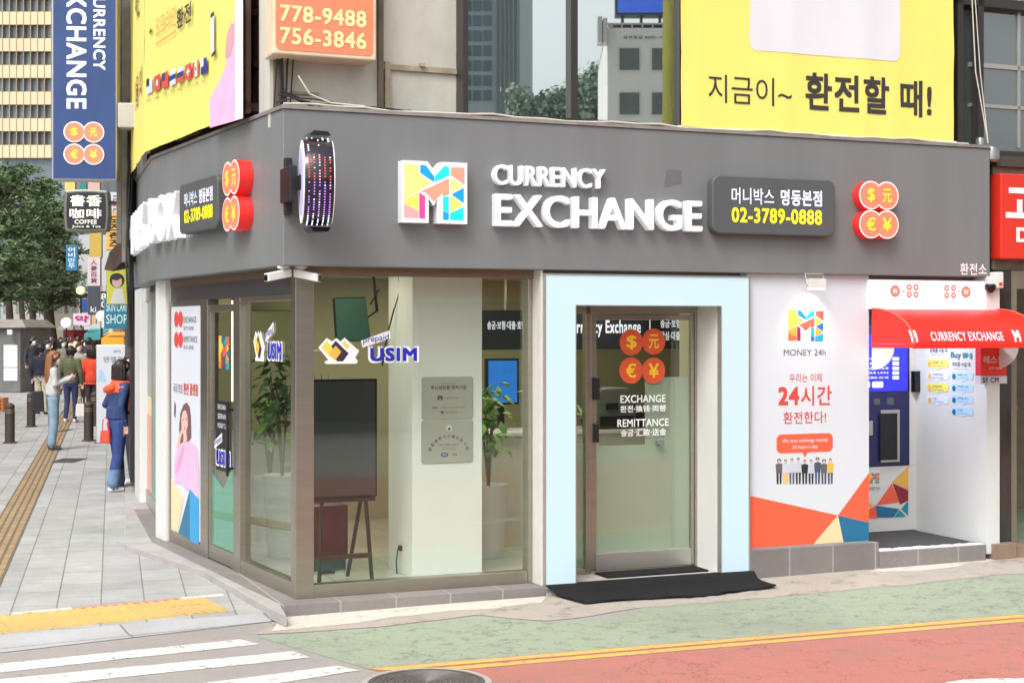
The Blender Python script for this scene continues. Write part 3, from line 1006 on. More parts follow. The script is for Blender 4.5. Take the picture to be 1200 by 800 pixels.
for i, (x, y) in enumerate(((.55, 1.0), (1.0, 2.6), (2.4, 1.6), (3.1, 1.5), (2.4, 3.2), (0.3, 3.4), (3.9, 2.6))):
    mb = MB(F); mb.fr = F
    mb.lathe((x, y, 2.545), [(.07, 0.0), (.07, .014)], 16)
    mb.build('downlight', M_lamp, BLD)
    l = bpy.data.lights.new('downlight_beam', 'AREA'); l.shape = 'DISK'; l.size = .5; l.energy = 6.0; l.color = (1, .92, .76)
    lo = bpy.data.objects.new('downlight_beam', l); COL.objects.link(lo); lo.location = F.w(x, y, 2.53)
mb = MB(F); mb.box(.1, .9, 1.55, 1.6, 2.515, 2.54); mb.build('strip_light', M_lamp, BLD)
# boxed column with skirting line
CXa, CXb, CYa, CYb = 1.18, F.x(565, .65), .65, 1.27
mb = MB(F); mb.box(CXa, CXb, CYa, CYb, .1, 2.56); mb.build('boxed_column', mat('column_white', rgb(228, 229, 226), .5, var=.02), BLD, bevel=.004)
mb = MB(F); mb.box(.1, .62, 1.75, 2.3, 2.2, 2.5); mb.build('ceiling_bulkhead', mat('olive_bulkhead', rgb(120, 120, 88), .7, var=.06), BLD)
mb = MB(F); mb.box(CXb + .02, CXb + .05, 1.0, 1.05, .1, 2.56); mb.box(CXb + .02, XD0 + .1, 1.9, 1.94, .1, .17)
mb.build('inner_frame', M_metal, BLD)

# ------------------------------------------------------------------ upper storey
UY = 0.22
UZ = 9.0
mb = MB(F)
xu = lambda p: F.x(p, UY)
mb = MB(F)
mb.box(xu(318), xu(541), UY + .05, UY + .4, FZ1 - .1, UZ)
up_wall = mb.build('upper_wall', M_conc, BLD)
mb = MB(F)
mb.box(xu(444), xu(450), UY + .01, UY + .06, FZ1 - .1, UZ); mb.box(xu(322), xu(328), UY + .02, UY + .06, FZ1 - .1, UZ)
mb.build('wall_joint', mat('joint_brown', rgb(110, 98, 84), .8, var=.25, vscale=4), up_wall)
mb = MB(F)
x, z = F.px(460, 78, UY); mb.box(xu(450.5), xu(540), UY + .025, UY + .06, z - .02, z + .02)
mb.build('wall_ledge', mat('ledge_stain', rgb(150, 140, 118), .85, var=.25, vscale=8), up_wall); mb = MB(F)
x, z = F.px(342, 106, UY); mb.box(xu(343), xu(375), UY + .03, UY + .06, z - .02, z); mb.box(xu(493), xu(498), UY, UY + .06, F.px(496, 78, UY)[1], F.px(496, 74, UY)[1])
mb.box(xu(452), xu(458), UY + .01, UY + .06, FZ1 - .1, F.px(455, 72, UY)[1])
mb.build('wall_ledge', mat('ledge_stain', rgb(150, 140, 118), .85, var=.25, vscale=8), up_wall)
# side of the upper storey
mb = MB(L)
ul = lambda p: L.x(p, UY)
mb.box(ul(170), ul(322), UY + .05, UY + .4, FZ1 - .2, UZ)
mb.build('upper_side_wall', M_conc2, BLD)
mb = MB(B); mb.box(B.x(139, .3), -.06, .3, .7, FZ1 - .6, UZ); mb.build('upper_side_wall', mat('grey_pier', rgb(120, 116, 108), .85, var=.2), BLD)
mb = MB(L)
mb.box(ul(172), ul(286), UY, UY + .06, FZ1 + .03, FZ1 + .16)
mb.build('side_sill', M_brown, BLD)
mb = MB(L)
mb.tube([(ul(292), UY - .02, FZ1 + .05), (ul(292), UY - .02, UZ)], .05, 10); mb.tube([(ul(302), UY, FZ1 + .05), (ul(302), UY, UZ)], .03, 8)
for z in (4.1, 4.5, 5.2): mb.box(ul(288), ul(306), UY - .06, UY + .05, z, z + .05)
mb.build('drain_pipe', mat('pipe_maroon', rgb(84, 50, 50), .5, .2, var=.2), BLD, smooth=True)
# upper glazing
UG = .16
zb = F.px(545, 131, UG)[1]
um = MB(F)
for a, b in ((540, 546), (666, 674), (793, 799)):
    um.box(F.x(a, UG), F.x(b, UG), UG - .05, UG + .1, FZ1 + .02, UZ)
um.box(F.x(540, UG), F.x(800, UG), UG - .04, UG + .1, FZ1 + .02, FZ1 + .07)
uw = um.build('upper_window', M_mull, BLD)
mb = MB(F)
mb.box(F.x(546, UG), F.x(666, UG), UG, UG + .012, FZ1 + .07, UZ); mb.box(F.x(674, UG), F.x(793, UG), UG, UG + .012, FZ1 + .07, UZ)
mb.build('mirror_pane', M_upglass, uw)
um = MB(F)
XE = 9.2
for a in (1118, 1142): um.box(F.x(a, UG), F.x(a, UG) + .06, UG - .05, UG + .1, FZ1 - .12, UZ)
x, z = F.px(1120, 6, UG); um.box(F.x(1118, UG), XE, UG - .05, UG + .1, z, z + .08)
um.box(F.x(1100, UG), XE, UG - .08, UG + .12, FZ1 - .12, FZ1 + .0)
uw2 = um.build('upper_window', M_mull, BLD)
mb = MB(F); mb.box(F.x(800, UG), XE, UG + .05, UG + .062, FZ1 + .01, UZ); mb.build('dark_pane', M_upglass_dark, uw2)
mb = MB(F)
for a, b, c, d in ((1160, 1163, 20, 130), (1178, 1180, 20, 130)):
    mb.box(F.x(a, UG + .4), F.x(b, UG + .4), UG + .03, UG + .048, FZ1 + .05, 5)
mb.box(F.x(1140, UG), XE, UG + .03, UG + .048, 4.35, 4.39); mb.box(F.x(1140, UG), XE, UG + .03, UG + .048, 4.0, 4.03)
mb.build('glazing_bar', M_alu, uw2)
mb = MB(F); mb.box(xu(541), XE, UG + .3, 6, FZ1 - .1, UZ); mb.build('upper_core', mat('dark_core', rgb(50, 52, 52), .8), BLD)
mb = MB(F); mb.box(xu(318) + .5, XE, UY + .4, 7, UZ, UZ + .3); mb.build('roof', M_conc, BLD)
# the glassless part of the upper core behind the corner
mb = MB(F); mb.box(.6, 3.8, IY + .15, 7, 0, UZ - .05); mb.build('rear_wall', M_conc, BLD)
# cables along the fascia top
M_cable = mat('cable_black', rgb(40, 36, 34), .6); M_cablew = mat('cable_pale', rgb(200, 194, 180), .6)
mb = MB(F)
for k in range(7):
    p = []
    x0 = rnd.uniform(-.1, .1)
    for i in range(10):
        t = i / 9
        p.append((-.02 + .07 * k * .3 + .03 * math.sin(6 * t + k), UY - .02 - .02 * (k % 3), FZ1 + .03 + 2.6 * t + .0))
    mb.tube(p, .006 + .003 * (k % 2), 5)
for k in range(5):
    p = [(-.05 + .12 * i + .02 * k, .02 + .02 * k, FZ1 + .045 + .035 * math.sin(i * 1.3 + k) * (1 if i < 4 else .2) + .05 * max(0, 3 - i) * (k / 5)) for i in range(9)]
    mb.tube(p, .006, 5)
tag(mb.build('cable_bundle', M_cable, smooth=True), 'tangle of black cables running up the concrete corner above the fascia', 'cables')
mb = MB(F)
p = [(x, -.0, FZ1 + .036 + .008 * math.sin(x * 5) + .006 * math.sin(x * 13)) for x in [i * .2 for i in range(31)]]
mb.tube(p, .008, 6)
p = [(.12, .05, FZ1 + .25), (.2, .03, FZ1 + .12), (.35, .0, FZ1 + .06), (.6, .0, FZ1 + .05)]
mb.tube(p, .006, 5)
tag(mb.build('pale_cable', M_cablew, smooth=True), 'thin pale cable lying along the top edge of the grey fascia', 'cable')
mb = MB(F)
a = F.px(1135, 0, .05); b = F.px(1158, 168, .05)
mb.tube([(a[0], .05, a[1] + .6), ((a[0] + b[0]) / 2 - .03, .05, (a[1] + b[1]) / 2), (b[0], .05, b[1])], .006, 5)
mb.tube([(a[0] + .02, .05, a[1] + .6), ((a[0] + b[0]) / 2 + .02, .05, (a[1] + b[1]) / 2), (b[0], .05, b[1])], .005, 5)
tag(mb.build('hanging_cable', M_cablew, smooth=True), 'two pale cables hanging before the dark upper glass at the right', 'cable')


# ------------------------------------------------------------------ signs of the shop
M_OUT = [(0, 0), (0, 1), (.39, 1), (.48, .86), (.6, 1), (1, 1), (1, 0), (.535, 0), (.535, .40), (.485, .28), (.405, .40), (.405, 0)]


def _n(ps):
    return [((x - 130) / 690, 1 - (y - 70) / 650) for x, y in ps]


M_PIECES = [('y', _n([(150, 105), (305, 105), (305, 205), (440, 302), (150, 480)])), ('g', _n([(150, 490), (303, 402), (303, 592), (150, 522)])),
            ('p', _n([(150, 528), (303, 600), (303, 672), (150, 672)])), ('m', _n([(310, 400), (372, 440), (372, 675), (310, 675)])),
            ('s', _n([(320, 393), (625, 240), (625, 408), (558, 440), (555, 398), (465, 492), (375, 398)])),
            ('b', _n([(320, 110), (378, 110), (468, 228), (468, 288), (320, 195)])), ('c', _n([(572, 115), (625, 115), (625, 210), (474, 286), (474, 228)])),
            ('s', _n([(645, 120), (790, 120), (790, 305), (645, 205)])), ('y', _n([(640, 225), (775, 320), (640, 400)])), ('b', _n([(650, 410), (782, 335), (782, 500)])),
            ('g', _n([(640, 420), (775, 515), (640, 600)])), ('c', _n([(560, 445), (622, 425), (622, 605), (560, 582)])), ('b', _n([(560, 588), (622, 612), (622, 682), (560, 682)])),
            ('c', _n([(635, 610), (782, 540), (782, 685), (635, 685)]))]
KEY = 'ygpmsbc'
POP = {'y': rgb(244, 224, 130), 'g': rgb(246, 212, 96), 'p': rgb(240, 160, 160), 'm': rgb(222, 70, 150), 's': rgb(240, 150, 126), 'b': rgb(20, 150, 226), 'c': rgb(20, 210, 232)}
INK = {'y': rgb(244, 190, 80), 'g': rgb(246, 160, 60), 'p': rgb(236, 110, 70), 'm': rgb(150, 40, 70), 's': rgb(230, 90, 70), 'b': rgb(20, 110, 170), 'c': rgb(30, 160, 190)}
M_POP = [mat('emblem_lit_' + k, POP[k], .35, var=.05, vscale=6, emit=.16, ecol=POP[k]) for k in KEY]
M_INK = [mat('emblem_print_' + k, INK[k], .4, var=.03) for k in KEY]


def emblem(mb, x0, x1, z0, z1, y, first=0):
    for k, p in M_PIECES:
        mb.face([(x0 + (x1 - x0) * u, z0 + (z1 - z0) * v) for u, v in p], y, first + KEY.index(k))


t = thing('emblem_sign', 'square white-edged M emblem of coloured facets on the grey fascia', 'sign', F.w(F.x(508), 0, 2.9), F.a)
x0, x1, z0, z1 = F.rect(471, 189.5, 547.5, 261.5, -.1)
mb = MB(F); mb.prism([(x0 + (x1 - x0) * u, z0 + (z1 - z0) * v) for u, v in M_OUT], -.1, -.004, 0, 1)
mb.build('emblem_body', [M_letter, M_letterside], t)
mb = MB(F); emblem(mb, x0, x1, z0, z1, -.1025); mb.build('emblem_face', M_POP, t)

t = thing('letter_sign', 'raised white letters reading CURRENCY EXCHANGE on the grey fascia', 'sign lettering', F.w(F.x(700), 0, 2.8), F.a)
x0, x1, z0, z1 = F.rect(580, 195, 711, 218.5, -.08)
mb = MB(F); mb.text('CURRENCY', x0, x1, z0, z1, -.003, .062, .015, 0); o = mb.build('lettering', [M_letter], t)
x0, x1, z0, z1 = F.rect(582, 230.5, 825, 268, -.1)
mb = MB(F); mb.text('EXCHANGE', x0, x1, z0, z1, -.003, .075, .019, 0); mb.build('lettering', [M_letter], t)


def rrect(x0, x1, z0, z1, r, n=5):
    out = []
    for cx, cz, a in ((x1 - r, z0 + r, -90), (x1 - r, z1 - r, 0), (x0 + r, z1 - r, 90), (x0 + r, z0 + r, 180)):
        for i in range(n + 1):
            t_ = R(a + 90 * i / n)
            out.append((cx + r * math.cos(t_), cz + r * math.sin(t_)))
    return out


def led_board(fr, rect, dep, label, words, num, name='phone_board'):
    x0, x1, z0, z1 = rect
    t = thing(name, label, 'sign', fr.w((x0 + x1) / 2, 0, z0), fr.a)
    mb = MB(fr); mb.prism(rrect(x0, x1, z0, z1, .07), -dep, -.004); mb.build('housing', M_led_box, t, bevel=.012, seg=3)
    w, h = x1 - x0, z1 - z0
    mb = MB(fr)
    mb.text(words[0], x0 + .15 * w, x0 + .49 * w, z0 + .52 * h, z0 + .80 * h, -dep - .002, .0015, .008, 0)
    mb.text(words[1], x0 + .545 * w, x0 + .885 * w, z0 + .52 * h, z0 + .80 * h, -dep - .002, .0015, .032, 0)
    mb.build('lettering', M_led_white, t)
    mb = MB(fr); mb.text(num, x0 + .15 * w, x0 + .885 * w, z0 + .20 * h, z0 + .46 * h, -dep - .002, .0015, .032, 0)
    mb.build('phone_number', M_led_yellow, t)


led_board(F, F.rect(835, 208, 979, 275.5, -.09), .09, 'dark phone number board with rounded corners beside the word EXCHANGE', ('머니박스', '명동본점'), '02-3789-0888')
led_board(L, L.rect(210, 210, 255, 270.5, -.10), .10, 'dark phone number board on the shop side beside the BOX letters', ('머니박스', '명동본점'), '02-3789-0888')
SYM = '$元€¥'


def coin_sign(fr, cx, cz, sx, sz, r, dep, label, name='coin_sign', y=0.0, side=None, group=None, offy=.004):
    t = thing(name, label, 'sign', fr.w(cx, y, cz - sz), fr.a, group)
    pos = [(cx - sx / 2, cz + sz / 2), (cx + sx / 2, cz + sz / 2), (cx - sx / 2, cz - sz / 2), (cx + sx / 2, cz - sz / 2)]
    for i, (x, z) in enumerate(pos):
        e = .0012 * (i % 2) + .0006 * (i // 2)
        mb = MB(fr); mb.drum(x, z, r, y - dep - e, y - offy, 0, 32, 1); o = mb.build('coin', [M_coinrim, side or M_signred], t)
        mb = MB(fr); mb.disc(x, z, r * .9, y - dep - e - .0025); mb.build('coin_face', M_coin, o)
        mb = MB(fr); s_ = r * (.5 if i == 0 else .48)
        mb.text(SYM[i], x - s_ * (.62 if i in (0,) else .8), x + s_ * (.62 if i in (0,) else .8), z - s_, z + s_, y - dep - e - .004, .001, .03, 0)
        mb.build('symbol', M_coinsym, o)
    return t


x, z = F.px(1030, 246, -.1)
coin_sign(F, x, z, .158, .24, .118, .1, 'four overlapping lit red coin discs on the front fascia near its right end')
x, z = L.px(270.5, 229.5, -.11)
coin_sign(L, x, z, .17, .27, .13, .11, 'four overlapping lit coin discs with deep red sides on the side fascia')

mb = MB(L)
x0, x1, z0, z1 = L.rect(171.5, 206, 205, 279, -.10)
z0, z1 = L.px(190, 282, -.10)[1], L.px(190, 227, -.10)[1]
t = thing('letter_sign', 'thick white letters ending in BOX on the side of the grey fascia', 'sign lettering', L.w(x0, 0, z0), L.a)
mb.text('BOX', x0 + .0, x1, z0, z1, -.003, .085, .014, 0); mb.build('lettering', M_letter, t)
mb = MB(B); mb.text('MONEY', -2.3, -.12, z0, z1, -.003, .07, .024, 0); mb.build('lettering', M_letter, t)

mb = MB(F); x0, x1, z0, z1 = F.rect(1125, 308.5, 1156, 322, 0)
mb.text('환전소', x0, x1, z0, z1, -.002, .0015, .02, 0)
tag(mb.build('letter_sign', mat('white_vinyl', rgb(238, 238, 238), .5)), 'small white Korean lettering at the lower right corner of the fascia', 'sign lettering')
mb = MB(F); x0, x1, z0, z1 = F.rect(778, 199, 799, 219, 0)
mb.face([(x0, z0 - .01), (x0 + .07, z0 + .01), (x1, z0 + .03), (x1 - .005, z1), (x0 + .02, z1)], -.0015)
mb.build('repaint_patch', mat('patch_grey', rgb(96, 98, 100), .6, var=.1), BLD)

# round twin-faced LED sign at the corner
t = thing('round_sign', 'round LED sign with dotted rim lights and white faces at the fascia corner', 'sign', F.w(.0, -.4, 2.75), F.a)
cx_, cy_, cz_, rr_, hw = .135, -.40, F.px(366, 213.5, -.40)[1], .30, .098
SG = Frame(F.w(cx_, cy_, 0).xy, R(102))       # local y runs along the rim axis


def rim(r_in, y0, y1, name, m, par, n=40, cap=False):
    mb = MB(SG)
    mb.drum(0, cz_, r_in, y0, y1, 0, n)
    return mb.build(name, m, par, smooth=True)


M_rimdark = mat('rim_smoked', rgb(34, 32, 42), .12, var=.2)
n_ = 40
mb = MB(SG)
prof = [(-hw, .955), (-hw * .6, .99), (0, 1.0), (hw * .6, .99), (hw, .955)]
pts = []; fs = []
for i in range(n_):
    a = 2 * math.pi * i / n_
    for yy, k in prof: pts.append((rr_ * k * math.cos(a), yy, cz_ + rr_ * k * math.sin(a)))
for i in range(n_):
    for j in range(4):
        fs.append((i * 5 + j, i * 5 + j + 1, ((i + 1) % n_) * 5 + j + 1, ((i + 1) % n_) * 5 + j))
mb.add(pts, fs); body = mb.build('drum', M_rimdark, t, smooth=True)
for sgn in (-1, 1):
    mb = MB(SG); mb.drum(0, cz_, rr_ * .95, sgn * hw * .98, sgn * hw * 1.06, 0, 40); f_ = mb.build('round_face', M_letter, t)
    mb = MB(SG)
    mb.drum(0, cz_, rr_ * .78, sgn * hw * 1.06, sgn * (hw * 1.06 + .002), 0, 36); mb.build('face_print', mat('lavender_print', rgb(190, 184, 226), .4, var=.2, vscale=14, emit=.15), f_)
LEDC = [mat('led_red', rgb(255, 70, 60), .4, emit=.8, ecol=(1, .12, .1)), mat('led_violet', rgb(190, 110, 255), .4, emit=.8, ecol=(.55, .22, 1)), mat('led_cool', rgb(220, 225, 255), .4, emit=.8, ecol=(.8, .85, 1)),
        mat('led_pink', rgb(255, 170, 180), .4, emit=.8, ecol=(1, .5, .5))]
mb = MB(SG)
for j in range(5):
    yy = (j - 2) * hw * .36
    for i in range(44):
        a = R(-80) + R(160) * i / 43
        s_ = (i / 43)
        # rim side that faces the street: outward is local +x or -x
        for o in (1,):
            if rnd.random() < (.15 if s_ < .72 else .82): continue
            m_ = 1 if .18 < s_ < .48 else 0 if .48 <= s_ < .74 else 2
            if rnd.random() < .12: m_ = 2
            if j == 2 and m_ == 0: m_ = 3
            k_ = 1.006
            x_, z_ = -rr_ * k_ * math.cos(a), cz_ + rr_ * k_ * math.sin(a)
            e = .0042
            mb.box(x_ - e, x_ + e, yy - e, yy + e, z_ - e * .8, z_ + e * .8, m_)
mb.build('led_dots', LEDC, body)
mb = MB(F)
mb.box(cx_ - .16, cx_ - .11, -.30, -.004, cz_ - .12, cz_ + .12); mb.box(cx_ - .115, cx_ - .09, -.42, -.06, cz_ - .05, cz_ + .05)
mb.box(.0, .05, -.06, -.002, cz_ - .20, cz_ + .20)
mb.build('bracket', M_black, t, bevel=.004)
for sgn in (-1, 1):
    mb = MB(F); zz = cz_ + sgn * (rr_ + .012)
    mb.prism([(cx_ - .07, zz), (cx_ + .08, zz + sgn * .002), (cx_ + .06, zz + sgn * .03), (cx_ - .04, zz + sgn * .034)], cy_ - .09, cy_ + .09); mb.build('end_cap', M_blackgloss, t)


def cctv(loc, yaw, label):
    t = thing('security_camera', label, 'security camera', loc, yaw)
    fr = Frame((loc.x, loc.y), yaw); z = loc.z
    mb = MB(fr); mb.lathe((0, 0, z), [(.045, 0), (.045, -.015), (.02, -.02), (.018, -.06)], 14); mb.build('mount', M_white, t, smooth=True)
    mb = MB(fr)
    P = [(-.035, -.14, z - .115), (.035, -.14, z - .115), (.035, .05, z - .075), (-.035, .05, z - .075)]
    mb.add(P + [(a, b, c + .06) for a, b, c in P], [(3, 2, 1, 0), (4, 5, 6, 7), (0, 1, 5, 4), (1, 2, 6, 5), (2, 3, 7, 6), (3, 0, 4, 7)])
    mb.build('housing', M_white, t, bevel=.008)
    mb = MB(fr); mb.add([(-.026, -.142, z - .108), (.026, -.142, z - .108), (.026, -.142, z - .064), (-.026, -.142, z - .064)], [(0, 1, 2, 3)]); mb.build('lens', M_blackgloss, t)


cctv(F.w(.03, .12, FZ0), F.a - R(75), 'white security camera under the fascia corner, aimed along the side')
cctv(F.w(.16, .12, FZ0), F.a + R(55), 'white security camera under the fascia corner, aimed along the front')
p = F.w(SR + .05, .0, 2.42)
t = thing('alarm_box', 'small white alarm box with a dark dome lens at the fascia\'s right end', 'alarm', p, F.a)
mb = MB(F); mb.box(SR + .005, SR + .1, -.06, .02, 2.40, 2.54); mb.build('housing', M_white, t, bevel=.01)
mb = MB(F); mb.box(SR + .05, SR + .085, -.063, -.058, 2.42, 2.45); mb.build('red_label', M_signred, t)
mb = MB(F); mb.lathe((SR - .02, -.03, 2.36), [(.02, .0), (.045, .03), (.05, .06), (.04, .075)], 16); mb.build('dome_lens', M_blackgloss, t, smooth=True)
p = F.w(SR + .05, .1, 3.55)
mb = MB(F); mb.lathe((SR + .06, .05, 3.50), [(.05, 0), (.07, .02), (.07, .1), (.055, .13)], 14); mb.lathe((SR - .02, .1, 3.64), [(.04, 0), (.04, .06), (.03, .075)], 12)
tag(mb.build('floodlight', mat('lamp_grey', rgb(130, 132, 134), .3, .6, var=.2), smooth=True), 'small grey floodlight fixed at the upper right end of the fascia', 'floodlight')

# yellow banners
M_ban = mat('banner_yellow', rgb(232, 218, 112), .55, var=.025, vscale=2)
M_banw = mat('banner_white', rgb(212, 212, 216), .55, var=.02)


def cloth(fr, x0, x1, z0, z1, y, name, m, parent, nx=60, nz=40, amp=.012, seed=0, dy=0.0, sag=.0):
    mb = MB(fr)
    pts = []
    for j in range(nz + 1):
        for i in range(nx + 1):
            u, v = i / nx, j / nz
            w = wave(x0 + (x1 - x0) * u, z0 + (z1 - z0) * v, seed) * amp
            pts.append((x0 + (x1 - x0) * u, y + w + dy, z0 + (z1 - z0) * v - (sag * math.sin(math.pi * u) if j == 0 else 0)))
    fs = [(j * (nx + 1) + i, j * (nx + 1) + i + 1, (j + 1) * (nx + 1) + i + 1, (j + 1) * (nx + 1) + i) for j in range(nz) for i in range(nx)]
    mb.add(pts, fs)
    return mb.build(name, m, parent, smooth=True)


def wave(x, z, s):
    w = 0.0
    rr = random.Random(s)
    for k in range(7):
        a = rr.uniform(-.5, 1.2); f = rr.uniform(2.5, 9); ph = rr.uniform(0, 6.28)
        q = (x * math.cos(a) + z * math.sin(a)) * f + ph
        w += (1 - abs(math.sin(q * .5))) ** 3 * rr.uniform(.4, 1.0)
    return -w


by = .02
t = thing('banner', 'large yellow banner with black Korean writing over the front upper windows', 'banner', F.w(F.x(950), by, 3.62), F.a)
bx0, bx1 = F.x(797, by), F.x(1117, by)
bz0 = F.px(955, 157, by)[1]
cloth(F, bx0, bx1, bz0, UZ - 3, by, 'cloth', M_ban, t, seed=3, sag=.015)
mb = MB(F)
x0, x1 = F.x(878, by), F.x(1053, by); z0 = F.px(966, 66, by)[1]
ban_fn = lambda a, b, d: (a, by + wave(a, b, 3) * .012 - .003 - d, b)


def drape(mb, ring, nx, nz, m=0, lift=.003):
    """fills a convex patch following the cloth"""
    bm = bmesh.new()
    f = bm.faces.new([bm.verts.new((a, 0, b)) for a, b in ring])
    xs_ = [a for a, b in ring]; zs_ = [b for a, b in ring]
    for i in range(1, nx):
        xx = min(xs_) + (max(xs_) - min(xs_)) * i / nx
        bmesh.ops.bisect_plane(bm, geom=bm.verts[:] + bm.edges[:] + bm.faces[:], plane_co=(xx, 0, 0), plane_no=(1, 0, 0))
    for i in range(1, nz):
        zz = min(zs_) + (max(zs_) - min(zs_)) * i / nz
        bmesh.ops.bisect_plane(bm, geom=bm.verts[:] + bm.edges[:] + bm.faces[:], plane_co=(0, 0, zz), plane_no=(0, 0, 1))
    bm.verts.index_update()
    mb.add([(v.co.x, by + wave(v.co.x, v.co.z, 3) * .012 - lift, v.co.z) for v in bm.verts], [[v.index for v in f.verts] for f in bm.faces], m)
    bm.free()


drape(mb, rrect(x0, x1, z0, z0 + 1.6, .07), 26, 24)
mb.build('white_panel', M_banw, t, smooth=True)
mb = MB(F)
x0, x1, z0, z1 = F.rect(829, 90, 927, 123, by); mb.text('지금이~', x0, x1, z0, z1, by, .001, .0, 0, fn=ban_fn)
mb.build('lettering', mat('banner_black', rgb(52, 50, 46), .6), t)
mb = MB(F)
x0, x1, z0, z1 = F.rect(943, 90, 1091, 134, by); mb.text('환전할 때!', x0, x1, z0, z1, by, .001, .035, 0, fn=ban_fn)
mb.build('lettering', mat('banner_black', rgb(52, 50, 46), .6), t)
mb = MB(F); mb.tube([(bx0 - .02, by - .0, bz0 - .005), (bx1 + .03, by, bz0 - .005)], .012, 8)
for k in range(9):
    x = bx0 + (bx1 - bx0) * k / 8
    mb.tube([(x, by, bz0), (x + .02, by + .05, FZ1 + .03)], .004, 5)
mb.build('hem_rod', M_cablew, t)

lby = -.06
t = thing('banner', 'large yellow banner with a row of small flags on the shop side, upper floor', 'banner', L.w(-2, lby, 3.7), L.a)
lb0, lb1 = XB - .01, L.x(285, lby)
lz = L.px(228, 155, lby)[1]
cloth(L, lb0, lb1, lz, UZ - 2, lby, 'cloth', M_ban, t, seed=8, amp=.005)
cloth(B, -2.3, -.01, lz, UZ - 2, lby, 'cloth', M_ban, t, seed=8, amp=.005)
lq = lby - .024
mb = MB(L)
mb.box(lb0, lb1, lby + .02, lby + .06, lz + .03, lz + .09); mb.box(lb0, lb1, lby + .02, lby + .06, 5.5, 5.56)
mb.box(lb1 - .05, lb1 - .0, lby + .02, lby + .06, lz, 6.9)
for x in (lb0 + .2, (lb0 + lb1) / 2, lb1 - .1):
    mb.box(x - .02, x + .02, lby + .06, .27, lz + .03, lz + .09); mb.box(x - .02, x + .02, lby + .06, .27, 5.5, 5.55)
mb.build('support_frame', M_brown, t)


def lrect(a, b, c, d):
    return L.rect(a, b, c, d, lq)


mb = MB(L)
x0, x1, z0, z1 = lrect(207, 6, 224, 30); mb.text('환전', x0, x1, z0, z1, lq, .001, .03, 1)
x0, x1, z0, z1 = lrect(182, 13, 206, 38); mb.text('오프라인', x0, x1, z0, z1, lq, .001, .0, 0)
mb.face([(x0, z0 - .04), (x1, z0 - .04), (x1, z0 - .055), (x0, z0 - .055)], lq)
x0, x1, z0, z1 = lrect(174.5, 33, 178.5, 41); mb.text('+', x0, x1, z0, z1, lq, .001, .03, 1)
mb.build('lettering', [mat('banner_coral', rgb(232, 140, 86), .6), M_inkd], t)
flags = [[M_paper, M_inkd], [M_inkred, M_coinrim], [M_inkred, M_navy], [M_paper, M_navy], [M_paper, M_navy, M_inkred], [M_inkred, M_paper], [M_paper, M_inkred], [M_navy, M_paper]]
names = ['MY', 'HK', 'TW', 'TH', 'RU', 'CH', 'CA', 'NZ']
x0f, _, _, _ = lrect(170.5, 80, 243, 100)
for i, fl in enumerate(flags):
    pa, pb = 171.5 + i * 9.1, 171.5 + i * 9.1 + 7.0
    yc = 100.5 - i * 3.25
    x0, x1, z0, z1 = lrect(pa, yc - 9, pb, yc + 9)
    mb = MB(L); mb.face([(x0, z0), (x1, z0), (x1, z1), (x0, z1)], lq)
    h, w = z1 - z0, x1 - x0
    e = lq - .0015
    if i == 4:
        mb.face([(x0, z0 + h / 3), (x1, z0 + h / 3), (x1, z0 + 2 * h / 3), (x0, z0 + 2 * h / 3)], e, 1); mb.face([(x0, z0), (x1, z0), (x1, z0 + h / 3), (x0, z0 + h / 3)], e, 2)
    elif i == 3:
        mb.face([(x0, z0 + h * .34), (x1, z0 + h * .34), (x1, z0 + h * .66), (x0, z0 + h * .66)], e, 1)
    elif i == 5:
        for a, b, c, d in ((.42, .58, .22, .78), (.22, .42, .42, .58), (.58, .78, .42, .58)): mb.face([(x0 + w * a, z0 + h * c), (x0 + w * b, z0 + h * c), (x0 + w * b, z0 + h * d), (x0 + w * a, z0 + h * d)], e, 1)
    elif i == 6:
        for a, b in ((0, .25), (.75, 1)): mb.face([(x0 + w * a, z0), (x0 + w * b, z0), (x0 + w * b, z1), (x0 + w * a, z1)], e, 1)
        mb.disc(x0 + w / 2, z0 + h / 2, h * .15, e, 1, 8)
    elif i in (0, 2, 7):
        mb.face([(x0, z0 + h / 2), (x0 + w / 2, z0 + h / 2), (x0 + w / 2, z1), (x0, z1)], e, 1)
    else:
        mb.disc(x0 + w / 2, z0 + h / 2, h * .22, e, 1, 10)
    x0, x1, z0, z1 = lrect(pa + .5, yc + 14.5, pb - .8, yc + 19)
    o = mb.build('printed_flag', fl, t)
    mb = MB(L); mb.text(names[i], x0, x1, z0, z1, lq, .001, .0); mb.build('flag_caption', M_ink, o)
# printed woman in pink holding a phone
mb = MB(L)
q = lambda ps: [L.px(a, b, lq) for a, b in ps]
mb.face(q([(246, 150), (245, 118), (262, 85), (266, 70), (272, 55), (276, 0), (285, 0), (285, 139)]), lq - .001, 0)
mb.face(q([(276, 0), (285, 0), (285, 138), (276, 141)]), lq - .002, 1)
mb.face(q([(264, 70), (266, 40), (272, 26), (275, 30), (274, 50), (270, 66)]), lq - .003, 2)
mb.build('printed_figure', [M_pinkp, mat('printed_lilac', rgb(232, 218, 240), .5), mat('printed_arm', rgb(206, 150, 160), .5)], t)
mb = MB(L)
mb.face(q([(247, 20), (251, 14), (251, 65), (247, 61)]), lq - .001, 0)
mb.face(q([(247, 17), (251, 13), (251, 18), (247, 22)]), lq - .002, 1); mb.face(q([(248, 64), (253, 58), (253, 63), (248, 68)]), lq - .002, 1)
mb.build('printed_phone', [M_paper, M_inkd], t)
mb = MB(B)
for k in range(4):
    mb.text('환율우대'[k], -1.3 + k * .27, -1.08 + k * .27, lz + .55 + (k % 2) * .0, lz + .85, lq + .01, .001, .01, k % 2)
mb.text('여권', -1.2, -.7, lz + 1.4, lz + 1.9, lq + .01, .001, .01, 1)
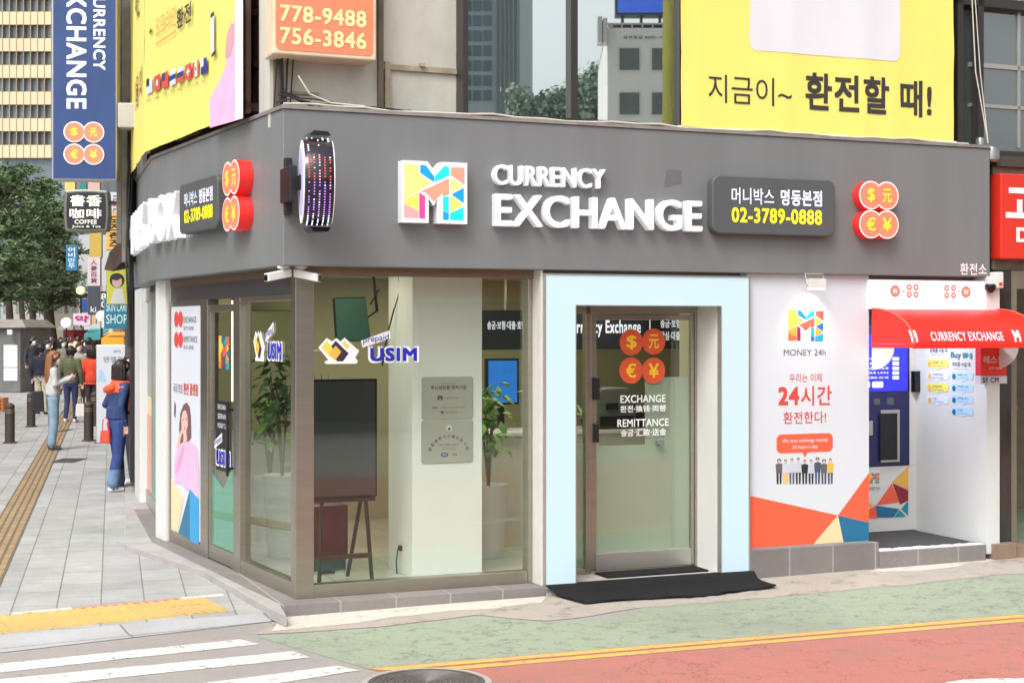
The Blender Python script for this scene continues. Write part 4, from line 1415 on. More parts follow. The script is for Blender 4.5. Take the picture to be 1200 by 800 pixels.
mb.build('lettering', [mat('banner_coral', rgb(232, 140, 86), .6), M_inkd], t)

# orange phone number box on the upper wall
oy = -.0
x0, x1, z0, z1 = F.rect(320, -70, 441, 67, oy)
t = thing('lightbox_sign', 'faded orange box sign with two phone numbers on the concrete wall', 'sign', F.w((x0 + x1) / 2, oy, z0), F.a)
mb = MB(F); mb.box(x0, x1, oy, UY + .05, z0, z1); mb.build('case', mat('cream_case', rgb(216, 194, 166), .5, var=.15, vscale=6), t, bevel=.01)
mb = MB(F); mb.prism(rrect(x0 + .02, x1 - .025, z0 + .03, z1 - .03, .04), oy - .004, oy + .01)
mb.build('face', mat('faded_orange', rgb(226, 132, 96), .45, var=.09, vscale=3), t)
mb = MB(F)
a = F.rect(328, 9.5, 429, 29, oy); mb.text('778-9488', a[0], a[1], a[2], a[3], oy - .006, .0015, .03)
a = F.rect(328, 35.5, 429, 55, oy); mb.text('756-3846', a[0], a[1], a[2], a[3], oy - .006, .0015, .03)
mb.build('lettering', mat('pale_yellow', rgb(244, 226, 160), .5, var=.06, vscale=10), t)

# window and door stickers
M_decal = mat('decal_white', rgb(236, 237, 242), .4, var=.01)


def usim(fr, rect, y, label, full=True):
    x0, x1, z0, z1 = rect
    w, h = x1 - x0, z1 - z0
    t = thing('sticker', label, 'sticker', fr.w((x0 + x1) / 2, y, z0), fr.a)
    if full:
        cw = w * .40
        mb = MB(fr)
        sq = lambda cx, cz, rx, rz: [(cx - rx, cz), (cx - rx * .12, cz - rz), (cx + rx * .12, cz - rz), (cx + rx, cz - rz * .05), (cx + rx * .1, cz + rz), (cx - rx * .1, cz + rz)]
        mb.face([(x0, z0 + h * .5), (x0 + cw * .2, z0 + h * .78), (x0 + cw * .34, z0 + h * .68), (x0 + cw * .44, z0 + h * .78), (x0 + cw * .54, z0 + h * .68), (x0 + cw * .64, z0 + h * .79), (x0 + cw, z0 + h * .4), (x0 + cw * .9, z0 + h * .2),
                 (x0 + cw * .97, z0 + h * .1), (x0 + cw * .93, z0 + h * .03), (x0 + cw * .18, z0 + h * .03), (x0 + cw * .15, z0 + h * .1), (x0 + cw * .25, z0 + h * .14)], y, 0)
        e = y - .0006
        mb.face([(x0 + cw * .07, z0 + h * .5), (x0 + cw * .2, z0 + h * .70), (x0 + cw * .45, z0 + h * .42), (x0 + cw * .3, z0 + h * .2)], e, 1)
        mb.face([(x0 + cw * .32, z0 + h * .55), (x0 + cw * .42, z0 + h * .70), (x0 + cw * .74, z0 + h * .33), (x0 + cw * .6, z0 + h * .1), (x0 + cw * .45, z0 + h * .1)], e - .0004, 3)
        mb.face([(x0 + cw * .26, z0 + h * .33), (x0 + cw * .42, z0 + h * .56), (x0 + cw * .56, z0 + h * .38), (x0 + cw * .4, z0 + h * .12)], e - .0008, 2)
        mb.face([(x0 + cw * .58, z0 + h * .63), (x0 + cw * .64, z0 + h * .70), (x0 + cw * .76, z0 + h * .55), (x0 + cw * .69, z0 + h * .45)], e, 1)
        mb.build('sim_cards', [M_decal, M_yel, M_gold, M_purple], t)
        tx0 = x0 + w * .46
    else:
        tx0 = x0
    tw = x1 - tx0
    mb = MB(fr)
    mb.text('USIM', tx0 + tw * .05, x1, z0 + h * .04, z0 + h * .54, y, .0008, .10, 0)
    c = tx0 + tw * .28
    mb.face([(tx0 - tw * .08, z0 + h * .70), (tx0 + tw * .45, z0 + h * 1.0), (tx0 + tw * .47, z0 + h * .76), (tx0 - tw * .05, z0 + h * .5)], y - .0002, 0)
    mb.build('sticker_outline', M_decal, t)
    mb = MB(fr)
    mb.text('USIM', tx0 + tw * .09, x1 - tw * .04, z0 + h * .09, z0 + h * .49, y - .0022, .001, .055, 0)
    mb.text('prepaid', tx0 - tw * .04, tx0 + tw * .43, z0 + h * .62, z0 + h * .86, y - .0022, .001, .0, 1, slant=.34 * h / w * 1.1)
    mb.build('lettering', [M_usim, M_navy], t)
    return t


usim(F, F.rect(373, 387, 491, 427, .228), .228, 'white edged prepaid USIM sticker with gold cards on the big front window')
usim(L, L.rect(297, 377, 331, 425, SY + .035), SY + .035, 'white edged prepaid USIM sticker on the side window beside the corner post')

# door stickers: coins, words
t = thing('door_sticker', 'four orange coin stickers over white EXCHANGE and REMITTANCE words on the entrance door', 'sticker', F.w(F.x(755, DY), DY, 1.2), F.a)
sy_ = DY - .001
for i, (px_, py_) in enumerate(((740, 401), (766, 400), (739.5, 434), (766, 434))):
    x, z = F.px(px_, py_, sy_)
    mb = MB(F); mb.disc(x, z, .106, sy_ - .0008 * (i % 2)); o = mb.build('coin', mat('coin_sticker', rgb(216, 84, 48), .45, var=.05, emit=0), t)
    s_ = .058
    mb = MB(F); mb.text(SYM[i], x - s_ * .8, x + s_ * .8, z - s_, z + s_, sy_ - .0025, .0008, .025); mb.build('symbol', mat('gold_print', rgb(250, 196, 40), .5), o)
mb = MB(F)
for s_, r_ in (('EXCHANGE', (727, 462.5, 780, 471.5)), ('환전·換钱·両替', (727, 474.5, 780.5, 482.5)), ('REMITTANCE', (723.5, 490.5, 783.5, 499.5)), ('송금·汇款·送金', (727.5, 502, 780.5, 510.5))):
    a = F.rect(*r_, sy_); mb.text(s_, a[0], a[1], a[2], a[3], sy_ - .001, .001, .02)
mb.build('lettering', mat('white_vinyl', rgb(238, 238, 238), .5), t)

# plaques on the boxed column
M_plaque = mat('plaque_steel', rgb(176, 176, 166), .45, .25, var=.05)
py_ = CYa - .012
for k, (r_, lab) in enumerate((((494.5, 441.5, 554.5, 491), 'upper steel plaque with Korean certificate text on the white column'),
                               ((494, 492.5, 554.5, 542), 'lower steel plaque with a round emblem and arched text on the white column'))):
    x0, x1, z0, z1 = F.rect(*r_, py_)
    t = thing('plaque', lab, 'plaque', F.w((x0 + x1) / 2, CYa, z0), F.a)
    mb = MB(F); mb.prism(rrect(x0, x1, z0, z1, .02), py_, CYa - .001); mb.build('plate', M_plaque, t, bevel=.004)
    w, h = x1 - x0, z1 - z0
    T_ = lambda s_, a, b, c, d, bo=0.0, m=0: mb.text(s_, x0 + w * a, x0 + w * b, z0 + h * c, z0 + h * d, py_ - .001, .0008, bo, m)
    mb = MB(F)
    if k == 0:
        T_('혁신성장형 벤처기업', .17, .86, .70, .80, .03); T_('제 2019호', .38, .65, .83, .86); T_('한국핀테크 확인', .44, .72, .48, .525); T_('기술보증기금 중소벤처', .35, .84, .26, .295); T_('벤처확인', .45, .68, .14, .185)
        mb.face([(x0 + w * .3, z0 + h * .45), (x0 + w * .40, z0 + h * .45), (x0 + w * .40, z0 + h * .56), (x0 + w * .3, z0 + h * .56)], py_ - .001, 0)
        mb.face([(x0 + w * .33, z0 + h * .45), (x0 + w * .37, z0 + h * .45), (x0 + w * .35, z0 + h * .51)], py_ - .002, 1)
        mb.disc(x0 + w * .39, z0 + h * .165, .012, py_ - .001, 0, 14); mb.text('KIBO', x0 + w * .2, x0 + w * .3, z0 + h * .255, z0 + h * .3, py_ - .001, .0008, .04)
    else:
        s_ = '품질경영시스템인증기업'
        for i, ch in enumerate(s_):
            a = R(64 - 128 * i / (len(s_) - 1)); cx_p = x0 + w * .52 + w * .40 * math.sin(-a); cz_p = z0 + h * .10 + h * .58 * math.cos(a) * .92
            mb.text(ch, cx_p - w * .03, cx_p + w * .03, cz_p - h * .04, cz_p + h * .04, py_ - .001, .0008, .03, 0, rot=a * .55)
        T_('ISO 9001:2015', .33, .72, .40, .45); T_('주식회사', .38, .67, .31, .35); T_('KAB', .6, .68, .17, .22, .03)
        mb.disc(x0 + w * .53, z0 + h * .82, h * .075, py_ - .001, 2, 20); mb.disc(x0 + w * .53, z0 + h * .80, h * .045, py_ - .002, 0, 4)
        mb.disc(x0 + w * .44, z0 + h * .19, h * .05, py_ - .001, 3, 20, rx=w * .07); T_('ISO', .40, .48, .165, .215, .03, 2)
    mb.build('engraving', [M_ink, M_plaque, M_paper, M_navy], t)

# hanging ticker board inside the shop
t = thing('ticker_board', 'dark ticker board with white lit lettering hanging inside the shop', 'display board', F.w(2.6, 3.0, 1.87), F.a)
TY = 3.0
x0 = F.x(560, TY); x1 = 5.2
zt0, zt1 = F.px(720, 409, TY)[1], F.px(720, 364, TY)[1]
mb = MB(F); mb.box(x0, x1, TY, TY + .08, zt0, zt1); mb.build('case', M_led_off, t, bevel=.005)
mb = MB(F)
a = F.rect(571, 376, 622, 386, TY - .002); mb.text('송금·보험·대출·호험·연', a[0], a[1], a[2], a[3], TY - .001, .001, .03)
a = F.rect(662, 375, 751, 395, TY - .002); mb.text('Currency Exchange', a[0], a[1], a[2], a[3], TY - .001, .001, .03)
a = F.rect(761, 373, 762.2, 397, TY - .002); mb.face([(a[0], a[2]), (a[1], a[2]), (a[1], a[3]), (a[0], a[3])], TY - .002)
a = F.rect(774, 373.5, 797, 384, TY - .002); mb.text('송금·보험', a[0], a[1], a[2], a[3], TY - .001, .001, .03)
a = F.rect(774, 388, 797, 398.5, TY - .002); mb.text('안심·대출', a[0], a[1], a[2], a[3], TY - .001, .001, .03)
mb.build('lettering', M_led_white, t)
mb = MB(F)
for x in (x0 + .3, x1 - .3): mb.tube([(x, TY + .04, zt1), (x, TY + .04, 2.56)], .012, 6)
mb.build('hanger', M_alu, t)

# display stand, hanging screen, chest behind the front window
dy_ = .62
x0, x1, z0, z1 = F.rect(362, 444, 442, 583, dy_)
t = thing('display_stand', 'large dark screen on a black easel behind the front window', 'display stand', F.w((x0 + x1) / 2, dy_, .1), F.a)
mb = MB(F); mb.box(x0, x1, dy_, dy_ + .05, z0, z1); o = mb.build('screen', M_blackgloss, t, bevel=.004)
mb = MB(F); mb.box(x0 + .015, x1 - .015, dy_ - .003, dy_ + .001, z0 + .015, z1 - .015); mb.build('display_glass', mirror_glass('screen_glass', (.022, .026, .028), .06), o)
for px0, px1 in ((377, 374), (424, 417), (428, 436)):
    a, b = F.x(px0, dy_ + .05), F.x(px1, dy_ + (.12 if px0 == 424 else .02))
    mb = MB(F); yb = dy_ + (.35 if px0 == 424 else .02)
    mb.tube([(a, dy_ + .05, z0 + .02), (b, yb, .102)], .017, 6); mb.build('leg', M_black, t)
mb = MB(F); a, b = F.x(374, dy_), F.x(436, dy_); zz = F.px(405, 652, dy_)[1]
mb.box(a, b, dy_ + .005, dy_ + .03, zz - .018, zz + .018); mb.box(x0 + .02, x1 - .02, dy_ - .02, dy_ + .06, z0 - .03, z0 - .002)
mb.build('crossbar', M_black, t)
x0, x1, z0, z1 = F.rect(362, 592, 408, 668, 1.1)
t = thing('storage_chest', 'dark maroon storage chest behind the easel at the front window', 'chest', F.w((x0 + x1) / 2, 1.1, .1), F.a)
mb = MB(F); mb.box(x0, x1, 1.1, 1.5, .22, z1); mb.build('chest_body', mat('maroon_lacquer', rgb(60, 32, 36), .25, var=.1), t, bevel=.01)
mb = MB(F); mb.box(x0 + .02, x1 - .02, 1.1, 1.45, .13, .218); mb.build('chest_base', mat('chest_teal', rgb(38, 56, 58), .3), t)
mb = MB(F)
for a in (x0 + .03, x1 - .1):
    mb.box(a, a + .07, 1.12, 1.4, .1, .13)
mb.build('chest_foot', M_white, t)
hy = 1.5
mb = MB(F)
P = [F.px(a, b, hy) for a, b in ((399, 400), (440, 400), (427, 348), (390, 349))]
t = thing('hanging_screen', 'dark green-tinted screen hanging tilted inside the front window', 'screen', F.w(P[0][0], hy, P[0][1]), F.a)
pts = [(P[0][0], hy + .12, P[0][1]), (P[1][0], hy + .12, P[1][1]), (P[2][0], hy - .03, P[2][1]), (P[3][0], hy - .03, P[3][1])]
mb.add(pts + [(a, b + .05, c) for a, b, c in pts], [(0, 1, 2, 3), (7, 6, 5, 4), (0, 4, 5, 1), (1, 5, 6, 2), (2, 6, 7, 3), (3, 7, 4, 0)])
o = mb.build('casing', M_black, t, bevel=.004)
mb = MB(F); ins = [Vector(p) for p in pts]; c_ = sum(ins, Vector()) / 4
mb.add([tuple(p + (c_ - p) * .045 + Vector((0, -.004, 0))) for p in ins], [(0, 1, 2, 3)]); mb.build('display', mat('screen_green', rgb(60, 96, 84), .25, emit=.12, ecol=rgb(60, 100, 86)), o)
mb = MB(F); mb.tube([(P[2][0] + .02, hy + .06, (P[2][1] + P[1][1]) / 2), (P[2][0] + .14, hy + .1, 2.2), (P[2][0] + .1, hy + .1, 2.55)], .014, 6); mb.tube([(P[2][0] + .05, hy, 2.25), (P[2][0] + .12, hy - .02, 2.38)], .008, 5)
mb.build('ceiling_bracket', M_black, t)
mb = MB(F)
a, b = F.px(467, 322, 1.0), F.px(461, 372, 1.0)
mb.tube([(a[0], 1.0, 2.55), (a[0] + .01, 1.0, 2.35), (b[0] + .02, 1.05, 2.2), (b[0] - .02, 1.1, 2.0), (b[0] - .03, 1.2, 1.75)], .007, 5)
tag(mb.build('cable', M_cable), 'black cable hanging from the shop ceiling beside the white column', 'cable')
mb = MB(F); x, z = F.px(469, 640, 1.0); xx = CXa - .002
mb.box(xx - .02, xx, .90, .95, z - .02, z + .02); mb.tube([(xx - .03, .92, z), (xx - .05, .90, z - .1), (xx - .045, .9, .105)], .006, 5)
tag(mb.build('wall_socket', M_black), 'black plug and lead low on the side of the white column', 'socket')


# indoor plants
def leaf_mesh(mb, base, tip, w, fold=.25, m=0, up=Vector((0, 0, 1))):
    base, tip = Vector(base), Vector(tip)
    d = tip - base
    s_ = d.cross(up)
    s_ = s_.normalized() * w if s_.length > 1e-6 else Vector((w, 0, 0))
    nrm = s_.cross(d).normalized()
    mid = base + d * .45 - nrm * (-w * fold)
    mb.add([base, base + d * .35 + s_ - nrm * w * fold * .5, tip - nrm * w * .4, base + d * .35 - s_ - nrm * w * fold * .5, mid], [(0, 1, 4), (1, 2, 4), (2, 3, 4), (3, 0, 4)], m, True)


M_leafin = mat('leaf_bright', rgb(128, 170, 84), .5, var=.3, vscale=6)
M_leafdk = mat('leaf_dark', rgb(66, 96, 56), .5, var=.3, vscale=6)


def pot_plant(loc, h, label, n=26, spread=.4, w=.06, dark=False, palm=False, pot=(.16, .35)):
    t = thing('potted_plant', label, 'plant', loc)
    mb = MB(); mb.lathe(loc, [(pot[0] * .75, 0), (pot[0], pot[1]), (pot[0] * .9, pot[1]), (pot[0] * .85, pot[1] - .04)], 18, 0, True); mb.build('pot', M_white, t, smooth=True)
    mb = MB()
    for k in range(4):
        a = rnd.uniform(0, 6.28)
        mb.tube([Vector(loc) + Vector((0, 0, pot[1] - .05)), Vector(loc) + Vector((.05 * math.cos(a), .05 * math.sin(a), pot[1] + (h - pot[1]) * .5)), Vector(loc) + Vector((.12 * math.cos(a), .12 * math.sin(a), h * .86))], .012, 5, 0, .006, True)
    mb.build('stem', mat('stem_brown', rgb(110, 100, 62), .7, var=.2), t)
    mb = MB()
    for k in range(n):
        a = rnd.uniform(0, 6.28); zz = pot[1] + (h - pot[1]) * rnd.uniform(.35, 1)
        r_ = spread * rnd.uniform(.2, 1)
        b_ = Vector(loc) + Vector((.05 * math.cos(a), .05 * math.sin(a), zz))
        if palm:
            b_ = Vector(loc) + Vector((0, 0, pot[1] + (h - pot[1]) * .45))
            tip = b_ + Vector((r_ * math.cos(a), r_ * math.sin(a), (h - pot[1]) * rnd.uniform(.1, .55)))
            leaf_mesh(mb, b_, tip, w * .45)
        else:
            c_ = b_ + Vector((r_ * .5 * math.cos(a), r_ * .5 * math.sin(a), rnd.uniform(0, .1)))
            e_ = c_ + Vector((r_ * .45 * math.cos(a), r_ * .45 * math.sin(a), -rnd.uniform(-.04, .16))); leaf_mesh(mb, c_, e_, w * rnd.uniform(.45, .8)); a += rnd.uniform(1, 5); leaf_mesh(mb, b_, b_ + Vector((r_ * .5 * math.cos(a), r_ * .5 * math.sin(a), rnd.uniform(-.1, .12))), w * rnd.uniform(.4, .7))
    mb.build('foliage', M_leafdk if dark else M_leafin, t)


pot_plant(F.w(2.15, 1.5, .1), 1.42, 'leafy green plant in a tall white pot right of the white column', 46, .42, .075, pot=(.17, .62))
pot_plant(F.w(.92, 2.3, .1), 1.62, 'palm-like plant with thin leaves standing behind the easel screen', 44, .5, .05, palm=True, dark=True, pot=(.15, .8))
pot_plant(F.w(.52, 2.2, .1), 1.75, 'dark bushy plant inside the side window', 54, .32, .06, dark=True, pot=(.17, .7))
pot_plant(F.w(.62, 3.1, .1), 1.35, 'bright green plant behind the side window, beside the dark bushy one', 40, .38, .075, pot=(.17, .6))
# blue information screen
x0, x1, z0, z1 = F.rect(570, 420, 608, 474, 2.6)
t = thing('wall_screen', 'blue lit information screen behind the leafy plant', 'screen', F.w(x0, 2.6, z0), F.a)
mb = MB(F); mb.box(x0, x1, 2.6, 2.65, z0, z1); mb.build('casing', M_black, t)
mb = MB(F); mb.box(x0 + .02, x1 - .02, 2.595, 2.6, z0 + .02, z1 - .02); mb.build('display', mat('screen_blue', rgb(40, 110, 200), .3, var=.15, vscale=5, emit=.35, ecol=rgb(40, 120, 215)), t)
mb = MB(F); mb.box((x0 + x1) / 2 - .03, (x0 + x1) / 2 + .03, 2.63, 2.67, .1, z0); mb.box(x0, x1, 2.55, 2.75, .1, .12); mb.build('stand', M_black, t)
# reception counter and what stands on it
t = thing('counter', 'pale reception counter facing the entrance door', 'counter', F.w(2.8, 2.0, .1), F.a)
mb = MB(F); mb.box(2.05, 4.6, 2.0, 2.5, .1, 1.08); mb.build('counter_front', mat('counter_cream', rgb(206, 204, 190), .5, var=.04), t, bevel=.008)
mb = MB(F); mb.box(1.98, 4.65, 1.96, 2.55, 1.083, 1.12); mb.build('counter_top', M_white, t, bevel=.006)
x, z = F.px(715, 500, 2.2)
t = thing('printer', 'grey rounded banknote printer on the reception counter', 'printer', F.w(x, 2.2, 1.12), F.a)
mb = MB(F); mb.prism(rrect(x - .22, x + .2, 1.122, 1.5, .1), 2.05, 2.4); mb.build('printer_body', mat('printer_grey', rgb(104, 108, 104), .4, var=.1), t, bevel=.02)
mb = MB(F); mb.box(x - .18, x + .16, 2.02, 2.048, 1.15, 1.24); mb.box(x - .12, x - .0, 2.03, 2.048, 1.3, 1.36); mb.build('printer_tray', M_black, t)
x, z = F.px(686, 497, 2.2)
mb = MB(F); mb.fr = F
for k in range(30):
    a = rnd.uniform(0, 6.28); b_ = F.w(x, 2.15, 1.2); leaf_mesh(mb, b_ + Vector((0, 0, rnd.uniform(-.02, .05))), b_ + Vector((.14 * math.cos(a), .14 * math.sin(a), rnd.uniform(-.02, .18))), .03)
mb.lathe((x, 2.15, 1.121), [(.05, 0), (.07, .09), (.06, .09)], 12, 1)
tag(mb.build('desk_plant', [M_leafin, M_black]), 'small green plant in a black pot on the reception counter', 'plant')
x, z = F.px(752, 500, 2.15)
t = thing('card_terminal', 'small dark terminal on the reception counter right of the printer', 'terminal', F.w(x, 2.15, 1.12), F.a)
mb = MB(F); mb.add([(x - .06, 2.08, 1.121), (x + .06, 2.08, 1.121), (x + .06, 2.24, 1.121), (x - .06, 2.24, 1.121), (x - .06, 2.12, 1.24), (x + .06, 2.12, 1.24), (x + .06, 2.2, 1.32), (x - .06, 2.2, 1.32)], [(3, 2, 1, 0), (4, 5, 6, 7), (0, 1, 5, 4), (1, 2, 6, 5), (2, 3, 7, 6), (3, 0, 4, 7)]); mb.build('terminal_body', M_black, t, bevel=.006)
mb = MB(F); mb.add([(x - .045, 2.128, 1.25), (x + .045, 2.128, 1.25), (x + .045, 2.19, 1.312), (x - .045, 2.19, 1.312)], [(0, 1, 2, 3)]); mb.build('keypad', M_led_off, t)

# poster in the side bay and stickers on the side door
PX = SY + .003
x0, x1 = lx(200.5), lx(234)
t = thing('poster', 'tall white poster of a woman in pink beside the side door', 'poster', L.w((x0 + x1) / 2, SY, .2), L.a)
mb = MB(L); mb.box(x0, x1, SY + .002, SY + .012, .201, 2.249); mb.build('poster_sheet', M_paper, t)
y_ = SY - .001
qq = lambda ps: [L.px(a, b, y_) for a, b in ps]
mb = MB(L)
mb.face(qq([(200.5, 560), (215, 585), (208, 622), (200.5, 620)]), y_, 0)
mb.face(qq([(209, 624), (222.5, 573), (222.5, 633)]), y_ - .0006, 1); mb.face(qq([(222.5, 573), (233, 585), (233, 638), (222.5, 633)]), y_ - .0006, 2)
mb.build('printed_triangles', [M_cream, M_bluep, mat('printed_sky', rgb(30, 150, 206), .4, var=.02)], t)
mb = MB(L)
mb.face(qq([(205, 566), (204, 545), (206, 530), (211, 519), (214, 516), (222, 516), (228, 521), (231.5, 530), (233, 548), (233, 584), (222.5, 572), (218, 575), (214, 566)]), y_ - .001, 0)
mb.face(qq([(205, 552), (209, 536), (214, 522), (217, 524), (213, 542), (208, 556)]), y_ - .0014, 3)
mb.face(qq([(211, 520), (210, 500), (211.5, 484), (215, 474), (219, 471.5), (222, 476), (223.5, 488), (224, 512), (221, 517), (214, 518)]), y_ - .0018, 2)
mb.face(qq([(213, 503), (212.6, 490), (214.5, 482), (217.5, 480), (220, 486), (220.3, 498), (218.5, 506), (216, 509), (214, 507)]), y_ - .0024, 1)
mb.face(qq([(215.3, 508), (218.6, 506), (219.5, 514), (217.5, 522), (215, 517)]), y_ - .0022, 1)
mb.face(qq([(207, 524), (209.5, 512), (212.6, 503), (214.4, 506), (211.6, 516), (210, 526)]), y_ - .0028, 1)
mb.face(qq([(214, 491.5), (215.6, 490.8), (215.6, 492), (214, 492.4)]), y_ - .003, 2); mb.face(qq([(217.6, 490), (219.4, 489.6), (219.4, 490.8), (217.6, 491.2)]), y_ - .003, 2); mb.face(qq([(215.6, 501.5), (218, 500.6), (217.4, 502.6), (216, 503)]), y_ - .003, 4)
mb.face(qq([(204.5, 470), (206, 474), (205.4, 490), (204, 486)]), y_ - .001, 2)
mb.build('printed_figure', [M_pinkp, M_skinp, M_hairp, mat('printed_rose', rgb(206, 150, 186), .5, var=.06), M_inkred], t)
mb = MB(L)
for (a, b) in ((206.5, 374), (211.5, 374), (206.5, 398), (211.5, 398)):
    x, z = L.px(a, b, y_)
    mb.disc(x, z, .072, y_, 0, 20)
a = L.rect(215, 371, 230, 378, y_); mb.text('EXCHANGE', a[0], a[1], a[2], a[3], y_, .001, .0, 1)
a = L.rect(215, 382, 227, 387, y_); mb.text('환전·両替', a[0], a[1], a[2], a[3], y_, .001, .0, 1)
a = L.rect(215, 394, 231, 401, y_); mb.text('REMITTANCE', a[0], a[1], a[2], a[3], y_, .001, .0, 1)
a = L.rect(215, 404, 227, 409, y_); mb.text('송금·送金', a[0], a[1], a[2], a[3], y_, .001, .0, 1)
a = L.rect(203, 449, 214, 461, y_); mb.text('국내 최초', a[0], a[1], a[2], a[3], y_, .001, .0, 1)
a = L.rect(215, 449, 232, 463, y_); mb.text('환전 플랫폼', a[0], a[1], a[2], a[3], y_, .001, .03, 0)
mb.build('lettering', [M_inkred, M_ink], t)

y_ = SY + .028
x0, x1, z0, z1 = L.rect(256, 391, 269, 435, y_)
t = thing('sticker', 'orange and red M emblem sticker high on the side door glass', 'sticker', L.w(x0, y_, z0), L.a)
mb = MB(L); emblem(mb, x0, x1, z0, z1, y_); mb.build('emblem_print', M_INK, t)
x0, x1, z0, z1 = L.rect(253, 470, 271, 552, y_)
t = thing('sticker', 'black sticker with white service words on the side door glass', 'sticker', L.w(x0, y_, z0), L.a)
mb = MB(L); mb.box(x0, x1, y_, y_ + .001, z0, z1); mb.build('sticker_sheet', M_black, t)
mb = MB(L)
for i, s_ in enumerate(('EXCHANGE', 'SERVICE', 'MONEY CARD')):
    a = L.rect(255.5, 474 + i * 11, 268.5, 480 + i * 11, y_); mb.text(s_, a[0], a[1], a[2], a[3], y_ - .0012, .001, .02)
mb.build('lettering', M_paper, t)
usim(L, L.rect(252, 507, 270.5, 549, y_ - .003), y_ - .003, 'small prepaid USIM sticker without cards over the black sticker on the side door', False)
mb = MB(L); mb.box(lx(268.6), lx(269.8), SY + .02, SY + .024, L.px(268, 470, SY)[1], L.px(268, 352, SY)[1])
tag(mb.build('light_strip', mat('strip_glow', (1, .95, .85), .5, emit=1.3, ecol=(1, .93, .8))), 'thin vertical warm light strip at the edge of the side door', 'light strip')

# ------------------------------------------------------------------ 24 hour counter
PY = .056
t = thing('wall_poster', 'tall white MONEY 24h wall graphic with orange and blue triangles', 'poster', F.w((XP0 + XP1) / 2, .06, .27), F.a)
mb = MB(F); mb.box(XP0, XP1 - .001, PY, PY + .003, .27, 2.46); mb.build('poster_sheet', M_paper, t)
fq = lambda ps: [F.px(a, b, y_) for a, b in ps]
y_ = PY - .0015
ex = XP1 - .002
def cl(ps): return [(min(max(a, XP0 + .001), ex), max(b, .272)) for a, b in fq(ps)]
mb = MB(F)
mb.face(cl([(877, 580), (982, 603.5), (953, 641), (877, 645)]), y_, 0); mb.face(cl([(982, 603.5), (1019, 554), (1019, 612)]), y_, 0)
mb.face(cl([(982, 603.5), (988.5, 638), (953, 641)]), y_, 1); mb.face(cl([(982, 603.5), (1019, 612), (1019, 640), (988.5, 641)]), y_, 2)
mb.build('printed_triangles', [M_orange, M_cream, M_bluep], t)
a = F.rect(922.5, 361, 967, 402, y_); mb = MB(F); emblem(mb, a[0], a[1], a[2], a[3], y_); mb.build('emblem_print', M_INK, t)
mb = MB(F)
for s_, r_, bo, m_ in (('MONEY 24h', (918.5, 409, 967.5, 416.5), 0, 1), ('우리는 이제', (925, 437.5, 963, 447.5), 0, 0), ('24', (912, 453, 936.5, 474.5), .05, 0), ('시간', (938.5, 452, 974.5, 475), .015, 0), ('환전한다!', (918, 482, 968, 496), .01, 0)):
    a = F.rect(*r_, y_); mb.text(s_, a[0], a[1], a[2], a[3], y_, .001, bo, m_)
mb.build('lettering', [M_inkred, M_ink], t)
a = F.rect(910, 508, 976, 530, y_)
mb = MB(F); mb.face(rrect(a[0], a[1], a[2], a[3], .045), y_); xx = (a[0] + a[1]) / 2; mb.face([(xx - .025, a[2] + .001), (xx + .025, a[2] + .001), (xx, a[2] - .04)], y_ - .0005); o = mb.build('speech_bubble', M_orange, t)
mb = MB(F)
b_ = F.rect(916.5, 513.5, 970, 519, y_); mb.text('We now exchange money', b_[0], b_[1], b_[2], b_[3], y_ - .001, .001, .012)
b_ = F.rect(928.5, 521, 958.5, 526.5, y_); mb.text('24 hours a day.', b_[0], b_[1], b_[2], b_[3], y_ - .001, .001, .012)
mb.build('lettering', M_paper, o)
mb = MB(F)
cols = [(2, 0), (3, 1), (3, 2), (3, 0), (0, 0), (3, 0), (4, 4), (2, 4), (1, 4)]
for i in range(9):
    px_ = 913 + i * 7.5
    hh = rnd.uniform(-1, 2)
    xa_, za_ = F.px(px_, 567, y_); _, zt = F.px(px_, 537 + hh, y_)
    h = zt - za_; tc_, lc_ = cols[i]
    for s_ in (-1, 1): mb.face([(xa_ + s_ * .004, za_ + h * .5), (xa_ + s_ * .026, za_ + h * .5), (xa_ + s_ * .022, za_), (xa_ + s_ * .006, za_)], y_, lc_)
    mb.face([(xa_ - .028, za_ + h * .45), (xa_ + .028, za_ + h * .45), (xa_ + .034, za_ + h * .8), (xa_ + .012, za_ + h * .84), (xa_ - .012, za_ + h * .84), (xa_ - .034, za_ + h * .8)], y_ - .0005, tc_)
    mb.disc(xa_, za_ + h * .92, .014, y_ - .001, 5, 10, rx=.011); mb.disc(xa_, za_ + h * .95, .015, y_ - .0008, 0, 10, rx=.014 + .006 * (i in (0, 6, 7)))
mb.build('printed_people', [M_inkd, M_gold, M_ink, mat('printed_shirt', rgb(190, 196, 208), .5), mat('printed_slate', rgb(70, 80, 100), .5), M_skinp], t)
# small flood lamp over the poster
x, z = F.px(955, 334, -.05)
t = thing('flood_lamp', 'white lit flood lamp fixed above the MONEY 24h wall graphic', 'lamp', F.w(x, 0, z), F.a)
mb = MB(F); mb.box(x - .08, x + .08, -.1, -.04, z - .03, z + .05); mb.build('lamp_body', mat('clear_lamp', rgb(206, 204, 200), .3, var=.1), t, bevel=.006)
mb = MB(F); mb.box(x - .07, x + .07, -.095, -.045, z - .034, z - .0302); mb.build('lamp_glass', mat('flood_glow', (1, 1, 1), .5, emit=6), t)
mb = MB(F); mb.tube([(x - .085, -.07, z), (x - .085, -.03, FZ0), (x + .085, -.03, FZ0), (x + .085, -.07, z)], .006, 5); mb.build('lamp_arm', M_alu, t)
l = bpy.data.lights.new('flood_beam', 'SPOT'); l.energy = 9; l.spot_size = R(110); l.spot_blend = 1; l.shadow_soft_size = .04
